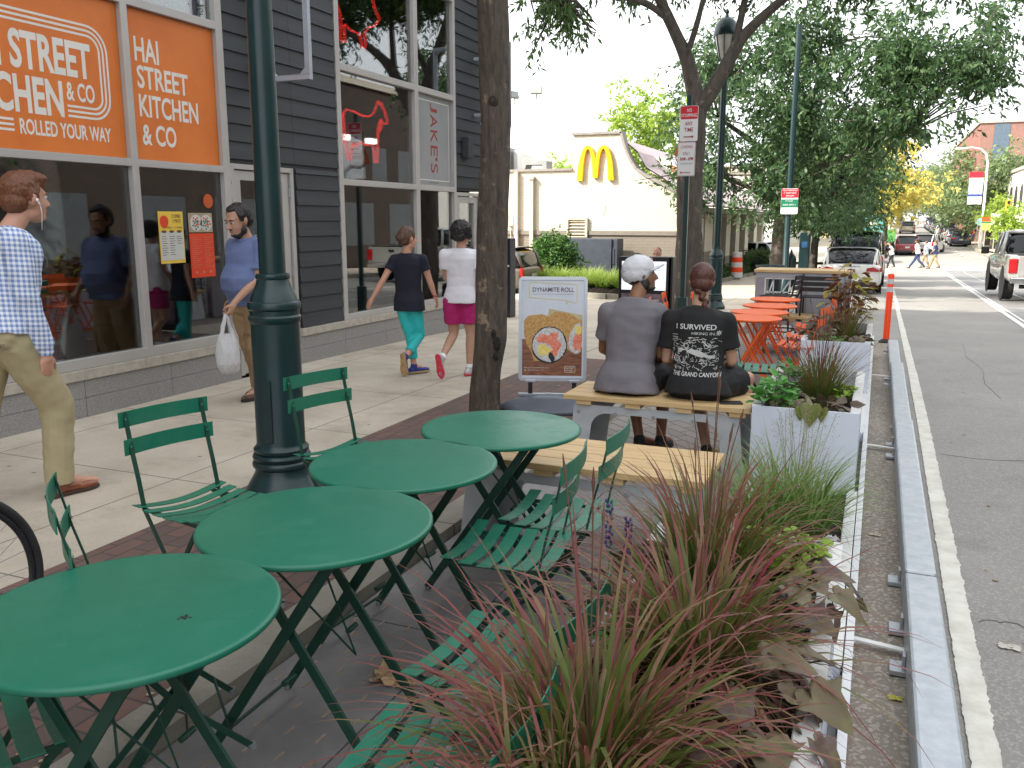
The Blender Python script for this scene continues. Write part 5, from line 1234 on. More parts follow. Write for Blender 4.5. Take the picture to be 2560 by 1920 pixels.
    def facebits(s,brow,lip=(.35,.14,.11)):
        c=s.J['head'];k=s.hk; f,sd,u=s.hf,s.hs,s.hu; m=Matrix((f,sd,u)).transposed()
        for q in(1,-1):
            p=c+(f*.079+sd*.032*q+u*.002)*k; b=B(); b.ell(p-f*.001,(.0105*k,)*3,n=14,k=10); b.build('eye',mat('eye_white',(.7,.68,.65),.2) if 'eye_white' not in bpy.data.materials else bpy.data.materials['eye_white'],s.o,smooth='all')
            b=B(); b.ell(p+f*.0085*k-u*.0015,(.0055*k,)*3,n=10,k=8); b.build('iris',M_black,s.o,smooth='all')
            b=B(); b.tube([c+(f*.088+sd*(.012)*q+u*.020)*k,c+(f*.090+sd*(.032)*q+u*.027)*k,c+(f*.078+sd*.05*q+u*.020)*k],[.004,.005,.002],8); b.build('eyebrow',brow,s.o,smooth='all')
            b=B(); b.tube([c+(f*.0885+sd*(.018)*q+u*.008)*k,c+(f*.090+sd*.032*q+u*.0115)*k,c+(f*.082+sd*.045*q+u*.006)*k],.003,6); b.build('eyelid',s.o.data.materials[0],s.o,smooth='all')
        b=B(); 
        for z in(-.062,-.069): b.tube([c+(f*.088+sd*-.024+u*(z))*k,c+(f*.099+u*(z+.002))*k,c+(f*.088+sd*.024+u*z)*k],[.002,.0055,.002],8)
        b.build('lips',mat('lips',lip,.45) if 'lips' not in bpy.data.materials else bpy.data.materials['lips'],s.o,smooth='all')
    def garment(s,name,b,m,disp=None,vox=None,smooth=3,label=None):
        o=organic(b,name,m,s.o,vox or s.vox,smooth,disp)
        if label: o['label']=label
        return o
    def shirt(s,name,m,sleeve=.62,hem=-.16,add=.018,full=False,disp=None,flare=.0,cuff=None,collar=None,belly=0,label=None,rsl=.062,vox=None):
        J=s.J;k=s.sc;g=s.g; P,N=J['pelvis'],J['neck']; D=N-P; b=B()
        st=[(hem,.130+flare,.176+flare),(hem+.02,.130+flare,.176+flare),(.06,.126+flare*.7,.168+flare*.6),(.22,.108+belly,.148+belly*.5),(.4,.110+belly,.150+belly*.3),(.6,.114,.160),(.78,.110,.166),(.88,.092,.152),(.955,.062,.105),(.985,.056,.075)]
        loft(b,[(P+D*t+s.tf*(.015*math.sin(PI*max(0,min(1,t)))+belly*.5*math.sin(PI*max(0,min(1,t)))),s.tf,s.s,rf*k+add,rs*k+add) for t,rf,rs in st],26)
        for q in 'LR':
            sh,el,wr=J['sh'+q],J['el'+q],J['wr'+q]; b.cap(N-s.up*.055*k,sh-s.up*.004,.052*k+add*.8,.052*k+add*.8)
            if full: limb(b,[sh,sh.lerp(el,.5),el,el.lerp(wr,.5),el.lerp(wr,.88)],[.058*k+add*.7,.056*k+add*.5,.050*k+add*.4,.046*k+add*.4,.038*k+add*.3],(1,0)); e0=el.lerp(wr,.86); e1=el.lerp(wr,1.02); b.tube([e0,e1],[.036*k,.036*k],14)
            else: limb(b,[sh,sh.lerp(el,sleeve*.6),sh.lerp(el,sleeve)],[.055*k+add*.8,rsl*k,rsl*k+.006],(1,0))
        if disp is None: disp=lambda p:.006*noise.noise(V((p.x*9,p.y*9,p.z*5)))+.003*noise.noise(p*24)
        o=s.garment(name,b,m,disp,vox,label=label)
        return o
    def pants(s,name,m,length=1.0,add=.014,disp=None,waist=.12,rk=.068,ra=.062,label=None,rt=.088,jn=True):
        J=s.J;k=s.sc; P,N=J['pelvis'],J['neck']; D=N-P; b=B()
        st=[(-.19,.06,.10),(-.12,.110,.150),(-.04,.118,.162),(.04,.108,.152),(waist,.10,.140)]
        loft(b,[(P+D*t,s.tf,s.s,rf*k+add,rs*k+add) for t,rf,rs in st],24)
        for q in 'LR':
            h,kn,an=J['hip'+q],J['kn'+q],J['an'+q]
            if length<=.5: pts=[h,h.lerp(kn,length),h.lerp(kn,length*2)]; limb(b,pts,[rt*k+add,(rt-.004)*k+add,rt*.92*k+add],(1,0))
            else:
                L=(length-.5)*2; pts=[h,h.lerp(kn,.5),kn,kn.lerp(an,.5*L),kn.lerp(an,L)]
                limb(b,pts,[rt*k+add,(rt-.008)*k+add,rk*k+add*.6,(rk+ra)/2*k+add*.3,ra*k],(1,0))
        if disp is None: disp=lambda p:.006*noise.noise(V((p.x*10,p.y*10,p.z*13)))+.004*noise.noise(V((p.x*22,p.y*22,p.z*30)))
        return s.garment(name,b,m,disp,label=label)
    def shoes(s,m,ms,w=.046,h=.055,L=.285,lab=None,soles=True,q_only='LR',dirs=None):
        k=s.sc
        for q in q_only:
            an,to=s.J['an'+q],s.J['to'+q]
            # foot frame: d along the sole, n = sole normal (up)
            d=(to-an); up=V((0,0,1)); d=(d-up*d.dot(up)) if abs(d.z)<abs(V((d.x,d.y,0)).length)*.9 else d; d=d.normalized()
            if abs(d.z)>.3: n=(V((0,0,1))-d*d.z).normalized()
            else: n=V((0,0,1))
            if dirs and q in dirs: d=V(dirs[q][0]).normalized(); n=V(dirs[q][1]); n=(n-d*n.dot(d)).normalized()
            sd=d.cross(n); m_=Matrix((d,sd,n)).transposed(); c0=an-n*.088*k*1.0
            z0=c0 if True else c0
            b=B(); E=lambda x,y,z,r:b.ell(c0+(d*x+sd*y+n*z)*k,tuple(v*k for v in r),m_)
            E(-.035,0,.036,(.045,.036,.040)); E(.0,0,.045,(.055,.037,.042)); E(.06,0,.038,(.075,.040,.034)); E(.13,0,.030,(.075,.046,.028)); E(.165,0,.026,(.055,.040,.024)); b.cap(an,an-n*.03*k,.042*k,.042*k)
            o=organic(b,'shoe',m,s.o,.006 if s.vox<.012 else s.vox*.8,3)
            if lab: o['label']=lab
            if soles:
                b=B(); S=[(-.085,0),(-.08,.022),(-.06,.034),(0,.034),(.06,.037),(.13,.048),(.18,.042),(.215,.022),(.225,0)]; S=S+[(x,-y) for x,y in S[::-1][1:-1]]
                b.prism([(x*k,y*k) for x,y in S],c0-n*.002,d,sd,n*.020*k); b.build('sole',ms,o,bevel=.004*k)
    def hair(s,prims,m,vox=.006,amp=.008,fr=40,name='hair',label=None,smooth=2):
        c=s.J['head'];k=s.hk; f,sd,u=s.hf,s.hs,s.hu; mm=Matrix((f,sd,u)).transposed(); b=B()
        for p,r in prims: b.ell(c+(f*p[0]+sd*p[1]+u*p[2])*k,tuple(x*k for x in r),mm,n=18,k=12)
        return s.garment(name,b,m,lambda p:amp*.55*noise.noise(V((p.x,p.y,p.z*.5))*fr)+amp*.3*noise.noise(V((p.x,p.y,p.z*.4))*fr*3)+amp*.4*noise.noise(V((p.x,p.y,p.z*.3))*fr*6),vox,smooth,label)

SK1=skinmat('skin_fair',(.58,.31,.22)); SK2=skinmat('skin_olive',(.47,.27,.185)); SK3=skinmat('skin_brown',(.26,.125,.07)); SK4=skinmat('skin_tan',(.50,.29,.20))
M_aub=hairmat('auburn_hair',(.24,.085,.035)); M_blk=hairmat('black_hair',(.022,.018,.017)); M_brn_h=hairmat('brown_hair',(.16,.085,.05)); M_redh=hairmat('red_brown_hair',(.13,.04,.025))
# gingham: two families of woven stripes
def gingham():
    t=NT('gingham_shirt'); c=t.new('TexCoord').outputs['Object']; sx=t.new('SeparateXYZ'); t.set(sx,0,c); P=.026
    def st(v): return t.math('LESS_THAN',t.math('FRACT',t.math('MULTIPLY',v,1/P)),.5)
    u=t.math('ADD',t.math('MULTIPLY',sx.outputs[1],.95),t.math('MULTIPLY',sx.outputs[0],.55)); v=t.math('ADD',sx.outputs[2],t.math('MULTIPLY',sx.outputs[1],.08))
    s_=t.math('MULTIPLY',t.math('ADD',st(u),st(v)),.5)
    t.P(Base_Color=t.ramp(s_,[(0,(.78,.80,.84)),(.5,(.44,.52,.72)),(1,(.17,.24,.48))]),Roughness=.85,Normal=t.bump(t.noise(t.co(),18,4),.25,.01)); return t.m

# ---- man in the gingham shirt, striding past the shop
g=Human('person','man in blue and white gingham shirt and khaki trousers, white earphone in',
 dict(pelvis=(-4.31,3.165,.955),neck=(-4.295,3.25,1.51),head=(-4.265,3.355,1.672),shL=(-4.48,3.22,1.435),shR=(-4.13,3.16,1.44),elL=(-4.50,3.10,1.17),wrL=(-4.50,3.26,.95),elR=(-4.10,3.17,1.17),wrR=(-4.10,3.255,.845),
 hipL=(-4.395,3.15,.91),hipR=(-4.225,3.18,.91),knR=(-4.20,3.37,.52),anR=(-4.21,3.345,.095),toR=(-4.17,3.62,.02),knL=(-4.40,3.06,.52),anL=(-4.43,2.70,.26),toL=(-4.43,2.80,.05)),
 (.06,1,0),SK1,vox=.008,sc=1.03,hsc=1.10,face=(.10,1,-.03),curl=(.7,.75),handdir={'R':(-.03,-.02,-1)},palm={'R':(-1,.1,0)})
fold=lambda a,bx,bz:(lambda p:a*noise.noise(V((p.x*bx,p.y*bx,p.z*bz)))+a*.55*noise.noise(V((p.x*bx*2.3+5,p.y*bx*2.3,p.z*bz*2.2)))+a*.5*abs(noise.noise(V((p.x*7,p.y*7+p.z*9,p.z*8)))))
g.shirt('shirt',gingham(),full=True,hem=.005,add=.022,disp=fold(.010,8,7),flare=.0)
b=B(); J=g.J; 
b.tube([J['neck']-g.up*.02+g.f*.012+V((.062*math.cos(a),.058*math.sin(a),.012*math.sin(a)-.01)) for a in [2*PI*i/20 for i in range(20)]],.017,8,closed=True,flat=1.6); g.garment('collar',b,bpy.data.materials['gingham_shirt'],vox=.006)
M_kh=cloth('khaki_twill',(.40,.34,.20)); g.pants('trousers',M_kh,1.02,add=.020,waist=.05,disp=fold(.007,9,9),rk=.076,ra=.074,rt=.092)
b=B(); b.tube([(-4.15,3.03,.905),(-4.17,3.02,.905)],.008,10); b.build('pocket_button',mat('brown_button',(.08,.04,.02),.4),g.o)
b=B(); p0=g.J['pelvis']; b.tube([(-4.14,3.05,.915),(-4.22,3.025,.915),(-4.29,3.02,.912)],.0025,6); b.build('pocket_welt',cloth('khaki_dark',(.20,.17,.10)),g.o)
M_tanl=mat('tan_leather',(.26,.075,.028),.35,c2=(.17,.045,.018),scale=8,coat=.3); M_sole=mat('dark_sole',(.06,.03,.02),.6)
g.shoes(M_tanl,M_sole,dirs={'L':((0,.55,-.8),(0,.8,.5)),'R':((.18,1,0),(0,0,1))})
g.hair([((-.022,0,.036),(.096,.083,.088)),((.012,0,.076),(.088,.070,.050)),((.060,0,.090),(.040,.062,.026)),((-.055,0,-.02),(.062,.074,.062)),((-.005,.074,.012),(.030,.012,.04)),((-.005,-.074,.012),(.030,.012,.04))],M_aub,amp=.010,fr=45)
g.facebits(M_aub)
c=g.J['head']; e=c+(g.hf*.002+g.hs*.090-g.hu*.012)*1.13
b=B(); b.ell(e,(.008,.008,.010),n=10,k=8); b.tube([e,e+V((.004,.012,-.03))],.004,8); b.tube([e+V((.004,.012,-.03)),e+V((0,.02,-.07)),e+V((-.02,.03,-.12)),e+V((-.05,.05,-.16))],.0018,6); o=b.build('earphones',M_white,None,smooth='all',loc=e); tag(o,'white earphone and cord in the ear of the gingham shirt man','earphones')

# ---- man in the blue polo with the carrier bag
g=Human('person','bearded man in blue polo shirt and tan cargo trousers holding a plastic bag',
 dict(pelvis=(-4.99,6.00,.84),neck=(-4.985,6.01,1.405),head=(-5.015,5.925,1.555),shL=(-4.82,5.96,1.325),shR=(-5.17,6.03,1.33),elL=(-4.83,5.90,1.06),wrL=(-4.90,5.68,.875),elR=(-5.2,6.08,1.07),wrR=(-5.2,5.98,.86),
 hipL=(-4.91,6.0,.80),hipR=(-5.08,6.02,.80),knL=(-4.93,5.98,.45),anL=(-4.96,6.02,.095),toL=(-4.98,5.80,.02),knR=(-5.06,6.08,.45),anR=(-5.05,6.17,.095),toR=(-5.07,5.95,.02)),
 (-.12,-1,0),SK2,vox=.008,sc=1.0,hsc=1.12,face=(-.20,-.93,-.34),headup=(0,-.1,1),curl=(1.5,.6),girth=1.35,handdir={'L':(-.10,-.45,-.9)},palm={'L':(-1,-.1,.2)})
g.shirt('polo_shirt',cloth('blue_pique',(.125,.165,.32),var=.15),sleeve=.72,hem=-.03,add=.016,belly=.078,disp=fold(.008,7,8),rsl=.068,flare=.012)
b=B(); b.tube([g.J['neck']-g.up*.005+g.f*.02+V((.066*math.cos(a),.070*math.sin(a),.018*math.sin(a)-.008)) for a in [2*PI*i/20 for i in range(20)]],.013,8,closed=True,flat=1.8); g.garment('collar',b,bpy.data.materials['blue_pique'],vox=.006)
M_cargo=cloth('tan_cargo_cloth',(.30,.20,.105)); g.pants('cargo_trousers',M_cargo,.98,add=.020,disp=fold(.011,9,12),rk=.088,ra=.078,rt=.098)
b=B(); b.box((-4.835,5.985,.42),(.035,.16,.19),rotm(x=R(3))); b.box((-4.828,5.985,.52),(.036,.168,.05)); g.garment('cargo_pocket',b,M_cargo,fold(.006,14,16),.006,3)
b=B(); b.box((-4.822,5.985,.497),(.04,.12,.012)); b.build('pocket_opening',M_black,g.o,bevel=.004)
b=B(); b.tube([(-4.93+.115*math.cos(a),5.99+.115*math.sin(a),.585+.004*math.sin(3*a)) for a in [2*PI*i/24 for i in range(24)]],.006,6,closed=True); b.build('zip_off_seam',cloth('tan_seam',(.22,.145,.07)),g.o)
M_hike=mat('brown_hiking_leather',(.10,.05,.03),.6,c2=(.03,.022,.02),scale=18,lo=.45,hi=.5); g.shoes(M_hike,M_rubber,w=.05,dirs={'L':((-.08,-1,0),(0,0,1)),'R':((-.05,-1,0),(0,0,1))})
g.hair([((-.026,0,.036),(.088,.086,.086)),((-.060,0,-.02),(.052,.078,.064)),((.0,.070,.03),(.040,.016,.045)),((.0,-.070,.03),(.040,.016,.045)),((.010,0,.088),(.055,.052,.028))],M_blk,amp=.011,fr=60)
g.hair([((.040,0,-.100),(.050,.048,.030)),((.015,.050,-.075),(.030,.018,.035)),((.015,-.050,-.075),(.030,.018,.035)),((.088,0,-.048),(.012,.026,.006)),((.076,0,-.095),(.022,.030,.018))],M_blk,amp=.004,fr=90,name='beard')
g.facebits(M_blk)
hp=V((-4.925,5.60,.80))
t=thing('carrier_bag','white plastic carrier bag hanging from the bearded man hand','bag',(hp.x,hp.y,.29))
t2=NT('thin_white_plastic'); t2.P(Base_Color=(.78,.78,.80,1),Roughness=.35,Transmission_Weight=.0); tr=t2.new('BsdfTranslucent'); tr.inputs[0].default_value=(.8,.78,.78,1); ms=t2.new('MixShader'); ms.inputs[0].default_value=.3; t2.t.links.new(t2.b.outputs[0],ms.inputs[1]); t2.t.links.new(tr.outputs[0],ms.inputs[2]); t2.t.links.new(ms.outputs[0],t2.out.inputs[0])
t2.P(Normal=t2.bump(t2.noise(t2.co('Object',(3,3,1)),16,5,.7,1.2),.9,.02)); M_bag=t2.m
b=B(); F_=V((0,1,0)); S_=V((1,0,0))
loft(b,[((hp.x,hp.y+.015,.285),F_,S_,.035,.03),((hp.x,hp.y+.01,.31),F_,S_,.085,.055),((hp.x,hp.y,.38),F_,S_,.105,.075),((hp.x,hp.y,.47),F_,S_,.108,.07),((hp.x,hp.y,.56),F_,S_,.10,.045),((hp.x,hp.y,.62),F_,S_,.085,.018)])
for s_ in(-1,1): b.tube([(hp.x,hp.y+s_*.07,.59),(hp.x,hp.y+s_*.045,.68),(hp.x,hp.y+s_*.012,.765),(hp.x,hp.y+s_*.006,.79)],[.026,.018,.012,.010],10)
organic(b,'bag_body',M_bag,t,.007,3,lambda p:.010*noise.noise(V((p.x*14,p.y*16,p.z*5)))+.006*noise.noise(V((p.x*40,p.y*40,p.z*12))))

# ---- girl in navy shirt and turquoise leggings
g=Human('person','girl in navy T-shirt and turquoise cropped leggings walking away, arms held out',
 dict(pelvis=(-4.335,7.60,.735),neck=(-4.352,7.59,1.235),head=(-4.332,7.60,1.375),shL=(-4.462,7.55,1.165),shR=(-4.205,7.66,1.165),elL=(-4.545,7.47,.97),wrL=(-4.648,7.41,.775),elR=(-4.15,7.70,.955),wrR=(-4.11,7.73,.80),
 hipL=(-4.395,7.57,.70),hipR=(-4.280,7.63,.70),knR=(-4.262,7.68,.40),anR=(-4.30,7.45,.205),toR=(-4.33,7.43,.09),knL=(-4.335,7.62,.38),anL=(-4.305,7.62,.088),toL=(-4.22,7.80,.02)),
 (-.12,1,0),SK1,vox=.008,sc=.84,hsc=1.14,face=(.45,.9,-.02),curl=(.8,.5),palm={'L':(.4,.8,.2)})
g.shirt('t_shirt',cloth('navy_jersey',(.008,.010,.022)),sleeve=.52,hem=-.16,add=.010,disp=fold(.004,8,8),rsl=.056,flare=.002)
g.pants('leggings',cloth('turquoise_knit',(.02,.46,.46),.6),.88,waist=.03,add=.002,disp=fold(.003,14,26),rk=.064,ra=.058,rt=.086)
M_blu=mat('royal_blue_mesh',(.02,.035,.22),.6,c2=(.5,.1,.03),scale=22,lo=.30,hi=.34); M_gum=mat('gum_sole',(.50,.33,.15),.6,var=.2,scale=40)
g.shoes(M_blu,M_gum,dirs={'R':((-.10,.28,-1),(-.1,1,.35)),'L':((.5,.9,0),(0,0,1))})
g.hair([((-.018,0,.030),(.096,.084,.094)),((-.085,.0,.000),(.045,.052,.045)),((-.045,0,-.035),(.052,.068,.045)),((-.10,-.03,.01),(.03,.035,.03))],M_brn_h,amp=.012,fr=42)
b=B(); q=g.J['wrR']; b.tube([q+V((.027*math.cos(a),.027*math.sin(a),.004*math.sin(2*a))) for a in [2*PI*i/16 for i in range(16)]],.006,6,closed=True); o=b.build('bracelet',mat('red_bracelet',(.35,.02,.04),.5),g.o,smooth='all')
# ---- woman in white T-shirt and magenta shorts
g=Human('person','woman in white T-shirt and magenta shorts walking away beside the near tree trunk',
 dict(pelvis=(-3.815,7.715,.80),neck=(-3.812,7.725,1.285),head=(-3.80,7.735,1.425),shL=(-3.955,7.66,1.215),shR=(-3.672,7.79,1.21),elR=(-3.648,7.80,.97),wrR=(-3.635,7.83,.80),elL=(-3.975,7.72,.98),wrL=(-3.93,7.88,.85),
 hipL=(-3.885,7.685,.74),hipR=(-3.745,7.755,.74),knL=(-3.90,7.73,.42),anL=(-3.90,7.46,.215),toL=(-3.91,7.44,.10),knR=(-3.735,7.78,.42),anR=(-3.745,7.76,.088),toR=(-3.70,7.95,.02)),
 (.02,1,0),SK4,vox=.008,sc=.87,hsc=1.14,face=(.12,1,-.05),curl=(.6,.6),girth=1.15)
g.shirt('t_shirt',cloth('white_jersey',(.74,.73,.78)),sleeve=.56,hem=-.12,add=.014,disp=fold(.005,7,9),rsl=.066,flare=.008)
g.pants('shorts',cloth('magenta_cotton',(.42,.012,.135)),.32,waist=.03,add=.014,disp=fold(.006,12,16),rt=.098)
M_sil=mat('silver_mesh',(.48,.48,.50),.45,metal=.3,c2=(.7,.2,.25),scale=22,lo=.34,hi=.38); M_cor=mat('coral_sole',(.62,.035,.07),.6,c2=(.30,.25,.26),scale=26,lo=.38,hi=.42)
g.shoes(M_sil,M_cor,dirs={'L':((.02,.30,-1),(0,1,.30)),'R':((.22,1,0),(0,0,1))})
for q in 'LR':
    b=B(); a_=g.J['an'+q]; k_=g.J['kn'+q]; b.tube([a_,a_.lerp(k_,.10)],[.042,.040],14); b.build('sock',M_white,g.o,smooth=True)
g.hair([((-.022,0,.030),(.112,.102,.104)),((-.060,0,-.03),(.060,.085,.055)),((.02,.075,-.01),(.035,.022,.05)),((.02,-.075,-.01),(.035,.022,.05)),((-.04,-.085,-.045),(.02,.02,.02))],M_blk,amp=.016,fr=34)
# ---- seated man with the white cap
g=Human('person','man in grey T-shirt and white cap seated on the pine bench, head turned right',
 dict(pelvis=(-1.485,5.50,.50),neck=(-1.468,5.585,1.045),head=(-1.455,5.665,1.195),shL=(-1.64,5.545,.945),shR=(-1.31,5.60,.945),elL=(-1.70,5.64,.68),wrL=(-1.60,5.84,.58),elR=(-1.295,5.62,.67),wrR=(-1.36,5.83,.58),
 hipL=(-1.58,5.52,.50),hipR=(-1.39,5.52,.50),knL=(-1.60,5.96,.50),anL=(-1.47,5.80,.03),toL=(-1.36,6.0,-.04),knR=(-1.34,5.96,.50),anR=(-1.33,5.86,.03),toR=(-1.30,6.1,-.04)),
 (.06,1,0),SK3,vox=.0085,sc=.98,face=(.86,.50,.02),curl=(.8,.8))
g.shirt('t_shirt',cloth('grey_marl',(.175,.165,.185),var=.12),sleeve=.66,hem=-.14,add=.020,disp=fold(.007,6,8),rsl=.068,flare=.024)
g.pants('shorts',cloth('black_shorts',(.012,.012,.014)),.45,add=.022,rt=.10,waist=.05)
g.shoes(cloth('black_trainer',(.02,.02,.022)),M_rubber,dirs={'L':((.2,1,0),(0,0,1)),'R':((.1,1,0),(0,0,1))})
g.hair([((-.045,0,-.015),(.062,.078,.062)),((-.01,0,.03),(.092,.078,.07))],M_blk,amp=.004,fr=60)
g.hair([((.040,0,-.098),(.048,.046,.028)),((.012,.052,-.065),(.034,.016,.045)),((.012,-.052,-.065),(.034,.016,.045)),((.076,0,-.095),(.022,.030,.018))],M_blk,amp=.004,fr=90,name='beard')
c=g.J['head']; f,sd,u=g.hf,g.hs,g.hu; tilt=Matrix.Rotation(R(10),3,sd); f2=tilt@f; u2=tilt@u
M_cap_=cloth('white_cap_cloth',(.66,.67,.70),var=.12)
b=B(); mm=Matrix((f2,sd,u2)).transposed(); b.ell(c+u2*.045-f2*.014,(.112,.096,.088),mm,n=24,k=14); b.ell(c+u2*.012-f2*.030,(.102,.094,.072),mm,n=24,k=14)
capo=g.garment('cap',b,M_cap_,lambda p:.004*noise.noise(p*26)+.002*noise.noise(p*70),.006,2)
b=B(); n=14
for lay in(0,.006):
    for i in range(n):
        for j in range(5):
            def Q(ii,jj): 
                a=-1.25+2.5*ii/n; r_=.088+.085*jj/5*math.cos(a*.55); return c+u2*(.030-lay+.010*math.sin((r_-.08)*10)-.030*(math.sin(a))**2)+f2*(r_*math.cos(a))+sd*(.098*math.sin(a)*(1-.10*jj/5))
            b.face(Q(i,j),Q(i+1,j),Q(i+1,j+1),Q(i,j+1))
b.build('brim',M_cap_,capo,smooth='all'); b=B(); b.ell(c+f2*.090+u2*.078,(.006,.020,.018),mm,n=10,k=8); b.build('emblem',mat('coral_patch',(.55,.20,.13),.7),capo)
b=B(); b.ell(c+u2*.133-f2*.014,(.008,.008,.004),mm,n=8,k=6); b.build('cap_button',M_cap_,capo)
# ---- seated woman, black souvenir shirt
g=Human('person','red-haired woman in black printed T-shirt seated at the right of the bench',
 dict(pelvis=(-1.02,5.51,.495),neck=(-1.045,5.585,1.005),head=(-1.048,5.665,1.160),shL=(-1.215,5.545,.915),shR=(-.875,5.60,.910),elL=(-1.245,5.57,.65),wrL=(-1.17,5.80,.57),elR=(-.83,5.63,.65),wrR=(-.90,5.84,.57),
 hipL=(-1.10,5.52,.49),hipR=(-.94,5.52,.49),knL=(-1.12,5.93,.50),anL=(-.98,5.70,.03),toL=(-.92,5.9,-.04),knR=(-.76,5.88,.50),anR=(-.79,5.74,.03),toR=(-.76,5.95,-.04)),
 (.0,1,0),SK4,vox=.0085,sc=.94,face=(-.15,1,-.28),curl=(.8,.8),girth=1.2)
ts=g.shirt('t_shirt',cloth('black_jersey',(.010,.010,.011)),sleeve=.66,hem=-.10,add=.020,disp=fold(.006,6,8),rsl=.068,flare=.030)
g.pants('shorts',cloth('black_running_shorts',(.010,.010,.012)),.36,add=.020,rt=.105,waist=.05)
g.shoes(bpy.data.materials['black_trainer'],M_rubber,dirs={'L':((.1,1,0),(0,0,1)),'R':((.1,1,0),(0,0,1))})
g.hair([((-.012,0,.030),(.104,.090,.100)),((-.050,0,-.03),(.060,.078,.060))],M_redh,amp=.006,fr=30,vox=.006)
c=g.J['head']; b=B(); pts=[c+V((.0,-.085,-.055)),c+V((.03,-.105,-.10)),c+V((.055,-.125,-.145)),c+V((.062,-.135,-.19)),c+V((.060,-.14,-.235))]
for i in range(9):
    p=V(pts[0]).lerp(pts[1],0); t_=i/8*(len(pts)-1); j=min(int(t_),len(pts)-2); p=V(pts[j]).lerp(pts[j+1],t_-j); b.ell(p+V((.010*(1 if i%2 else -1),0,0)),(.026-.0016*i,.020-.001*i,.024),n=10,k=8)
g.garment('braid',b,M_redh,lambda p:.003*noise.noise(p*80),.005,1)
bm=bmesh.new(); bm.from_mesh(ts.data); bv=BVHTree.FromBMesh(bm); off=wloc(ts)
def onback(q):
    loc,n_,i,d=bv.ray_cast(V((q.x,4.9,q.z))-off,V((0,1,0)))
    return (loc+off+V((0,-.004,0))) if loc is not None else V(q)
M_ink=mat('white_ink',(.62,.62,.60),.7)
U=((1,0,0),(0,0,1))
text('lettering','I SURVIVED',M_ink,ts,(-1.165,5.2,.868),*U,height=.034,width=.255,bold=.02,project=onback,shear=.0)
text('lettering','HIKING IN...',M_ink,ts,(-1.06,5.2,.836),*U,height=.017,width=.16,project=onback)
text('lettering','THE GRAND CANYON',M_ink,ts,(-1.168,5.2,.578),*U,height=.026,width=.30,bold=.01,project=onback)
b=B(); g2=random.Random(21)
def stroke(pts,w):
    P=[onback(V((x,5.2,z))) for x,z in pts]
    for p,q in zip(P,P[1:]):
        d=(q-p); 
        if d.length<1e-5: continue
        s_=d.normalized().cross(V((0,1,0)))*w/2; b.face(p-s_,p+s_,q+s_,q-s_)
def circ(x,z,r,w,n=10): stroke([(x+r*math.cos(2*PI*i/n),z+r*math.sin(2*PI*i/n)) for i in range(n+1)],w)
for i in range(170):
    x=-1.18+.30*g2.random(); z=.615+.20*g2.random(); a=g2.random()*6; pts=[(x,z)]
    for k in range(3): a+=g2.gauss(0,1.2); x+=.009*math.cos(a); z+=.007*math.sin(a); pts.append((x,z))
    stroke(pts,.0028)
circ(-1.09,.765,.014,.004); circ(-1.15,.68,.02,.004); circ(-.97,.66,.018,.003)
stroke([(-1.18,.735),(-1.13,.742),(-1.06,.725),(-1.0,.705),(-.93,.695)],.016); stroke([(-1.07,.735),(-1.01,.728),(-.95,.70),(-.91,.70)],.022)
stroke([(-.99,.80),(-.965,.775),(-.95,.76)],.008); 
for k in range(8): a=k*PI/4; stroke([(-.895+.006*math.cos(a),.85+.006*math.sin(a)),(-.895+.017*math.cos(a),.85+.017*math.sin(a))],.004)
circ(-.895,.85,.007,.008)
for z in(.79,.80,.815,.83): stroke([(-1.19,z),(-1.15,z+.002)],.004)
for i in range(14): x=-1.12+.21*g2.random(); z=.785+.035*g2.random(); stroke([(x,z),(x+.02,z+.001)],.0035)
b.build('back_print',M_ink,ts,fix=False)
b=B(); b.box((-.79,5.40,.4265),(.075,.14,.009),rotm(z=R(-70))); o=b.build('phone',M_black,None,bevel=.003,loc=(-.79,5.40,.423)); tag(o,'black phone lying on the bench beside the seated woman','phone')

# ---- man seated behind the menu board
g=Human('person','man in dark T-shirt seated behind the menu board, one arm bent',
 dict(pelvis=(-3.790,15.950,0.216),neck=(-3.790,15.930,0.776),head=(-3.795,15.900,0.936),shL=(-3.580,15.920,0.696),shR=(-4.000,15.920,0.696),elL=(-3.350,16.000,0.436),wrL=(-3.490,15.850,0.216),elR=(-4.140,16.000,0.436),wrR=(-3.990,15.800,0.226),
 hipL=(-3.710,15.900,0.216),hipR=(-3.890,15.900,0.216),knL=(-3.640,15.450,0.236),anL=(-3.640,15.400,-0.124),toL=(-3.640,15.200,-0.184),knR=(-3.940,15.450,0.236),anR=(-3.940,15.400,-0.124),toR=(-3.940,15.200,-0.184)),(0,-1,0),SK1,vox=.012,sc=1.0,face=(-.05,-1,-.15))
g.shirt('t_shirt',cloth('charcoal_jersey',(.02,.022,.028)),sleeve=.7,hem=-.1); g.pants('trousers',bpy.data.materials['black_shorts'],1.0)
g.shoes(M_black,M_rubber,soles=False); g.hair([((-.030,0,.045),(.080,.078,.075)),((-.05,0,.0),(.055,.074,.06))],M_aub,amp=.004,vox=.01); g.facebits(M_aub)
b=B(); b.bb(-4.1,-3.45,15.8,16.2,-.2,.12); o=b.build('low_step',M_gran,None,bevel=.02,loc=(-3.79,16,-.2)); tag(o,'low granite block under the seated man by the menu board','step')

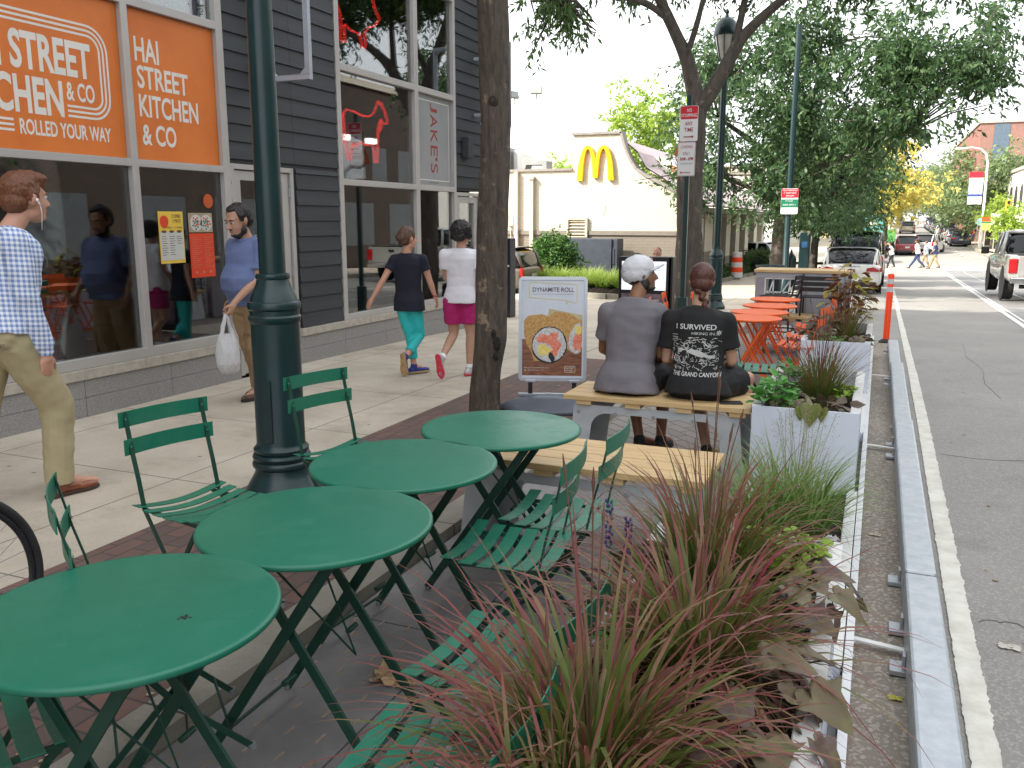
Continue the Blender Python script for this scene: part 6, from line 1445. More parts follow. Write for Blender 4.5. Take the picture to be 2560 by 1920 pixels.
# ---- people on the far crossing
def walker(x,y,lab,top,bot,skin,hairm,fx,sc=1,stride=.3,lean=0,vox=.03,bag=None,hairlong=False):
    z=road(y)+.01; s_=1 if fx>0 else -1
    P=lambda a,b_,c:(x+a*s_*sc,y+b_,z+c*sc)
    g=Human('person',lab,dict(pelvis=P(0,0,.93),neck=P(.03+lean,0,1.46),head=P(.05+lean*1.4,0,1.62),shL=P(.02+lean,.19*s_,1.40),shR=P(.02+lean,-.19*s_,1.40),elL=P(-.12,.24,1.14),wrL=P(.05,.24,.94),elR=P(.12,-.24,1.14),wrR=P(.26,-.22,.98),
      hipL=P(0,.09*s_,.90),hipR=P(0,-.09*s_,.90),knL=P(.16,.09,.50),anL=P(stride,.09,.09),toL=P(stride+.2,.09,.02),knR=P(-.05,-.09,.50),anR=P(-stride*.9,-.09,.16),toR=P(-stride*.9+.16,-.09,.03)),(s_,0,0),skin,vox=vox,sc=sc,hands=False,face=(s_,0,-.1),grp='people crossing the far street')
    g.shirt('top',top,sleeve=.8,hem=-.1,add=.02,vox=vox); g.pants('trousers',bot,1.0,add=.015); g.shoes(M_black,M_rubber,soles=False)
    g.hair([((-.02,0,.035),(.10,.09,.09))]+([((-.06,0,-.10),(.05,.07,.14))] if hairlong else []),hairm,vox=.02,amp=0); return g
Wt=cloth('white_shirt_far',(.72,.72,.70)); Nv=cloth('navy_far',(.02,.04,.10)); Jn=cloth('denim_far',(.03,.05,.12)); Kk=cloth('khaki_far',(.34,.26,.15)); Bk=cloth('black_far',(.02,.02,.02)); Lb=cloth('pale_blue_far',(.45,.55,.70)); Rd=cloth('red_far',(.45,.03,.03)); Hv=cloth('hi_vis',(.45,.75,.05))
walker(2.25,60.3,'man in white shirt and dark jeans striding left over the crossing',Wt,Jn,SK3,M_blk,-1,1.06,.42,.06)
walker(2.75,61.2,'person in pale blue half hidden behind the white-shirted man',Lb,Kk,SK1,M_brn_h,-1,.98,.25)
walker(3.25,60.4,'long-haired woman in navy top and khaki trousers last over the crossing',Nv,Kk,SK4,M_brn_h,-1,1.02,.28,0,hairlong=True)
walker(.75,60.1,'person in white top and black trousers leading over the crossing',Wt,Bk,SK2,M_blk,-1,.96,.22,.1,hairlong=True)
walker(.40,61.0,'person in black behind the dark SUV at the crossing',Bk,Bk,SK3,M_blk,-1,.98,.2)
for x,y,l,c in((8.6,100,'pedestrian in a red top on the far right pavement',Rd),(9.2,86,'pedestrian in a lime hi-vis vest beside the parked dark car',Hv),(9.0,70,'pedestrian in a lime vest by the banner lamp post',Hv),(10.4,66,'dark-clothed pedestrian standing near the far right signs',Bk)):
    gg=walker(x,y,l,c,Jn,SK2,M_blk,1,1,.12,0,.04); gg.o['group']='pedestrians on the far right pavement'
# ================================================================ sandwich board with the poster
t=thing('sandwich_board','silver framed poster board with two sushi burritos on a grey water base','sign board',(-2.45,6.60,0))
o0=V((-2.70,6.535,0)); uu=(V((-2.165,6.715,0))-V((-2.70,6.535,0))); W=uu.length; uu.normalize(); nn=V((uu.y,-uu.x,0)); vv=(V((0,0,1))-nn*.06).normalized()
H0=.235; HH=.86
def SP(a,c,d=0): return o0+uu*a+vv*(c)+V((0,0,H0))+nn*d
def rr(w,h,r,n=6,x0=0,y0=0):
    out=[]
    for cx,cy,a0 in((w-r,r,-90),(w-r,h-r,0),(r,h-r,90),(r,r,180)): out+=[(x0+cx+r*math.cos(R(a0+90*i/n)),y0+cy+r*math.sin(R(a0+90*i/n))) for i in range(n+1)]
    return out
M_silv=mat('satin_silver',(.52,.55,.60),.35,metal=.6,var=.05)
b=B(); outer=rr(W,HH,.035); inner=rr(W-.05,HH-.05,.012,6,.025,.025); n=len(outer)
P=lambda L,d:[SP(a,c,d) for a,c in L]
A,Bq,C_,D_=P(outer,-.012),P(outer,.012),P(inner,.012),P(inner,.004); vs=A+Bq+C_+D_
fs=[(i,(i+1)%n,(i+1)%n+n,i+n) for i in range(n)]+[(i+n,(i+1)%n+n,(i+1)%n+2*n,i+2*n) for i in range(n)]+[(i+2*n,(i+1)%n+2*n,(i+1)%n+3*n,i+3*n) for i in range(n)]+[tuple(range(n-1,-1,-1))]
b.add(vs,fs); b.build('frame',M_silv,t)
def flat(name,poly,d,m,par,lab=None,th=.0006):
    b=B(); b.add([SP(a,c,d) for a,c in poly]+[SP(a,c,d-th) for a,c in poly],[tuple(range(len(poly))),tuple(range(2*len(poly)-1,len(poly)-1,-1))]+[(i,(i+1)%len(poly),(i+1)%len(poly)+len(poly),i+len(poly)) for i in range(len(poly))]); return b.build(name,m,par,label=lab)
R4=lambda a,c,e,g_:[(a,c),(e,c),(e,g_),(a,g_)]
M_post=mat('poster_pale_wash',(.66,.70,.78),.4,c2=(.58,.62,.70),scale=5); M_bw=mat('poster_board_brown',(.30,.115,.05),.4,c2=(.13,.045,.025),scale=5,stretch=(3,3,14),detail=7)
ps=flat('poster_sheet',R4(.026,.026,W-.026,HH-.026),.0050,M_post,t)
x1=W-.04
flat('printed_table',[(.03,.045),(x1,.045),(x1,.285),(.30,.30),(.03,.35)],.0062,M_bw,ps)
M_crumb=mat('crumb_coating',(.62,.38,.14),.6,c2=(.42,.20,.05),scale=55,bump=.3,bscale=120); M_nori=mat('nori_print',(.02,.025,.03),.6); M_rice=mat('rice_print',(.70,.69,.66),.6,c2=(.42,.42,.44),scale=60); M_salm=mat('salmon_print',(.68,.12,.05),.5,c2=(.80,.32,.22),scale=45); M_mango=mat('mango_print',(.75,.55,.06),.5,c2=(.80,.70,.30),scale=50); M_pale=mat('poster_pale_board',(.60,.52,.30),.6)
def elp(cx,cy,rx,ry,rot=0,n=28,a0=0,a1=360,wob=0,seed=0):
    g=random.Random(seed); out=[]
    for i in range(n):
        a=R(a0+(a1-a0)*i/n); k=1+wob*(g.random()-.5); x=rx*k*math.cos(a); y=ry*k*math.sin(a); c,s=math.cos(R(rot)),math.sin(R(rot)); out.append((cx+x*c-y*s,cy+x*s+y*c))
    return out
flat('printed_back_board',[(.24,.53),(.25,.60),(x1,.55),(x1,.50)],.0064,M_pale,ps)
flat('printed_roll',[(.26,.55),(.30,.575),(.42,.56),(x1,.50),(x1,.33),(.44,.24),(.36,.30)],.0070,M_crumb,ps)
flat('printed_rice',[p for p in elp(.495,.36,.075,.13,-14,wob=.08) if p[0]<x1],.0076,M_rice,ps)
flat('printed_salmon',[p for p in elp(.50,.33,.05,.075,-10,wob=.25,seed=3) if p[0]<x1],.0082,M_salm,ps); flat('printed_mango',[p for p in elp(.495,.425,.032,.036,0,wob=.3,seed=5) if p[0]<x1],.0088,M_mango,ps)
flat('printed_roll',[(.045,.50),(.08,.54),(.19,.555),(.27,.53),(.38,.42),(.40,.30),(.30,.165),(.13,.165),(.105,.24),(.07,.30),(.045,.38)],.0074,M_crumb,ps)
flat('printed_nori',elp(.255,.30,.147,.155,-12,wob=.03),.0080,M_nori,ps); flat('printed_rice',elp(.255,.302,.136,.144,-12,wob=.05,seed=2),.0086,M_rice,ps)
for i,(cx,cy,rx,ry,m_) in enumerate(((.20,.355,.05,.035,M_salm),(.285,.37,.055,.035,M_salm),(.31,.30,.04,.05,M_salm),(.20,.26,.05,.045,M_mango),(.255,.245,.035,.03,M_mango),(.30,.235,.03,.04,M_salm),(.255,.33,.03,.03,M_salm))): flat('printed_filling',elp(cx,cy,rx,ry,i*30,wob=.4,seed=i),.0092+.0003*i,m_,ps)
flat('printed_filling',elp(.275,.20,.022,.045,20,wob=.3,seed=9),.0116,M_nori,ps)
g=random.Random(4); b=B()
for i in range(90):
    a=g.random()*6.28; r_=.10+.04*g.random(); cx=.255+r_*math.cos(a); cy=.302+r_*1.05*math.sin(a); w_=.004+.005*g.random()
    q=elp(cx,cy,w_,w_*.5,g.random()*180,6); b.add([SP(a_,c_,.0100+.00002*i) for a_,c_ in q],[tuple(range(6))])
b.build('printed_grains',M_rice,ps,fix=False)
M_yl=mat('pale_yellow_line',(.74,.66,.30),.5); b=B()
L=[(.09,.69),(.085,.80),(.10,.815),(W-.10,.80),(W-.085,.79),(W-.085,.66),(W-.10,.645),(.42,.665),(.385,.635),(.40,.668),(.10,.69)]
for p,q in zip(L,L[1:]+L[:1]): b.bar(SP(*p,.0062),SP(*q,.0062),.006,.0008,up=nn)
b.build('speech_border',M_yl,ps)
M_tx=mat('plum_lettering',(.10,.045,.07),.5)
text('lettering','DYNAMITE ROLL',M_tx,ps,SP(.115,.738,.0060),uu,vv,height=.036,width=.34,bold=.012)
text('lettering','Deep Fried Hai and Crispy Slammin Salmon',mat('grey_lettering',(.30,.28,.33),.5),ps,SP(.115,.712,.0060),uu,vv,height=.012,width=.335)
M_lw=mat('pale_print_lettering',(.72,.62,.52),.5)
text('lettering','facebook.com/HaiStKitchen',M_lw,ps,SP(.065,.105,.0072),uu,vv,height=.012,width=.19); text('lettering','@HaiStKitchen_ST',M_lw,ps,SP(.075,.083,.0072),uu,vv,height=.012,width=.135)
b=B()
for p,q in(((.05,.105),(.058,.118)),((.05,.083),(.062,.094))): b.add([SP(a,c,.0074) for a,c in R4(p[0],p[1],q[0],q[1])],[(0,1,2,3)])
b.build('printed_icons',M_lw,ps)
b=B(); bo=R4(.385,.075,.47,.125)
for p,q in zip(bo,bo[1:]+bo[:1]): b.bar(SP(*p,.0074),SP(*q,.0074),.004,.0006,up=nn)
b.build('printed_stamp',M_lw,ps); text('lettering','HAI STREET',M_lw,ps,SP(.392,.103,.0074),uu,vv,height=.013,width=.07,bold=.02); text('lettering','KITCHEN',M_lw,ps,SP(.392,.083,.0074),uu,vv,height=.013,width=.06,bold=.02)
for a in(.10,W-.10):
    b=B(); p=SP(a,0,0); b.box((p.x,p.y,H0+.0),(.085,.05,.022),Matrix.Rotation(math.atan2(uu.y,uu.x),3,'Z')); b.build('clamp',M_silv,t,bevel=.004)
    b=B(); b.box((p.x,p.y,.17),(.036,.03,.12),Matrix.Rotation(math.atan2(uu.y,uu.x),3,'Z')); b.build('spring_leg',M_black,t,bevel=.003)
M_base=mat('blue_grey_plastic',(.115,.13,.16),.4,var=.12,bump=.15,bscale=200)
b=B(); c0=o0+uu*(W*.44)
rings=[(.395,.23,.0),(.40,.235,.012),(.40,.235,.030),(.37,.21,.048),(.30,.16,.075),(.22,.11,.105),(.10,.05,.118)]
N_=40; vs=[];fs=[]
for a,c,z in rings:
    for j in range(N_):
        th=2*PI*j/N_; e=.75; x=math.copysign(abs(math.cos(th))**e,math.cos(th))*a; y=math.copysign(abs(math.sin(th))**e,math.sin(th))*c*(1+.22*math.sin(th*1+.8))
        vs.append(c0+uu*x+nn*y+V((0,0,z+.012*math.sin(3*th)*(z>.04)*(z<.1))))
for i in range(len(rings)-1):
    for j in range(N_): fs.append((i*N_+j,i*N_+(j+1)%N_,(i+1)*N_+(j+1)%N_,(i+1)*N_+j))
fs.append(tuple((len(rings)-1)*N_+j for j in range(N_))); fs.append(tuple(range(N_-1,-1,-1)))
b.add(vs,fs); b.build('base',M_base,t,smooth='all')
b=B(); b.box(tuple(c0+V((0,0,.119))),(.5,.045,.02),Matrix.Rotation(math.atan2(uu.y,uu.x),3,'Z')); b.box(tuple(c0+V((0,0,.130))),(.05,.03,.006),Matrix.Rotation(math.atan2(uu.y,uu.x),3,'Z')); b.build('base_ridge',mat('light_grey_plastic',(.30,.33,.37),.4),t,bevel=.006)

# ================================================================ black menu board behind the couple
t=thing('menu_board','black menu stand with backlit white panel above a food photo panel','menu board',(-2.55,9.3,0))
def MB_(x0,x1,y0,y1,z0,z1,name,m,par=None,bev=0): b=B(); b.bb(x0,x1,y0,y1,z0,z1); return b.build(name,m,par if par is not None else t,bevel=bev)
mx0,mx1,my=-2.62,-2.06,9.25
case=MB_(mx0-.01,mx1+.02,my,my+.10,.02,1.16,'case',M_black,bev=.01)
b=B(); b.bb(mx1-.02,mx1+.03,my+.0,my+.16,0,1.16); b.build('side_post',M_black,t,bevel=.008)
pn=MB_(mx0+.03,mx1-.04,my-.012,my-.002,.80,1.11,'lit_panel',mat('backlit_white',(.80,.84,.95),.4,emit=.35))
text('lettering','THIS STREET',M_black,pn,(mx0+.10,my-.0125,1.05),(1,0,0),(0,0,1),height=.02,width=.26)
b=B(); g=random.Random(2)
for k in range(12): b.bb(mx0+.32,mx0+.32+.05+.09*g.random(),my-.0135,my-.0125,1.03-k*.014,1.033-k*.014)
b.build('menu_lines',mat('menu_grey',(.25,.30,.40),.5),pn)
fpn=MB_(mx0+.03,mx1-.04,my-.012,my-.002,.12,.76,'photo_panel',mat('food_photo',(.30,.20,.20),.35,c2=(.05,.045,.08),scale=9,detail=6)); g=random.Random(6)
for k in range(16):
    b=B(); cx=mx0+.06+.40*g.random(); cz=.2+.5*g.random(); a=g.random()*3; pts=[(cx+.07*s_*math.cos(a)+.008*math.sin(9*s_),cz+.05*s_*math.sin(a)) for s_ in(-1,-.5,0,.5,1)]
    pts=[(min(max(x,mx0+.04),mx1-.05),z) for x,z in pts]
    for p,q in zip(pts,pts[1:]): b.bar((p[0],my-.0135-.0002*k,p[1]),(q[0],my-.0135-.0002*k,q[1]),.02,.001,up=(0,1,0))
    b.build('printed_food',[mat('food_%s'%n_,c,.5) if 'food_%s'%n_ not in bpy.data.materials else bpy.data.materials['food_%s'%n_] for n_,c in ((('orange',(.65,.22,.08)),('violet',(.22,.16,.32)),('cream',(.55,.45,.40)))[k%3],)][0],fpn)
b=B(); b.tube([(mx1+.05,my+.05,.6),(mx1+.08,my+.05,.45),(mx1+.05,my+.08,.3),(mx1+.07,my+.05,.1)],.006,6); b.build('cable',M_black,t)

# ================================================================ sign posts
def rsign(name,lab,x,y,z0,z1,w,m,parent,r=.025):
    h=z1-z0; b=B(); b.prism(rr(w,h,r),(x-w/2,y,z0),(1,0,0),(0,0,1),(0,.004,0)); o=b.build(name,m,parent,label=lab); return o
M_red=mat('sign_red',srgb(196,30,48),.4,var=.03); M_sw=mat('sign_white',(.70,.70,.70),.4,var=.03); M_rl=mat('sign_red_ink',(.35,.02,.04),.5)
sy=13.6; g0=walk(sy); t=thing('parking_sign_post','dark green post with stacked no stopping and loading only signs','sign post',(-2.80,sy,g0)); 
b=B(); b.bb(-2.86,-2.79,sy+.02,sy+.09,g0,3.42); b.build('post',M_lamp,t,bevel=.006)
b=B(); b.bb(-2.90,-2.75,sy,sy+.11,g0,.35); b.build('post_sleeve',M_lamp,t,bevel=.01)
U=((1,0,0),(0,0,1))
def L_(s,x,z,h,w,m,p,yy=None,**k): return text('lettering',s,m,p,(x,(yy or sy)-.0018,z),*U,height=h,width=w,**k)
s1=rsign('no_stopping_sign','white sign with red NO STOPPING header, ANY TIME and arrow',-2.815,sy,2.735,3.255,.275,M_sw,t)
b=B(); b.prism(rr(.262,.19,.02),(-2.815-.131,sy-.001,3.06),(1,0,0),(0,0,1),(0,-.001,0)); b.build('red_header',M_red,s1)
L_('NO',-2.845,3.165,.05,.07,M_sw,s1,sy-.0015,bold=.01); L_('STOPPING',-2.935,3.09,.05,.24,M_sw,s1,sy-.0015,bold=.01)
L_('ANY',-2.875,2.965,.06,.12,M_rl,s1,bold=.01); L_('TIME',-2.885,2.875,.06,.14,M_rl,s1,bold=.01)
b=B(); b.bar((-2.89,sy-.003,2.80),(-2.76,sy-.003,2.80),.014,.002,up=(0,1,0)); b.prism([(-2.765,2.775),(-2.735,2.80),(-2.765,2.825)],(0,sy-.002,0),(1,0,0),(0,0,1),(0,-.002,0)); b.build('arrow',M_rl,s1)
s2=rsign('loading_sign','white sign with LOADING ONLY lettering below',-2.835,sy-.002,2.215,2.725,.275,M_sw,t)
b=B(); w_,h_=.262,.497
for L in (rr(.262,.497,.02),): 
    for p,q in zip(L,L[1:]+L[:1]): b.bar((-2.835-.131+p[0],sy-.004,2.2215+p[1]),(-2.835-.131+q[0],sy-.004,2.2215+q[1]),.005,.001,up=(0,1,0))
b.build('red_border',M_rl,s2)
L_('LOADING',-2.925,2.63,.045,.185,M_rl,s2,sy-.002); L_('ONLY',-2.89,2.53,.045,.11,M_rl,s2,sy-.002); L_('8AM - 6PM',-2.93,2.45,.05,.20,M_rl,s2,sy-.002,bold=.02); L_('30 MINUTE LIMIT',-2.925,2.39,.022,.19,mat('sign_green_ink',(.05,.16,.12),.5),s2,sy-.002)
b=B(); b.bar((-2.90,sy-.006,2.27),(-2.77,sy-.006,2.27),.010,.002,up=(0,1,0)); b.prism([(-2.90,2.25),(-2.93,2.27),(-2.90,2.29)],(0,sy-.004,0),(1,0,0),(0,0,1),(0,-.002,0)); b.build('arrow',M_rl,s2)
b=B(); b.prism([(0,0),(.1,.28),(.15,.27),(.12,-.02)],(-3.05,sy+.12,2.55),(1,0,0),(0,0,1),(.02,.004,0)); b.build('orange_tag_sign',M_orange,t,label='orange tag seen edge-on behind the loading sign')
yy=23.5; g0=walk(yy); t=thing('parking_sign_post','tall dark green pole with small red, green and white parking sign','sign post',(-2.22,yy,g0))
b=B(); b.lathe([(.12,0),(.11,.4),(.078,.45),(.073,3),(.064,6.7),(0,6.71)],(-2.22,yy,g0),20); b.build('pole',M_lamp,t,smooth=True)
zt=2.42; s3=rsign('parking_plate','red, green and white parking regulation plate',-2.20,yy-.12,1.70,2.34,.415,M_sw,t,.03)
M_sg=mat('sign_green',(.01,.20,.10),.4)
for z0,z1,m_ in((2.11,2.33,M_red),(1.87,2.07,M_sg)):
    b=B(); b.bb(-2.403,-1.997,yy-.124,yy-.1205,z0,z1); b.build('colour_band',m_,s3)
for s_,x,z,h,w in(('NO PARKING',-2.37,2.275,.04,.34),('< 7AM-9AM',-2.35,2.205,.045,.30),('4PM-6PM',-2.30,2.135,.04,.2),('2 HOUR',-2.30,2.01,.04,.18),('9AM-4PM >',-2.36,1.91,.045,.32)): L_(s_,x,z,h,w,M_sw,s3,yy-.1245)
L_('PPA 7',-2.26,1.765,.03,.12,M_sg,s3,yy-.121)
# dark parking kiosk slab at the drive, meter kiosk, bins, barrel
gy=13.97; b=B(); b.bb(-6.03,-5.90,13.9,14.15,walk(gy),1.24); o=b.build('dark_pillar',mat('near_black_blue',(.015,.02,.03),.4),None,bevel=.01,loc=(-5.97,14,walk(gy))); b=B(); b.bb(-5.99,-5.92,13.892,13.899,.75,.78); b.build('pale_mark',M_white,o); tag(o,'slim dark pillar sign seen past the near tree trunk','pillar')
yy=30.5; g0=walk(yy); t=thing('parking_kiosk','dark green parking pay kiosk between the far trunks','kiosk',(-2.3,yy,g0)); b=B(); b.bb(-2.48,-2.14,yy,yy+.3,g0,g0+1.75); b.build('cabinet',M_lamp,t,bevel=.03)
b=B(); b.bb(-2.40,-2.22,yy-.01,yy-.002,g0+1.25,g0+1.45); b.build('screen',mat('kiosk_blue',(.03,.10,.25),.3),t)
b=B(); b.lathe([(.16,0),(.17,.9),(.14,1.0),(.05,1.1),(.02,1.22)],(-2.62,yy-1.0,g0),20); tag(b.build('bollard',M_lamp,None,smooth=True,loc=(-2.62,yy-1,g0)),'dark green bollard with pointed cap beside the pay kiosk','bollard')
g0=walk(20); t=thing('litter_bin','round dark slatted steel litter bin behind the bar counter','bin',(-2.2,20,g0)); b=B()
for k in range(28):
    a=2*PI*k/28; pr=[(.22,.05),(.25,.5),(.27,.75),(.32,.86)]
    for (r0,z0),(r1,z1) in zip(pr,pr[1:]): b.bar((-2.2+r0*math.cos(a),20+r0*math.sin(a),g0+z0),(-2.2+r1*math.cos(a),20+r1*math.sin(a),g0+z1),.03,.006,up=(math.cos(a),math.sin(a),0))
b.build('slats',M_lamp,t,kind=None); b=B(); b.lathe([(.20,.03),(.21,.7),(.20,.7),(.19,.05)],(-2.2,20,g0),24); b.build('liner',M_black,t); b=B(); b.tube([(-2.2+.32*math.cos(a),20+.32*math.sin(a),g0+.86) for a in [2*PI*k/28 for k in range(28)]],.014,6,closed=True); b.build('rim',M_lamp,t)
g0=walk(34)+.1; t=thing('traffic_barrel','orange and white banded traffic barrel under the portico','traffic barrel',(-5.0,34,g0))
for k in range(5): b=B(); b.lathe([(.24-.012*k,k*.19),(.235-.012*k,k*.19+.185),(.23-.012*k,k*.19+.19)],(-5.0,34,g0),20); b.build('band',M_or if k%2 else M_sw,t,smooth=True)
# far street lamp with banner and signs on the right
yy=60; g0=walk(yy); t=thing('banner_lamp_post','white arched street light with red, white and blue banner at the right pavement','street lamp',(8.1,86,0)); yy=86; g0=walk(yy)
b=B(); b.tube([(8.1,yy,g0),(8.05,yy,3),(8.0,yy,6.4),(7.85,yy,7.1),(7.4,yy,7.55),(6.7,yy,7.7),(6.1,yy,7.65)],[.13,.11,.09,.08,.07,.06,.05],10); b.build('pole',M_white,t,smooth='all'); b=B(); b.ell((5.8,yy,7.62),(.45,.16,.10)); b.build('lamp_head',M_white,t,smooth='all')
for z0,z1,m_ in((5.15,5.65,M_red),(3.75,5.15,mat('banner_print',(.55,.60,.60),.6,c2=(.25,.32,.28),scale=1.6)),(3.55,3.75,mat('banner_blue',(.05,.08,.35),.5)),(2.9,3.55,M_sw)): b=B(); b.bb(6.72,7.82,yy-.03,yy,z0,z1); b.build('banner',m_,t)
for i,(x,y,z0,w,h,m_,l) in enumerate(((8.75,83,1.15,.75,.95,M_sw,'white lettered sign on a post beside the white pick-up'),(8.05,83,.75,.70,1.05,mat('sign_yellow',(.65,.55,.12),.5),'red, green and yellow parking sign at the far right'),(7.9,88,1.2,.5,.8,mat('sign_lime',(.45,.6,.25),.5),'small green and yellow sign among the right trees'))):
    t=thing('street_sign',l,'sign',(x,y,walk(y)),'far signs on the right pavement'); b=B(); b.tube([(x,y+.04,walk(y)),(x,y+.04,z0+h)],.04,8); b.build('post',M_frame,t); b=B(); b.bb(x-w/2,x+w/2,y-.02,y,z0,z0+h); p=b.build('plate',m_,t)
    if i==1:
        b=B(); b.bb(x-w/2,x+w/2,y-.03,y-.021,z0+.7,z0+h); b.build('red_band',M_or,p); b=B(); b.bb(x-w/2,x+w/2,y-.03,y-.021,z0+.55,z0+.68); b.build('green_band',M_sg,p)
    if i==0: text('lettering','STOP HERE',M_black,p,(x-.3,y-.021,z0+.5),*U,width=.6,height=.14)
x,y=9.0,78; t=thing('traffic_signal','yellow traffic signal beside the arched white building','traffic light',(x,y,walk(y))); b=B(); b.tube([(x,y+.2,walk(y)),(x,y+.2,3.2)],.06,8); b.build('pole',M_frame,t); b=B(); b.bb(x-.22,x+.22,y-.1,y+.1,2.0,3.1); b.build('head',mat('signal_yellow',(.8,.38,.02),.5),t,bevel=.03)
for k in range(3): b=B(); b.lathe([(.13,0),(.12,.12),(0,.02)],(x,y-.1,2.2+k*.35),14,rotm(x=R(90))); b.build('lens',M_black,t)
x,y=7.75,84; t=thing('parking_meter','round-headed green meter sign on the far right kerb','sign',(x,y,walk(y))); b=B(); b.tube([(x,y,walk(y)),(x,y,1.1)],.04,8); b.build('post',M_frame,t); b=B(); b.lathe([(0,0),(.33,0),(.33,.05),(0,.05)],(x,y-.03,1.4),20,rotm(x=R(90))); b.build('disc',mat('pale_teal',(.25,.45,.42),.5),t)
# ================================================================ vehicles
def carpaint(name,c,metal=.0,rough=.3):
    return mat(name,c,rough,metal=metal,var=.03,coat=.8)
M_cglass=mat('car_glass',(.010,.012,.014),.08,var=.05,spec=.45)
M_tail=mat('tail_lamp_red',(.42,.008,.012),.2,var=.1,coat=.6); M_lite=mat('clear_lamp',(.6,.6,.6),.15,metal=.4); M_rim2=mat('alloy_rim',(.45,.46,.47),.3,metal=.8); M_plast=mat('black_trim',(.02,.02,.021),.55); M_chrome=mat('chrome',(.7,.7,.7),.12,metal=1)
def wheel(t,x,y,r,w,side):
    b=B(); m=rotm(y=R(90)); b.lathe([(r*.62,-w/2),(r*.95,-w/2),(r,-w*.35),(r,w*.35),(r*.95,w/2),(r*.62,w/2)],(x,y,r),28,m); o=b.build('wheel',M_rubber,t,smooth=True)
    b=B(); xs=x+side*(w/2-.03); b.lathe([(0,-.01),(r*.10,.0),(r*.12,.01),(0,.012)],(xs,y,r),16,m); b.lathe([(r*.54,-.02),(r*.64,.012),(r*.60,.018),(r*.54,.0)],(xs,y,r),28,m)
    for k in range(5):
        a=2*PI*k/5; b.bar((xs,y,r),(xs,y+r*.58*math.cos(a),r+r*.58*math.sin(a)),r*.16,.02,up=(1,0,0))
    b.build('rim',M_rim2,o)
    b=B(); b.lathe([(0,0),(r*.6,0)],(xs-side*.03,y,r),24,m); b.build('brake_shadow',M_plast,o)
def skin_(st,nx=None):
    """st: list of stations (y, [(x,z)...]) half sections from sill to centre; mirrored and lofted"""
    vs=[];fs=[];k=len(st[0][1]); full=2*k
    for y,s in st:
        for x,z in s: vs.append((x,y,z))
        for x,z in s[::-1]: vs.append((-x,y,z))
    for i in range(len(st)-1):
        for j in range(full-1): fs.append((i*full+j,i*full+j+1,(i+1)*full+j+1,(i+1)*full+j))
        fs.append((i*full+full-1,i*full,(i+1)*full,(i+1)*full+full-1))
    fs.append(tuple(range(full-1,-1,-1))); fs.append(tuple((len(st)-1)*full+j for j in range(full)))
    return vs,fs
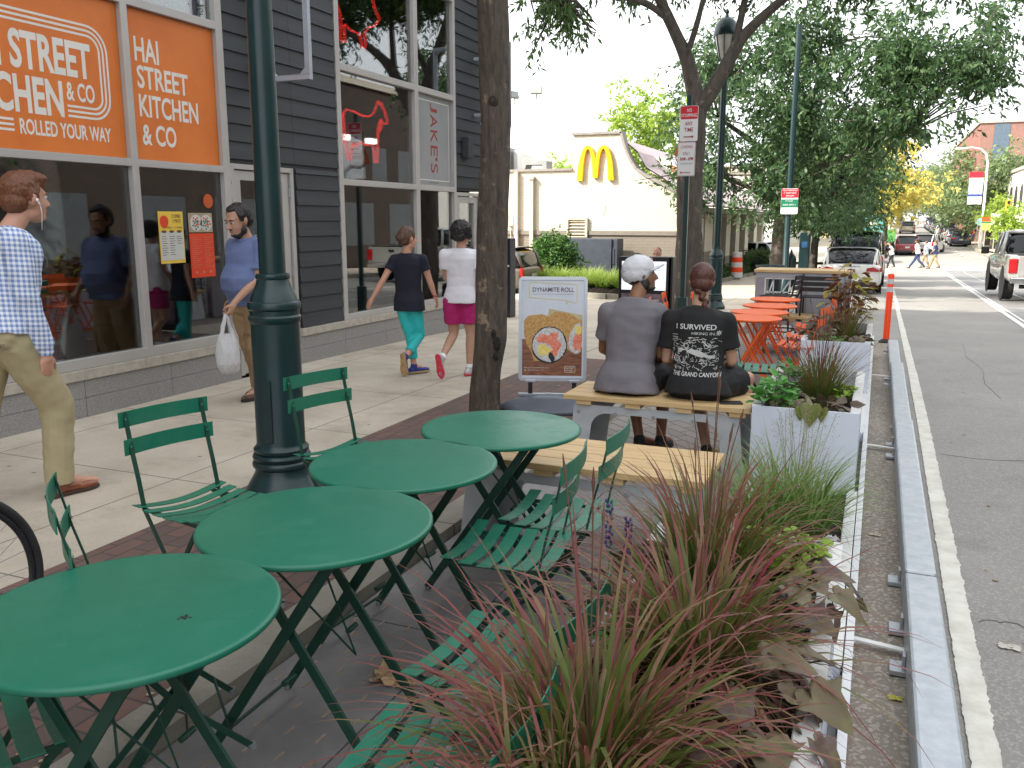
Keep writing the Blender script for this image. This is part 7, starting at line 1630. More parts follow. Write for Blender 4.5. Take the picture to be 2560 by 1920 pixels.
def car(name,lab,loc,rz,paint,L=4.5,W=1.8,Hh=1.45,kind='sedan',grp='cars parked along the street',r=.33,detail=True,plate=True,lamps=None):
    """built with the tail at y=0 and the nose at +y"""
    t=thing(name,lab,'car',(0,0,0),grp); w=W/2; sill=.20*Hh/1.45; belt=.60*Hh; 
    if kind=='sedan': deck=.66*Hh; tail=.10; gl0,gl1,gl2,gl3=.12,.28,.60,.78
    elif kind=='wagon': deck=.60*Hh; gl0,gl1,gl2,gl3=.015,.09,.60,.76
    elif kind=='suv': deck=.60*Hh; gl0,gl1,gl2,gl3=.01,.06,.62,.76
    elif kind=='van': deck=.55*Hh; gl0,gl1,gl2,gl3=.0,.02,.86,.96
    def sec(f,zt,sw=1.0,low=sill): return [(w*.90*sw*f,low),(w*f*sw,low+.10),(w*1.0*f*sw,(low+zt)*.5),(w*.985*f*sw,zt-.10),(w*.93*f*sw,zt-.025),(w*.70*f*sw,zt+.005),(w*.3*f*sw,zt+.018)]
    hood=.60*Hh; st=[(0.0,sec(.86,deck*.93,1,sill+.10)),(.06,sec(.94,deck*.99,1,sill+.03)),(.25,sec(.99,deck)),(L*.3,sec(1,belt+.02 if kind!='sedan' else belt+.05)),(L*.6,sec(1,belt)),(L*.74,sec(1,hood)),(L*.9,sec(.97,hood*.95)),(L*.975,sec(.90,hood*.84,1,sill+.04)),(L,sec(.78,hood*.66,1,sill+.12))]
    b=B(); b.add(*skin_(st)); body=b.build('body',paint,t,smooth='all'); md=body.modifiers.new('sub','SUBSURF'); md.levels=md.render_levels=2
    zr=Hh; g0=belt-.04
    def gs(f,z,top): return [(w*.93*f,z),(w*.90*f,z+(top-z)*.35),(w*.80*f,top-.06),(w*.70*f,top-.015),(w*.4*f,top)]
    gb=[(L*gl0,gs(.90,deck-.06,deck+.015)),(L*(gl0+(gl1-gl0)*.5),gs(.94,g0,deck+(zr-deck)*.62)),(L*gl1,gs(.97,g0,zr-.02)),(L*(gl1+gl2)/2,gs(1,g0,zr)),(L*gl2,gs(.98,g0,zr-.04)),(L*(gl2+gl3)/2,gs(.95,g0,belt+(zr-belt)*.55)),(L*gl3,gs(.88,g0,hood+.0))]
    b=B(); b.add(*skin_(gb)); gh=b.build('greenhouse',M_cglass,t,smooth='all'); md=gh.modifiers.new('sub','SUBSURF'); md.levels=md.render_levels=2
    # roof skin and pillars, slightly proud
    rb=[(y,[(x*1.012,z) for x,z in s[2:]]) for y,s in gb[2:5]]
    b=B(); 
    for (y0,s0),(y1,s1) in zip(rb,rb[1:]):
        for sg in(1,-1):
            for j in range(2): b.face((sg*s0[j][0],y0,s0[j][1]+.012),(sg*s0[j+1][0],y0,s0[j+1][1]+.012),(sg*s1[j+1][0],y1,s1[j+1][1]+.012),(sg*s1[j][0],y1,s1[j][1]+.012))
        b.face((s0[2][0],y0,s0[2][1]+.012),(-s0[2][0],y0,s0[2][1]+.012),(-s1[2][0],y1,s1[2][1]+.012),(s1[2][0],y1,s1[2][1]+.012))
    rf=b.build('roof',paint,t,smooth='all')
    b=B()
    for sg in(1,-1):
        def pt(i,j,o=.012): y,s=gb[i]; return V((sg*(s[j][0]+o),y,s[j][1]+o*.5))
        b.tube([pt(0,2),pt(1,2),pt(2,2)],[.045,.045,.03],6); b.tube([pt(6,1,.0),pt(5,2),pt(4,2)],.03,6); 
        yb=L*(gl1+gl2)/2; b.bar((sg*w*.95,yb,g0),(sg*w*.80,yb,zr-.06),.05,.02,up=(0,1,0)) if False else b.tube([(sg*w*.945,yb,g0),(sg*w*.905,yb,g0+(zr-g0)*.35),(sg*w*.81,yb,zr-.07)],.03,6)
        if kind in('suv','wagon','van'): b.tube([(sg*w*.93,L*.2,g0),(sg*w*.89,L*.2,g0+(zr-g0)*.35),(sg*w*.80,L*.2,zr-.06)],.05,6)
    b.build('pillar',paint,t,smooth='all')
    for sg in(1,-1):
        wheel(t,sg*(w-.11),L*.19,r,.22,sg); wheel(t,sg*(w-.11),L*.81,r,.22,sg)
        for yy in(L*.19,L*.81):
            b=B(); b.lathe([(r+.06,-.012),(r+.06,.012),(0,.013)],(sg*(w-.005),yy,r+.02),24,rotm(y=R(90))); b.build('wheel_arch',M_plast,t)
    zl=deck*.80
    for sg in(1,-1):
        b=B()
        if lamps=='el': b.prism([(0,0),(.36,-.01),(.38,.06),(.20,.13),(.02,.10)],(sg*w*.50,-.02,zl-.02),(sg,0,0),(0,0,1),(0,.10,0)); b.prism([(0,0),(.10,-.02),(.26,.07),(.10,.12)],(sg*(w*.925),.02,zl-.02),(0,1,0),(0,0,1),(sg*.06,0,0))
        elif kind in('suv','van','wagon'): b.bb(min(sg*w*.74,sg*w*.90),max(sg*w*.74,sg*w*.90),-.02,.06,zl-.10,zl+.14) 
        else: b.bb(min(sg*w*.52,sg*w*.86),max(sg*w*.52,sg*w*.86),-.02,.06,zl-.07,zl+.07)
        b.build('tail_lamp',M_tail,t,bevel=.015)
        b=B(); b.bb(min(sg*w*.55,sg*w*.8),max(sg*w*.55,sg*w*.8),L-.10,L-.01,hood*.66,hood*.80); b.build('headlight',M_lite,t,bevel=.02)
        b=B(); b.ell((sg*(w+.09),L*.66,belt+.08),(.10,.06,.075)); b.build('mirror',paint,t,smooth='all')
    b=B(); b.bb(-w*.82,w*.82,-.035,.05,sill+.04,sill+.20); b.build('bumper',M_plast if lamps!='el' else M_plast,t,bevel=.03)
    if plate:
        b=B(); b.bb(-.17,.17,-.05,-.03,zl-.16,zl-.02); b.build('number_plate',mat('plate_yellow_white',(.5,.5,.42),.5) if 'plate_yellow_white' not in bpy.data.materials else bpy.data.materials['plate_yellow_white'],t)
    if lamps=='el':
        b=B(); b.lathe([(.04,0),(.036,.008),(0,.01)],(0,-.015,deck-.02),20,rotm(x=R(90))); b.build('badge',M_black,t); b=B(); b.tube([(-.30,-.01,deck-.06),(.30,-.01,deck-.06)],.012,6); b.build('boot_handle',M_chrome,t)
    t.location=loc; t.rotation_euler.z=rz; return t
def at(x,y,off=0): return (x,y,road(y)+off)
P_wh=carpaint('white_car_paint',(.74,.74,.73)); P_bk=carpaint('black_car_paint',(.012,.013,.016)); P_mr=carpaint('maroon_car_paint',(.20,.012,.02)); P_sv=carpaint('silver_car_paint',(.42,.43,.44),.5); P_gd=carpaint('champagne_car_paint',(.38,.33,.25),.4); P_nv=carpaint('navy_car_paint',(.015,.02,.05)); P_gy=carpaint('grey_car_paint',(.10,.11,.12),.3)
G5='cars parked on the left kerb'; G6='cars parked on the right kerb'; G7='cars driving away'
car('parked_car','white saloon with red L-shaped tail lamps parked behind the bar counter',at(-.80,28.6),0,P_wh,4.55,1.86,1.38,'sedan',G5,lamps='el')
car('parked_car','black sport utility car parked ahead of the white saloon',at(-.78,34.2),0,P_bk,4.9,2.0,2.0,'suv',G5,r=.38)
car('parked_car','white van-bodied car parked ahead of the black sport utility car',at(-1.15,43),0,P_wh,4.6,1.8,1.8,'suv',G5)
car('parked_car','red hatchback with dark roof load behind the teal truck',at(-.75,66),0,P_mr,4.2,1.75,1.7,'wagon',G5)
car('moving_car','maroon estate car waiting beyond the pedestrians',at(2.05,76.5),0,P_mr,4.7,1.85,1.55,'wagon',G7)
car('moving_car','white estate car beside the maroon one at the far junction',at(3.2,79),R(-14),P_wh,4.6,1.85,1.6,'suv',G7)
car('moving_car','champagne coloured car climbing the far hill in the centre',at(3.2,126),0,P_gd,4.6,1.85,1.6,'suv',G7)
car('moving_car','dark car at the top of the far hill',at(2.6,160),0,P_gy,4.5,1.85,1.6,'suv',G7)
cols=[(P_nv,'navy saloon with green plate'),(P_sv,'silver saloon'),(P_gd,'champagne saloon'),(P_gy,'dark grey sport utility car'),(P_wh,'white saloon'),(P_gy,'grey hatchback'),(P_wh,'pale estate car'),(P_nv,'dark blue saloon'),(P_sv,'silver hatchback'),(P_gy,'dark van-like car')]
ordn=['nearest','second','third','fourth','fifth','sixth','seventh','eighth','ninth','farthest']
protos={}
for i,(pc,l) in enumerate(cols):
    y=92+i*6.1; lab=f'{l}, {ordn[i]} in the row parked uphill on the right'
    car('parked_car',lab,at(7.0-.02*i*0,y),0,pc,4.5,1.8,1.45 if i not in(3,9) else 1.75,'sedan' if i not in(3,9) else 'suv',G6,plate=i==0)
car('parked_car','white hatchback in the lot seen through the portico',(-4.75,46,walk(46)),R(78),P_wh,4.2,1.8,1.5,'wagon','cars in the restaurant lot')
car('parked_car','weathered brown sport utility car at the drive beside the bushes',(-8.42,21.4,walk(21)-.1),R(90),mat('old_brown_paint',(.17,.14,.11),.4,c2=(.11,.09,.07),coat=.4),4.4,1.75,1.30,'suv','cars in the restaurant lot',r=.32)
car('parked_car','dark blue saloon parked on the opposite kerb near the shop',at(6.6,2.5),0,P_nv,4.6,1.85,1.45,'sedan',G6)
# pick-up truck
def pickup(lab,loc,rz,paint):
    t=thing('pickup_truck',lab,'pick-up truck',(0,0,0),'pick-up trucks'); w=1.0; L=5.6; r=.40
    b=B(); sec=lambda f,zt,lo: [(w*.92*f,lo),(w*f,lo+.12),(w*1.0*f,(lo+zt)/2),(w*.985*f,zt-.07),(w*.95*f,zt),(w*.86*f,zt+.0),(w*.3*f,zt)]
    b.add(*skin_([(0,sec(.97,1.26,.62)),(.05,sec(1,1.27,.55)),(1.2,sec(1,1.25,.52)),(2.0,sec(1,1.25,.50)),(2.05,sec(1,1.22,.46)),(3.9,sec(1,1.18,.46)),(4.1,sec(1,1.17,.48)),(5.2,sec(.97,1.10,.50)),(5.5,sec(.90,1.0,.60)),(5.6,sec(.84,.90,.66))])); b.build('body',paint,t,bevel=.03,smooth='all')
    def gs(f,z,top): return [(w*.93*f,z),(w*.90*f,z+(top-z)*.35),(w*.80*f,top-.07),(w*.70*f,top-.02),(w*.4*f,top)]
    gb=[(2.02,gs(.97,1.18,1.24)),(2.12,gs(.97,1.2,1.72)),(2.3,gs(.98,1.2,1.86)),(3.2,gs(1,1.2,1.90)),(3.7,gs(.98,1.2,1.84)),(4.1,gs(.95,1.2,1.55)),(4.5,gs(.9,1.15,1.17))]
    b=B(); b.add(*skin_(gb)); gh=b.build('cab_glass',M_cglass,t,smooth='all'); md=gh.modifiers.new('s','SUBSURF'); md.levels=md.render_levels=1
    b=B(); rb=[(y,s[2:]) for y,s in gb[2:5]]
    for (y0,s0),(y1,s1) in zip(rb,rb[1:]):
        for sg in(1,-1):
            for j in range(2): b.face((sg*s0[j][0],y0,s0[j][1]+.015),(sg*s0[j+1][0],y0,s0[j+1][1]+.015),(sg*s1[j+1][0],y1,s1[j+1][1]+.015),(sg*s1[j][0],y1,s1[j][1]+.015))
        b.face((s0[2][0],y0,s0[2][1]+.015),(-s0[2][0],y0,s0[2][1]+.015),(-s1[2][0],y1,s1[2][1]+.015),(s1[2][0],y1,s1[2][1]+.015))
    b.build('roof',paint,t,smooth='all')
    b=B()
    for sg in(1,-1):
        b.tube([(sg*.95,2.0,1.2),(sg*.92,2.10,1.45),(sg*.83,2.28,1.83)],[.07,.055,.05],8); b.tube([(sg*.95,3.1,1.2),(sg*.91,3.1,1.45),(sg*.81,3.15,1.85)],.035,8); b.tube([(sg*.86,4.5,1.17),(sg*.84,4.1,1.5),(sg*.80,3.7,1.82)],.04,8)
    b.tube([(-.83,2.28,1.84),(.83,2.28,1.84)],.04,8); b.build('pillar',paint,t,smooth='all')
    b=B(); b.bb(-.84,.84,.02,1.95,1.258,1.268); b.build('bed_cover',M_plast,t)
    b=B(); b.bb(-.78,.78,-.025,.03,.72,1.25); tg=b.build('tailgate',paint,t,bevel=.015); b=B(); b.bb(-.12,.12,-.035,-.02,1.08,1.16); b.build('handle',M_plast,tg)
    b=B(); b.bb(-.80,.80,.0,.03,1.25,1.29); b.build('spoiler_cap',M_plast,tg)
    for sg in(1,-1):
        b=B(); b.bb(min(sg*.79,sg*.995),max(sg*.79,sg*.995),-.03,.10,.78,1.17); b.build('tail_lamp',M_tail,t,bevel=.02)
        for yy in(1.15,4.65):
            wheel(t,sg*(w-.14),yy,r,.27,sg); b=B(); b.lathe([(r+.09,-.012),(r+.09,.012),(0,.014)],(sg*(w-.008),yy,r+.05),24,rotm(y=R(90))); b.build('wheel_arch',M_plast,t)
        b=B(); b.bb(min(sg*1.08,sg*1.30),max(sg*1.08,sg*1.30),4.02,4.12,1.16,1.38); b.bar((sg*.95,4.05,1.2),(sg*1.1,4.07,1.22),.05,.05); b.build('mirror',M_plast,t,bevel=.03)
        for yy in(2.75,3.55): b=B(); b.bb(sg*1.0-.012,sg*1.0+.012,yy,yy+.16,1.02,1.05); b.build('door_handle',M_chrome,t)
    b=B(); b.bb(-.95,-.22,-.16,.02,.52,.68); b.bb(.22,.95,-.16,.02,.52,.68); b.bb(-.22,.22,-.10,.02,.50,.66); b.build('bumper',M_chrome,t,bevel=.03)
    b=B(); b.bb(-.16,.16,-.12,-.10,.53,.64); b.build('number_plate',M_white,t); b=B(); b.tube([(-.6,.8,.38),(.6,.8,.38)],.06,8); b.ell((0,.8,.38),(.16,.16,.14)); b.tube([(.5,-.02,.42),(.5,.6,.42)],.04,8); b.build('axle',M_plast,t)
    t.location=loc; t.rotation_euler.z=rz; return t
P_pk=carpaint('pewter_truck_paint',(.42,.42,.395),.4)
pickup('pewter grey pick-up truck driving away at the right edge',at(4.22,26.6,.01),0,P_pk)
p=pickup('dark grey pick-up truck parked on the opposite kerb mirrored in the shop windows',at(6.5,8.4,.0),0,carpaint('graphite_truck_paint',(.07,.075,.085),.4))
# box truck and food truck on the left, far
t=thing('box_truck','teal box truck with pale rear door stopped on the left','truck',(-.2,74,road(74)),'trucks by the far junction')
g0=road(74); b=B(); b.bb(-1.5,.2,74,80,g0+.6,g0+3.2); b.build('cargo_box',mat('teal_box',(.10,.32,.32),.5,var=.05),t,bevel=.04); b=B(); b.ell((-.65,73.98,g0+2.55),(.35,.02,.16)); b.build('oval_emblem',mat('cream_oval',(.6,.6,.45),.5),t)
b=B(); b.bb(-1.35,.05,80.1,81.6,g0+.5,g0+2.2); b.build('cab',P_wh,t,bevel=.1)
for x in(-1.3,.0):
    for y in(75,80.5): wheel(t,x,y,.42,.25,1 if x>-.5 else -1) if False else None
for x in(-1.35,.05):
    for y in(75,80.8): b=B(); b.lathe([(.42,-.12),(.42,.12)],(x,y,g0+.42),20,rotm(y=R(90))); b.build('wheel',M_rubber,t)
g0=road(88); t=thing('food_truck','tall white and green delivery truck ahead of the teal truck','truck',(.6,88,g0),'trucks by the far junction'); b=B(); b.bb(-.55,1.25,88,95,g0+1.7,g0+3.7); b.build('cargo_box',M_white,t,bevel=.04); b=B(); b.bb(-.55,1.25,87.99,94.9,g0+.5,g0+1.69); b.build('lower_panel',mat('bright_green_panel',(.12,.45,.12),.5),t,bevel=.04)
for x in(-.4,1.1): b=B(); b.lathe([(.42,-.12),(.42,.12)],(x,89.2,g0+.42),20,rotm(y=R(90))); b.build('wheel',M_rubber,t)
t=thing('bus','white shuttle bus behind the portico columns','bus',(-8,52,walk(52))); g0=walk(52); b=B(); b.bb(-9.3,-7.0,51,58,g0+.35,g0+2.5); b.build('body',P_wh,t,bevel=.12)
for x in(-8.95,-7.95): b=B(); b.bb(x,x+.7,50.98,51.02,g0+1.2,g0+2.1); b.build('window',M_cglass,t)
for x in(-9.2,-7.15):
    for y in(52.2,56.8): b=B(); b.lathe([(.4,-.12),(.4,.12)],(x,y,g0+.4),20,rotm(y=R(90))); b.build('wheel',M_rubber,t)
# bicycle wheel at the left edge
t=thing('bicycle','bicycle at the left edge, only its spoked wheel in view','bicycle',(-2.70,1.69,0))
import math as _m
cx,cy,cz=-2.70,1.69,.345; dv=V((.04,1,0)).normalized()
def W_(r_,a): return V((cx,cy,cz))+dv*(r_*math.cos(a))+V((0,0,r_*math.sin(a)))
b=B(); b.tube([W_(.325,2*PI*i/64) for i in range(64)],.0165,12,closed=True); wh=b.build('tyre',M_rubber,t,smooth='all')
b=B(); b.tube([W_(.300,2*PI*i/64) for i in range(64)],.011,8,closed=True); b.build('rim',mat('dark_rim',(.05,.05,.055),.35,metal=.5),t,smooth='all')
b=B(); sn=V((-dv.y,dv.x,0))
for i in range(28):
    a=2*PI*i/28; s_=(.03 if i%2 else -.03); b.tube([V((cx,cy,cz))+sn*s_+(W_(.02,a+(1.2 if i%4<2 else -1.2))-V((cx,cy,cz))),W_(.295,a)],.0011,4)
b.build('spokes',M_galv,t); b=B(); b.tube([V((cx,cy,cz))-sn*.05,V((cx,cy,cz))+sn*.05],.018,12); b.build('hub',M_galv,t); b=B(); b.box(W_(.283,-1.0),(.03,.012,.05)); b.build('reflector',M_or,t)
b=B(); F0=V((cx,cy,cz)); B0=F0-dv*1.02; HB=F0-dv*.30+V((0,0,.62)); SB=F0-dv*.75+V((0,0,.52)); BBk=F0-dv*.60-V((0,0,.06))
for p,q,r_ in((F0+sn*.05,HB,.012),(F0-sn*.05,HB,.012),(HB,SB,.016),(HB-V((0,0,.08)),BBk,.018),(SB,BBk,.016),(BBk,B0,.010),(SB,B0,.009)): b.tube([p,q],r_,8)
b.build('frame',M_black,t,smooth='all'); b=B(); b.tube([B0+dv*(.325*math.cos(2*PI*i/40))+V((0,0,.325*math.sin(2*PI*i/40))) for i in range(40)],.020,10,closed=True); b.build('tyre',M_rubber,t,smooth='all')
b=B(); b.tube([HB,HB+V((0,0,.14))],.013,8); b.tube([HB+V((0,0,.14))-sn*.28,HB+V((0,0,.14))+sn*.28],.012,8); b.build('handlebar',M_black,t); b=B(); b.tube([SB,SB+V((0,0,.18))],.012,8); b.ell(SB+V((0,0,.20)),(.12,.07,.03)); b.build('saddle',M_black,t)
# ================================================================ trees
def barkmat(name,c,c2,sc=1,k='World'):
    t=NT(name); co=t.co(k,(1,1,.28)); v=t.new('TexVoronoi'); v.feature='F1'; t.set(v,'Vector',t.mix(.25,co,t.new('TexNoise',Scale=9).outputs['Color'],'ADD')); v.inputs['Scale'].default_value=38*sc
    n=t.noise(co,22*sc,6,.7); big=t.noise(t.co(k),7*sc,5,.7)
    c_=t.ramp(n,[(.3,c2),(.7,c)]); c_=t.mix(t.ramp(big,[(.60,(0,0,0)),(.66,(1,1,1))]),c_,(min(1,c[0]*1.9),min(1,c[1]*1.75),min(1,c[2]*1.6),1))
    t.P(Base_Color=c_,Roughness=.9,Normal=t.bump(t.math('ADD',v.outputs['Distance'],n),.9,.012)); return t.m
M_bark=barkmat('flaky_bark',(.15,.118,.092),(.048,.038,.031)); M_bark2=barkmat('grey_bark',(.12,.100,.082),(.045,.038,.031),.6)
def trunkmesh(b,pts,rs,n=24,rough=.12,seed=0,fr=9):
    P=[];RR=[]
    for i in range(len(pts)-1):
        m=max(2,int((V(pts[i+1])-V(pts[i])).length/.045)) if n>12 else 4
        for k in range(m): f=k/m; P.append(V(pts[i]).lerp(V(pts[i+1]),f)); RR.append(rs[i]*(1-f)+rs[i+1]*f)
    P.append(V(pts[-1])); RR.append(rs[-1])
    # smooth centre line
    for _ in range(3): P=[P[0]]+[(P[i-1]+P[i]*2+P[i+1])/4 for i in range(1,len(P)-1)]+[P[-1]]
    vs=[];fs=[];pu=None
    for i,p in enumerate(P):
        d=(P[min(i+1,len(P)-1)]-P[max(i-1,0)]).normalized()
        if pu is None: a,c=frame(d,V((0,1,0)))
        else: a=d.cross(pu).normalized(); c=a.cross(d).normalized()
        pu=c
        for j in range(n):
            t=2*PI*j/n; q=a*math.cos(t)+c*math.sin(t); r=RR[i]*(1+rough*noise.noise(V((q.x*2+seed,q.y*2,p.z*1.6)))*1.5+rough*.6*noise.noise(V((q.x*fr,q.y*fr,p.z*3.5+seed)))); vs.append(p+q*r)
    for i in range(len(P)-1):
        for j in range(n): fs.append((i*n+j,i*n+(j+1)%n,(i+1)*n+(j+1)%n,(i+1)*n+j))
    fs.append(tuple((len(P)-1)*n+j for j in range(n)))
    b.add(vs,fs)
def leaves_np(blobs,N,size,aspect,seed,droop=.4,clump=.0,cn=0,shell=.55,hang=0):
    """leaf rhombi scattered through ellipsoids, gathered in twigs (clumps)"""
    g=np.random.default_rng(seed); vol=np.array([b_[1][0]*b_[1][1]*b_[1][2] for b_ in blobs]); vol=vol/vol.sum()
    per=12; nc=N//per; which=g.choice(len(blobs),nc,p=vol); C=np.array([b_[0] for b_ in blobs])[which]; RD=np.array([b_[1] for b_ in blobs])[which]
    d=g.normal(size=(nc,3)); d/=np.linalg.norm(d,axis=1)[:,None]; r=(shell+(1-shell)*g.random(nc))*(g.random(nc)<.86)+(g.random(nc)*.7)*0; r=np.where(r==0,g.random(nc)*.8,r)
    r=r*(1+.16*np.sin(d[:,0]*7+which)+.12*np.sin(d[:,2]*9+d[:,1]*6+which*2))
    cc=C+d*r[:,None]*RD
    # gaps: drop clumps where a 3-D wave pattern is low
    k=np.sin(cc[:,0]*2.3+seed)+np.sin(cc[:,1]*1.9+1.3*seed)+np.sin(cc[:,2]*2.9+.7*seed)+.8*np.sin(cc[:,0]*5.1+cc[:,2]*4.3)
    keep=k>-1.25; cc=cc[keep]; d=d[keep]; nc=len(cc)
    ax=d*.6+g.normal(size=(nc,3))*.6; ax[:,2]-=droop; ax/=np.linalg.norm(ax,axis=1)[:,None]
    tl=size*2.6*(.6+.8*g.random(nc))
    ii=np.repeat(np.arange(nc),per); t=np.tile(np.linspace(0,1,per),nc); n=len(ii)
    base=cc[ii]+ax[ii]*(t*tl[ii])[:,None]+g.normal(size=(n,3))*size*.18; 
    side=g.normal(size=(n,3)); ld=ax[ii]*.55+side*.55; ld[:,2]-=droop*.6; ld/=np.linalg.norm(ld,axis=1)[:,None]
    w=np.cross(ld,g.normal(size=(n,3))); w/=np.linalg.norm(w,axis=1)[:,None]
    L=(size*(.6+.8*g.random(n)))[:,None]; Wd=L*aspect
    v=np.stack([base,base+ld*L*.45+w*Wd*.5,base+ld*L,base+ld*L*.45-w*Wd*.5],1).reshape(-1,3)
    return v
def tree(name,lab,base,limbs,blobs,N,size,aspect,lm,seed,bark=None,grp='street trees',droop=.4,n=16,twigs=30,shell=.5,cat='tree'):
    t=thing(name,lab,cat,base,grp); b=B()
    if limbs: trunkmesh(b,limbs[0][0],limbs[0][1],n,seed=seed)
    o=b.build('trunk',bark or M_bark2,t,smooth='all')
    b=B()
    for pts,rs in limbs[1:]: trunkmesh(b,pts,rs,10,seed=seed)
    g=random.Random(seed); 
    ends=[V(p[0][-1]) for p in limbs]
    for k in range(twigs):
        bl=g.choice(blobs); e=V(bl[0])+V((g.gauss(0,.45)*bl[1][0],g.gauss(0,.45)*bl[1][1],g.gauss(0,.45)*bl[1][2])); s=min(ends,key=lambda q:(q-e).length); m=s.lerp(e,.5)+V((g.gauss(0,.15),g.gauss(0,.15),.12)); b.tube([s,m,e],[.035,.022,.006] if size>.06 else [.02,.012,.004],6)
    if b.v: b.build('limbs',bark or M_bark2,t,smooth='all')
    quads('crown',leaves_np(blobs,N,size,aspect,seed,droop,shell=shell),lm,t)
    return t
LM1=leafmat('street_tree_leaf',(.045,.095,.030),(.085,.155,.048),(.14,.22,.07),.45,.45)
LM2=leafmat('dark_leaf',(.035,.080,.032),(.065,.125,.050),(.12,.195,.07),.45,.42)
LM3=leafmat('yellow_leaf',(.50,.44,.10),(.70,.58,.14),(.55,.55,.16),.4,.5)
LM4=leafmat('fresh_leaf',(.20,.34,.04),(.32,.45,.07),(.42,.50,.12),.45,.5)
LM5=leafmat('far_olive_leaf',(.12,.18,.08),(.17,.24,.10),(.24,.30,.13),.35,.5)  # olive leaf colour lightened to carry the haze of distance
# nearest trunk: flaky bark, a knot and a dark scar
t=thing('street_tree','near tree trunk with flaky brown bark in the brick paving','tree',(-2.87,6.2,0),'street trees')
b=B(); trunkmesh(b,[(-2.87,6.22,-.05),(-2.865,6.2,.12),(-2.85,6.2,.35),(-2.80,6.2,.62),(-2.795,6.2,.85),(-2.79,6.2,1.3),(-2.77,6.2,1.8),(-2.75,6.2,2.3),(-2.76,6.2,2.75),(-2.78,6.2,3.4),(-2.8,6.2,4.2)],[.135,.125,.118,.128,.120,.118,.115,.112,.108,.118,.11],36,.10,3,11)
b.build('trunk',M_bark,t,smooth='all')
b=B(); 
for (x,z,s) in((-2.70,.60,.045),(-2.73,.68,.032),(-2.71,.50,.03)): b.ell((x,6.098,z),(s*.7,.02,s*1.3),n=16,k=10)
organic(b,'scar',mat('dark_scar',(.018,.014,.012),.9,bump=.6,bscale=50),t,.006,2,lambda p:.008*noise.noise(p*40))
b=B(); b.lathe([(.0,.012),(.018,.012),(.024,.004),(.030,.012),(.036,.004),(.042,-.006)],(-2.72,6.085,2.42),16,rotm(x=R(90))); b.build('knot',M_bark,t,smooth='all')
limbsA=[([(-2.8,6.2,4.2),(-2.5,5.9,5.2),(-2.0,5.2,6.0)],[.10,.07,.04]),([(-2.8,6.2,4.2),(-3.2,6.6,5.3),(-3.6,7.4,6.2)],[.09,.06,.04]),([(-2.8,6.2,4.2),(-2.3,6.8,5.2),(-1.7,7.6,6.0)],[.07,.05,.03])]
b=B()
for p_,r_ in limbsA: trunkmesh(b,p_,r_,10)
b.build('limbs',M_bark,t,smooth='all')
quads('crown',leaves_np([((-3.0,6.6,6.6),(1.6,2.2,1.1)),((-1.9,5.6,6.5),(1.5,1.6,.9))],14000,.10,.42,5,.4),LM1,t)
# second tree, forking; its leafy boughs fill the top of the view
T2=(-3.05,15.6,walk(15.6))
L2=[([(-3.10,15.6,-.2),(-3.12,15.6,.6),(-3.16,15.6,1.5),(-3.18,15.6,2.3),(-3.16,15.6,3.0),(-3.12,15.6,3.45)],[.27,.245,.225,.215,.22,.20]),
 ([(-3.10,15.6,3.40),(-3.16,15.6,3.8),(-3.32,15.55,4.35),(-3.62,15.5,4.95),(-4.1,15.3,5.9)],[.16,.14,.12,.10,.06]),([(-3.10,15.6,3.38),(-2.86,15.6,3.72),(-2.60,15.6,4.2),(-2.36,15.6,4.62),(-1.75,15.5,5.1),(-.8,15.4,5.7)],[.15,.135,.115,.10,.07,.04]),
 ([(-2.5,15.6,4.4),(-2.4,15.7,5.1),(-2.3,15.8,5.9)],[.07,.055,.04]),([(-3.3,15.5,4.3),(-3.1,15.4,4.8),(-2.95,15.4,5.6)],[.06,.05,.03]),([(-3.6,15.5,4.9),(-3.95,15.3,5.2),(-4.6,14.9,5.3),(-5.4,14.6,5.2)],[.06,.05,.035,.02])]
Bl2=[((-5.2,14.6,5.15),(.85,.8,.42)),((-4.4,15.0,5.6),(1.2,1.0,.55)),((-2.4,16.0,6.15),(1.8,1.3,.65)),((-.6,15.8,5.8),(1.8,1.4,.75)),((1.0,16.2,5.75),(1.3,1.2,.6)),((-3.6,16.4,6.3),(2.2,1.5,.75)),((-5.55,14.5,4.65),(.35,.35,.35)),((-4.8,14.9,4.85),(.45,.4,.3))]
tree('street_tree','forked street tree behind the stacked parking signs',T2,L2,Bl2,38000,.13,.30,LM1,21,M_bark2,droop=.7,n=22,twigs=46,shell=.15)
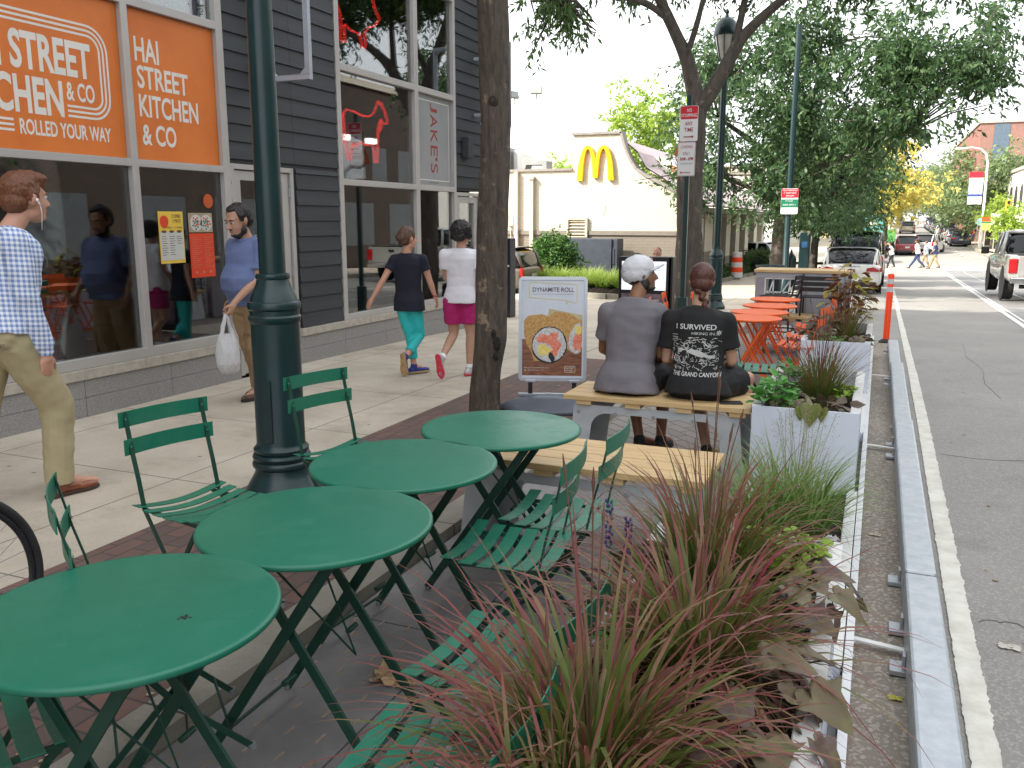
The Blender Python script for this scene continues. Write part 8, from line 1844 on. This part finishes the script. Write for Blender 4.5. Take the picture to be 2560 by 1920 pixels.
# big dark tree leaning over the street
L3=[([(-2.95,29,walk(29)-.1),(-2.95,29,1.0),(-2.95,29,2.5),(-2.9,29,3.6)],[.30,.25,.23,.20]),([(-2.95,29,2.3),(-2.2,28.6,3.0),(-1.1,28,3.5),(.4,27,3.9)],[.14,.12,.09,.05]),([(-2.9,29,3.0),(-3.8,28.5,3.9),(-4.8,27.5,4.6)],[.12,.09,.05]),([(-2.9,29,3.5),(-2.2,28.5,5.2),(-1.6,28,6.6)],[.12,.09,.05]),([(-2.95,29,1.9),(-3.9,28.3,2.6),(-4.9,27.6,2.9)],[.10,.07,.04])]
Bl3=[((-4.9,26.6,2.7),(1.5,1.8,1.0)),((-4.3,26.4,4.4),(1.9,1.8,1.3)),((-3.1,26.2,2.5),(1.7,1.6,1.15)),((-1.7,26.8,2.7),(1.5,1.8,1.0)),((-2.4,26.6,4.6),(2.0,1.8,1.4)),((-.5,26.4,4.3),(1.9,1.9,1.2)),((.9,25.8,4.5),(1.6,1.8,.95)),((1.6,25.6,5.5),(1.4,1.7,1.0)),((.2,26.2,5.8),(2.2,1.9,1.2)),((-2.2,27,6.6),(2.8,2,1.3)),((-4.6,27.5,6.2),(1.6,1.6,1.2)),((2.0,25.4,5.0),(.8,1.2,.6)),((-1.0,29.5,2.0),(1.4,1.6,.9)),((1.6,26,6.6),(1.8,1.6,.8))]
tree('street_tree','large dark tree whose crown leans over the street and saloon car',(-2.95,29,walk(29)),L3,Bl3,62000,.17,.36,LM2,33,M_bark2,droop=.5,twigs=70,shell=.12)
for i,(x,y,l) in enumerate(((-2.35,36,'slim trunked tree between the parking pole and pay kiosk'),(-1.95,43,'small leafy tree above the black sport utility car'))):
    g0=walk(y); tree('street_tree',l,(x,y,g0),[([(x,y,g0-.1),(x,y,g0+1.4),(x+.1,y,g0+2.8)],[.17,.14,.12]),([(x+.1,y,g0+2.6),(x+.9,y-.5,g0+3.8)],[.08,.04])],
      [((x-.3,y-1,g0+3.0),(1.6,1.5,1.1)),((x+.5,y-.6,g0+4.4),(2.1,1.8,1.3)),((x-.2,y,g0+5.6),(2.2,1.9,1.3)),((x+1.0,y-1,g0+2.7),(1.0,1.2,.8))],20000,.19,.4,LM2 if i==0 else LM1,40+i,M_bark2,droop=.5)
# yellow tree and the far rows
def simple(lab,x,y,h,r,lm,seed,N=9000,size=.32,grp='trees along the far street',cat='tree',low=.25):
    g0=walk(min(y,199)); g=random.Random(seed); bl=[((x+g.gauss(0,r*.35),y+g.gauss(0,r*.3),g0+h*(low+.12+(.78-low)*k/6)),(r*(.75+.3*g.random())*(1-.35*(k/6)**2),r*.8,h*.15)) for k in range(7)]
    tree('street_tree',lab,(x,y,g0),[([(x,y,g0-.1),(x,y,g0+h*.35),(x,y,g0+h*.6)],[.24,.20,.12])],bl,N,size,.5,lm,seed,M_bark2,grp,droop=.3,n=10,twigs=14,shell=.3)
simple('golden yellow tree in sunlight beyond the teal truck',.3,84,10.2,3.4,LM3,51,14000,.30,low=.22)
simple('yellow green tree at the left of the golden tree',-1.9,80,5.2,1.6,LM3,52,5000,.26,low=.2)
for i,(x,y,h,r,lm,l) in enumerate(((-1.6,104,9,3.6,LM5,'olive tree beyond the golden yellow tree'),(-1.8,124,9.5,4,LM5,'olive tree second beyond the golden tree'),(-1.0,150,10,5,LM2,'dark tree closing the far end of the street, left'),
  (3.5,200,11,7,LM2,'dark tree mass at the very end of the road'),(9,185,11,6,LM5,'olive tree at the far end on the right'),(9.2,92,8.6,3.4,LM5,'olive street tree right of the gap, nearest in its row'),(9.4,104,9.5,4,LM5,'olive street tree second in the right row'),(9.4,118,9.5,4.2,LM5,'olive street tree third in the right row'),(9.2,134,9.5,4.4,LM5,'olive street tree fourth in the right row'),(8.8,154,10,5,LM5,'olive street tree fifth in the right row'),
  (9.0,86,4.6,1.5,LM4,'small bright green tree before the arched white building'),(8.6,72,3.9,1.1,LM4,'low bright green sapling near the yellow traffic signal'))):
    simple(l,x,y,h,r,lm,60+i,9000 if r>2 else 4000,.34 if y>90 else .2,low=.18 if y>90 else .3)
for i,(x,y,h,r,l) in enumerate(((-12.6,46,9.6,1.9,'sunlit yellow green tree rising behind the restaurant gable'),(-10.6,47,9.0,1.6,'sunlit light green tree beside the gable curve'),(-19.5,52,6.4,1.5,'small yellow green tree behind the flat restaurant roof'),(-17.6,52,5.6,1.3,'pale yellow tree left of the stepped gable'))):
    simple(l,x,y,h,r,LM4,90+i,7000,.24,'trees behind the restaurant',low=.3)
# trees on the opposite pavement, mirrored in the shop glass
for i,(x,y) in enumerate(((8.6,-3),(8.5,5.5),(8.7,14))):
    g0=walk(y); tree('street_tree',['opposite pavement tree behind the viewer, mirrored in the left shop window','opposite pavement tree mirrored above the cow neon','opposite pavement tree beyond the mirrored pick-up truck'][i],(x,y,g0),[([(x,y,g0-.1),(x,y,2.2),(x-.1,y,3.4)],[.2,.16,.13]),([(x-.1,y,3.2),(x-1.2,y+.5,4.8)],[.09,.04]),([(x-.1,y,3.2),(x+1.0,y-.6,4.8)],[.09,.04])],
       [((x-1.1,y,4.6),(1.9,2.6,1.3)),((x+.8,y+.5,5.4),(2.0,2.4,1.4)),((x,y-.6,6.6),(2.2,2.6,1.4))],16000,.17,.4,LM2,120+i,M_bark2,'trees on the opposite pavement')
# hedge, mounded grasses by the drive and the bed
def shrub(lab,c,r,N,size,lm,seed,name='shrub',grp=None,aspect=.5,cat='shrub'):
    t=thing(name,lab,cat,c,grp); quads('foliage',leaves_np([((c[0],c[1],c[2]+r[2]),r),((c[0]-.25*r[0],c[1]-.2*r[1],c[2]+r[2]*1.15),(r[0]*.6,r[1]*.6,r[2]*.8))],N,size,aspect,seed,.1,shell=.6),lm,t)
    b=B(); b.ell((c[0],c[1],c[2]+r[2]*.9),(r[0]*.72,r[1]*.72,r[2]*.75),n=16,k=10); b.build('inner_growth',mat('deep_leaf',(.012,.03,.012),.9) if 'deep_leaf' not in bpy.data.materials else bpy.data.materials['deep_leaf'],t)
    b=B(); 
    for k in range(5): b.tube([(c[0]+.05*k-.1,c[1],c[2]-.05),(c[0]+.3*r[0]*(k-2)/2,c[1],c[2]+r[2])],.018,6)
    b.build('stem',M_bark2,t); return t
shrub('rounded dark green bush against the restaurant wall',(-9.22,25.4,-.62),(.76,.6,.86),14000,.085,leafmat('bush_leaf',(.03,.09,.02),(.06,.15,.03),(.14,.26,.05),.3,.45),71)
M_lir=leafmat('liriope_blades',(.16,.26,.03),(.26,.40,.05),(.40,.50,.12),.4,.5,True)
for i,(x,y,l) in enumerate(((-8.35,21.9,'mound of lime green grass left of the round bush, nearest the brown car'),(-7.75,21.6,'mound of lime grass in front of the round bush'),(-6.75,20.9,'bright lime grass mound left of the pair behind the white cap'),(-6.15,20.6,'bright lime grass mound right of the pair behind the white cap'),(-5.55,20.3,'lime grass mound partly behind the menu board'),(-7.2,22.4,'lime grass mound set back near the utility enclosure'),(-8.9,22.5,'lime grass mound farthest left along the kerb'))):
    t=thing('grass_mound',l,'ornamental grass',(x,y,walk(y)+.27),'lime grass mounds by the drive')
    grass('b',None,None,(x,y,walk(y)+.27),900,.28,.56,.014,(.05,.9),1.5,M_lir,150+i,parent=t,part='blades')
# planting island kerb and bed
b=B(); isl=[(-10.6,24.2),(-10.0,22.4),(-8.6,21.0),(-7.0,20.1),(-5.9,19.8),(-5.1,20.2),(-4.95,21.5),(-5.0,24),(-5.1,30),(-5.15,40),(-5.2,52)]
for p,q in zip(isl,isl[1:]): b.bar((p[0],p[1],walk(p[1])+.02),(q[0],q[1],walk(q[1])+.02),.16,.22)
b.build('planting_kerb',M_gran,kind='structure')
b=B(); lo=[(x,y) for x,y in isl]+[(-5.9,52),(-5.9,27.9),(-10.6,27.9)]
b.add([(x,y,walk(y)+.07) for x,y in lo],[tuple(range(len(lo)))])
for (x,y) in((-8.35,21.9),(-7.75,21.6),(-6.75,20.9),(-6.15,20.6),(-5.55,20.3),(-7.2,22.4),(-8.9,22.5)): b.ell((x,y,walk(y)+.08),(.5,.45,.2),n=14,k=8); b.build('planting_bed',M_soil,kind='structure')
v=leaves_np([((-5.5,25+i*2.4,walk(25+i*2.4)+.2),(.32,1.3,.20)) for i in range(11)],14000,.10,.5,77,.1,shell=.3)
o=quads('ground_cover',v,LM2,None); tag(o,'dark green ground cover along the restaurant front','ground cover',kind='stuff')
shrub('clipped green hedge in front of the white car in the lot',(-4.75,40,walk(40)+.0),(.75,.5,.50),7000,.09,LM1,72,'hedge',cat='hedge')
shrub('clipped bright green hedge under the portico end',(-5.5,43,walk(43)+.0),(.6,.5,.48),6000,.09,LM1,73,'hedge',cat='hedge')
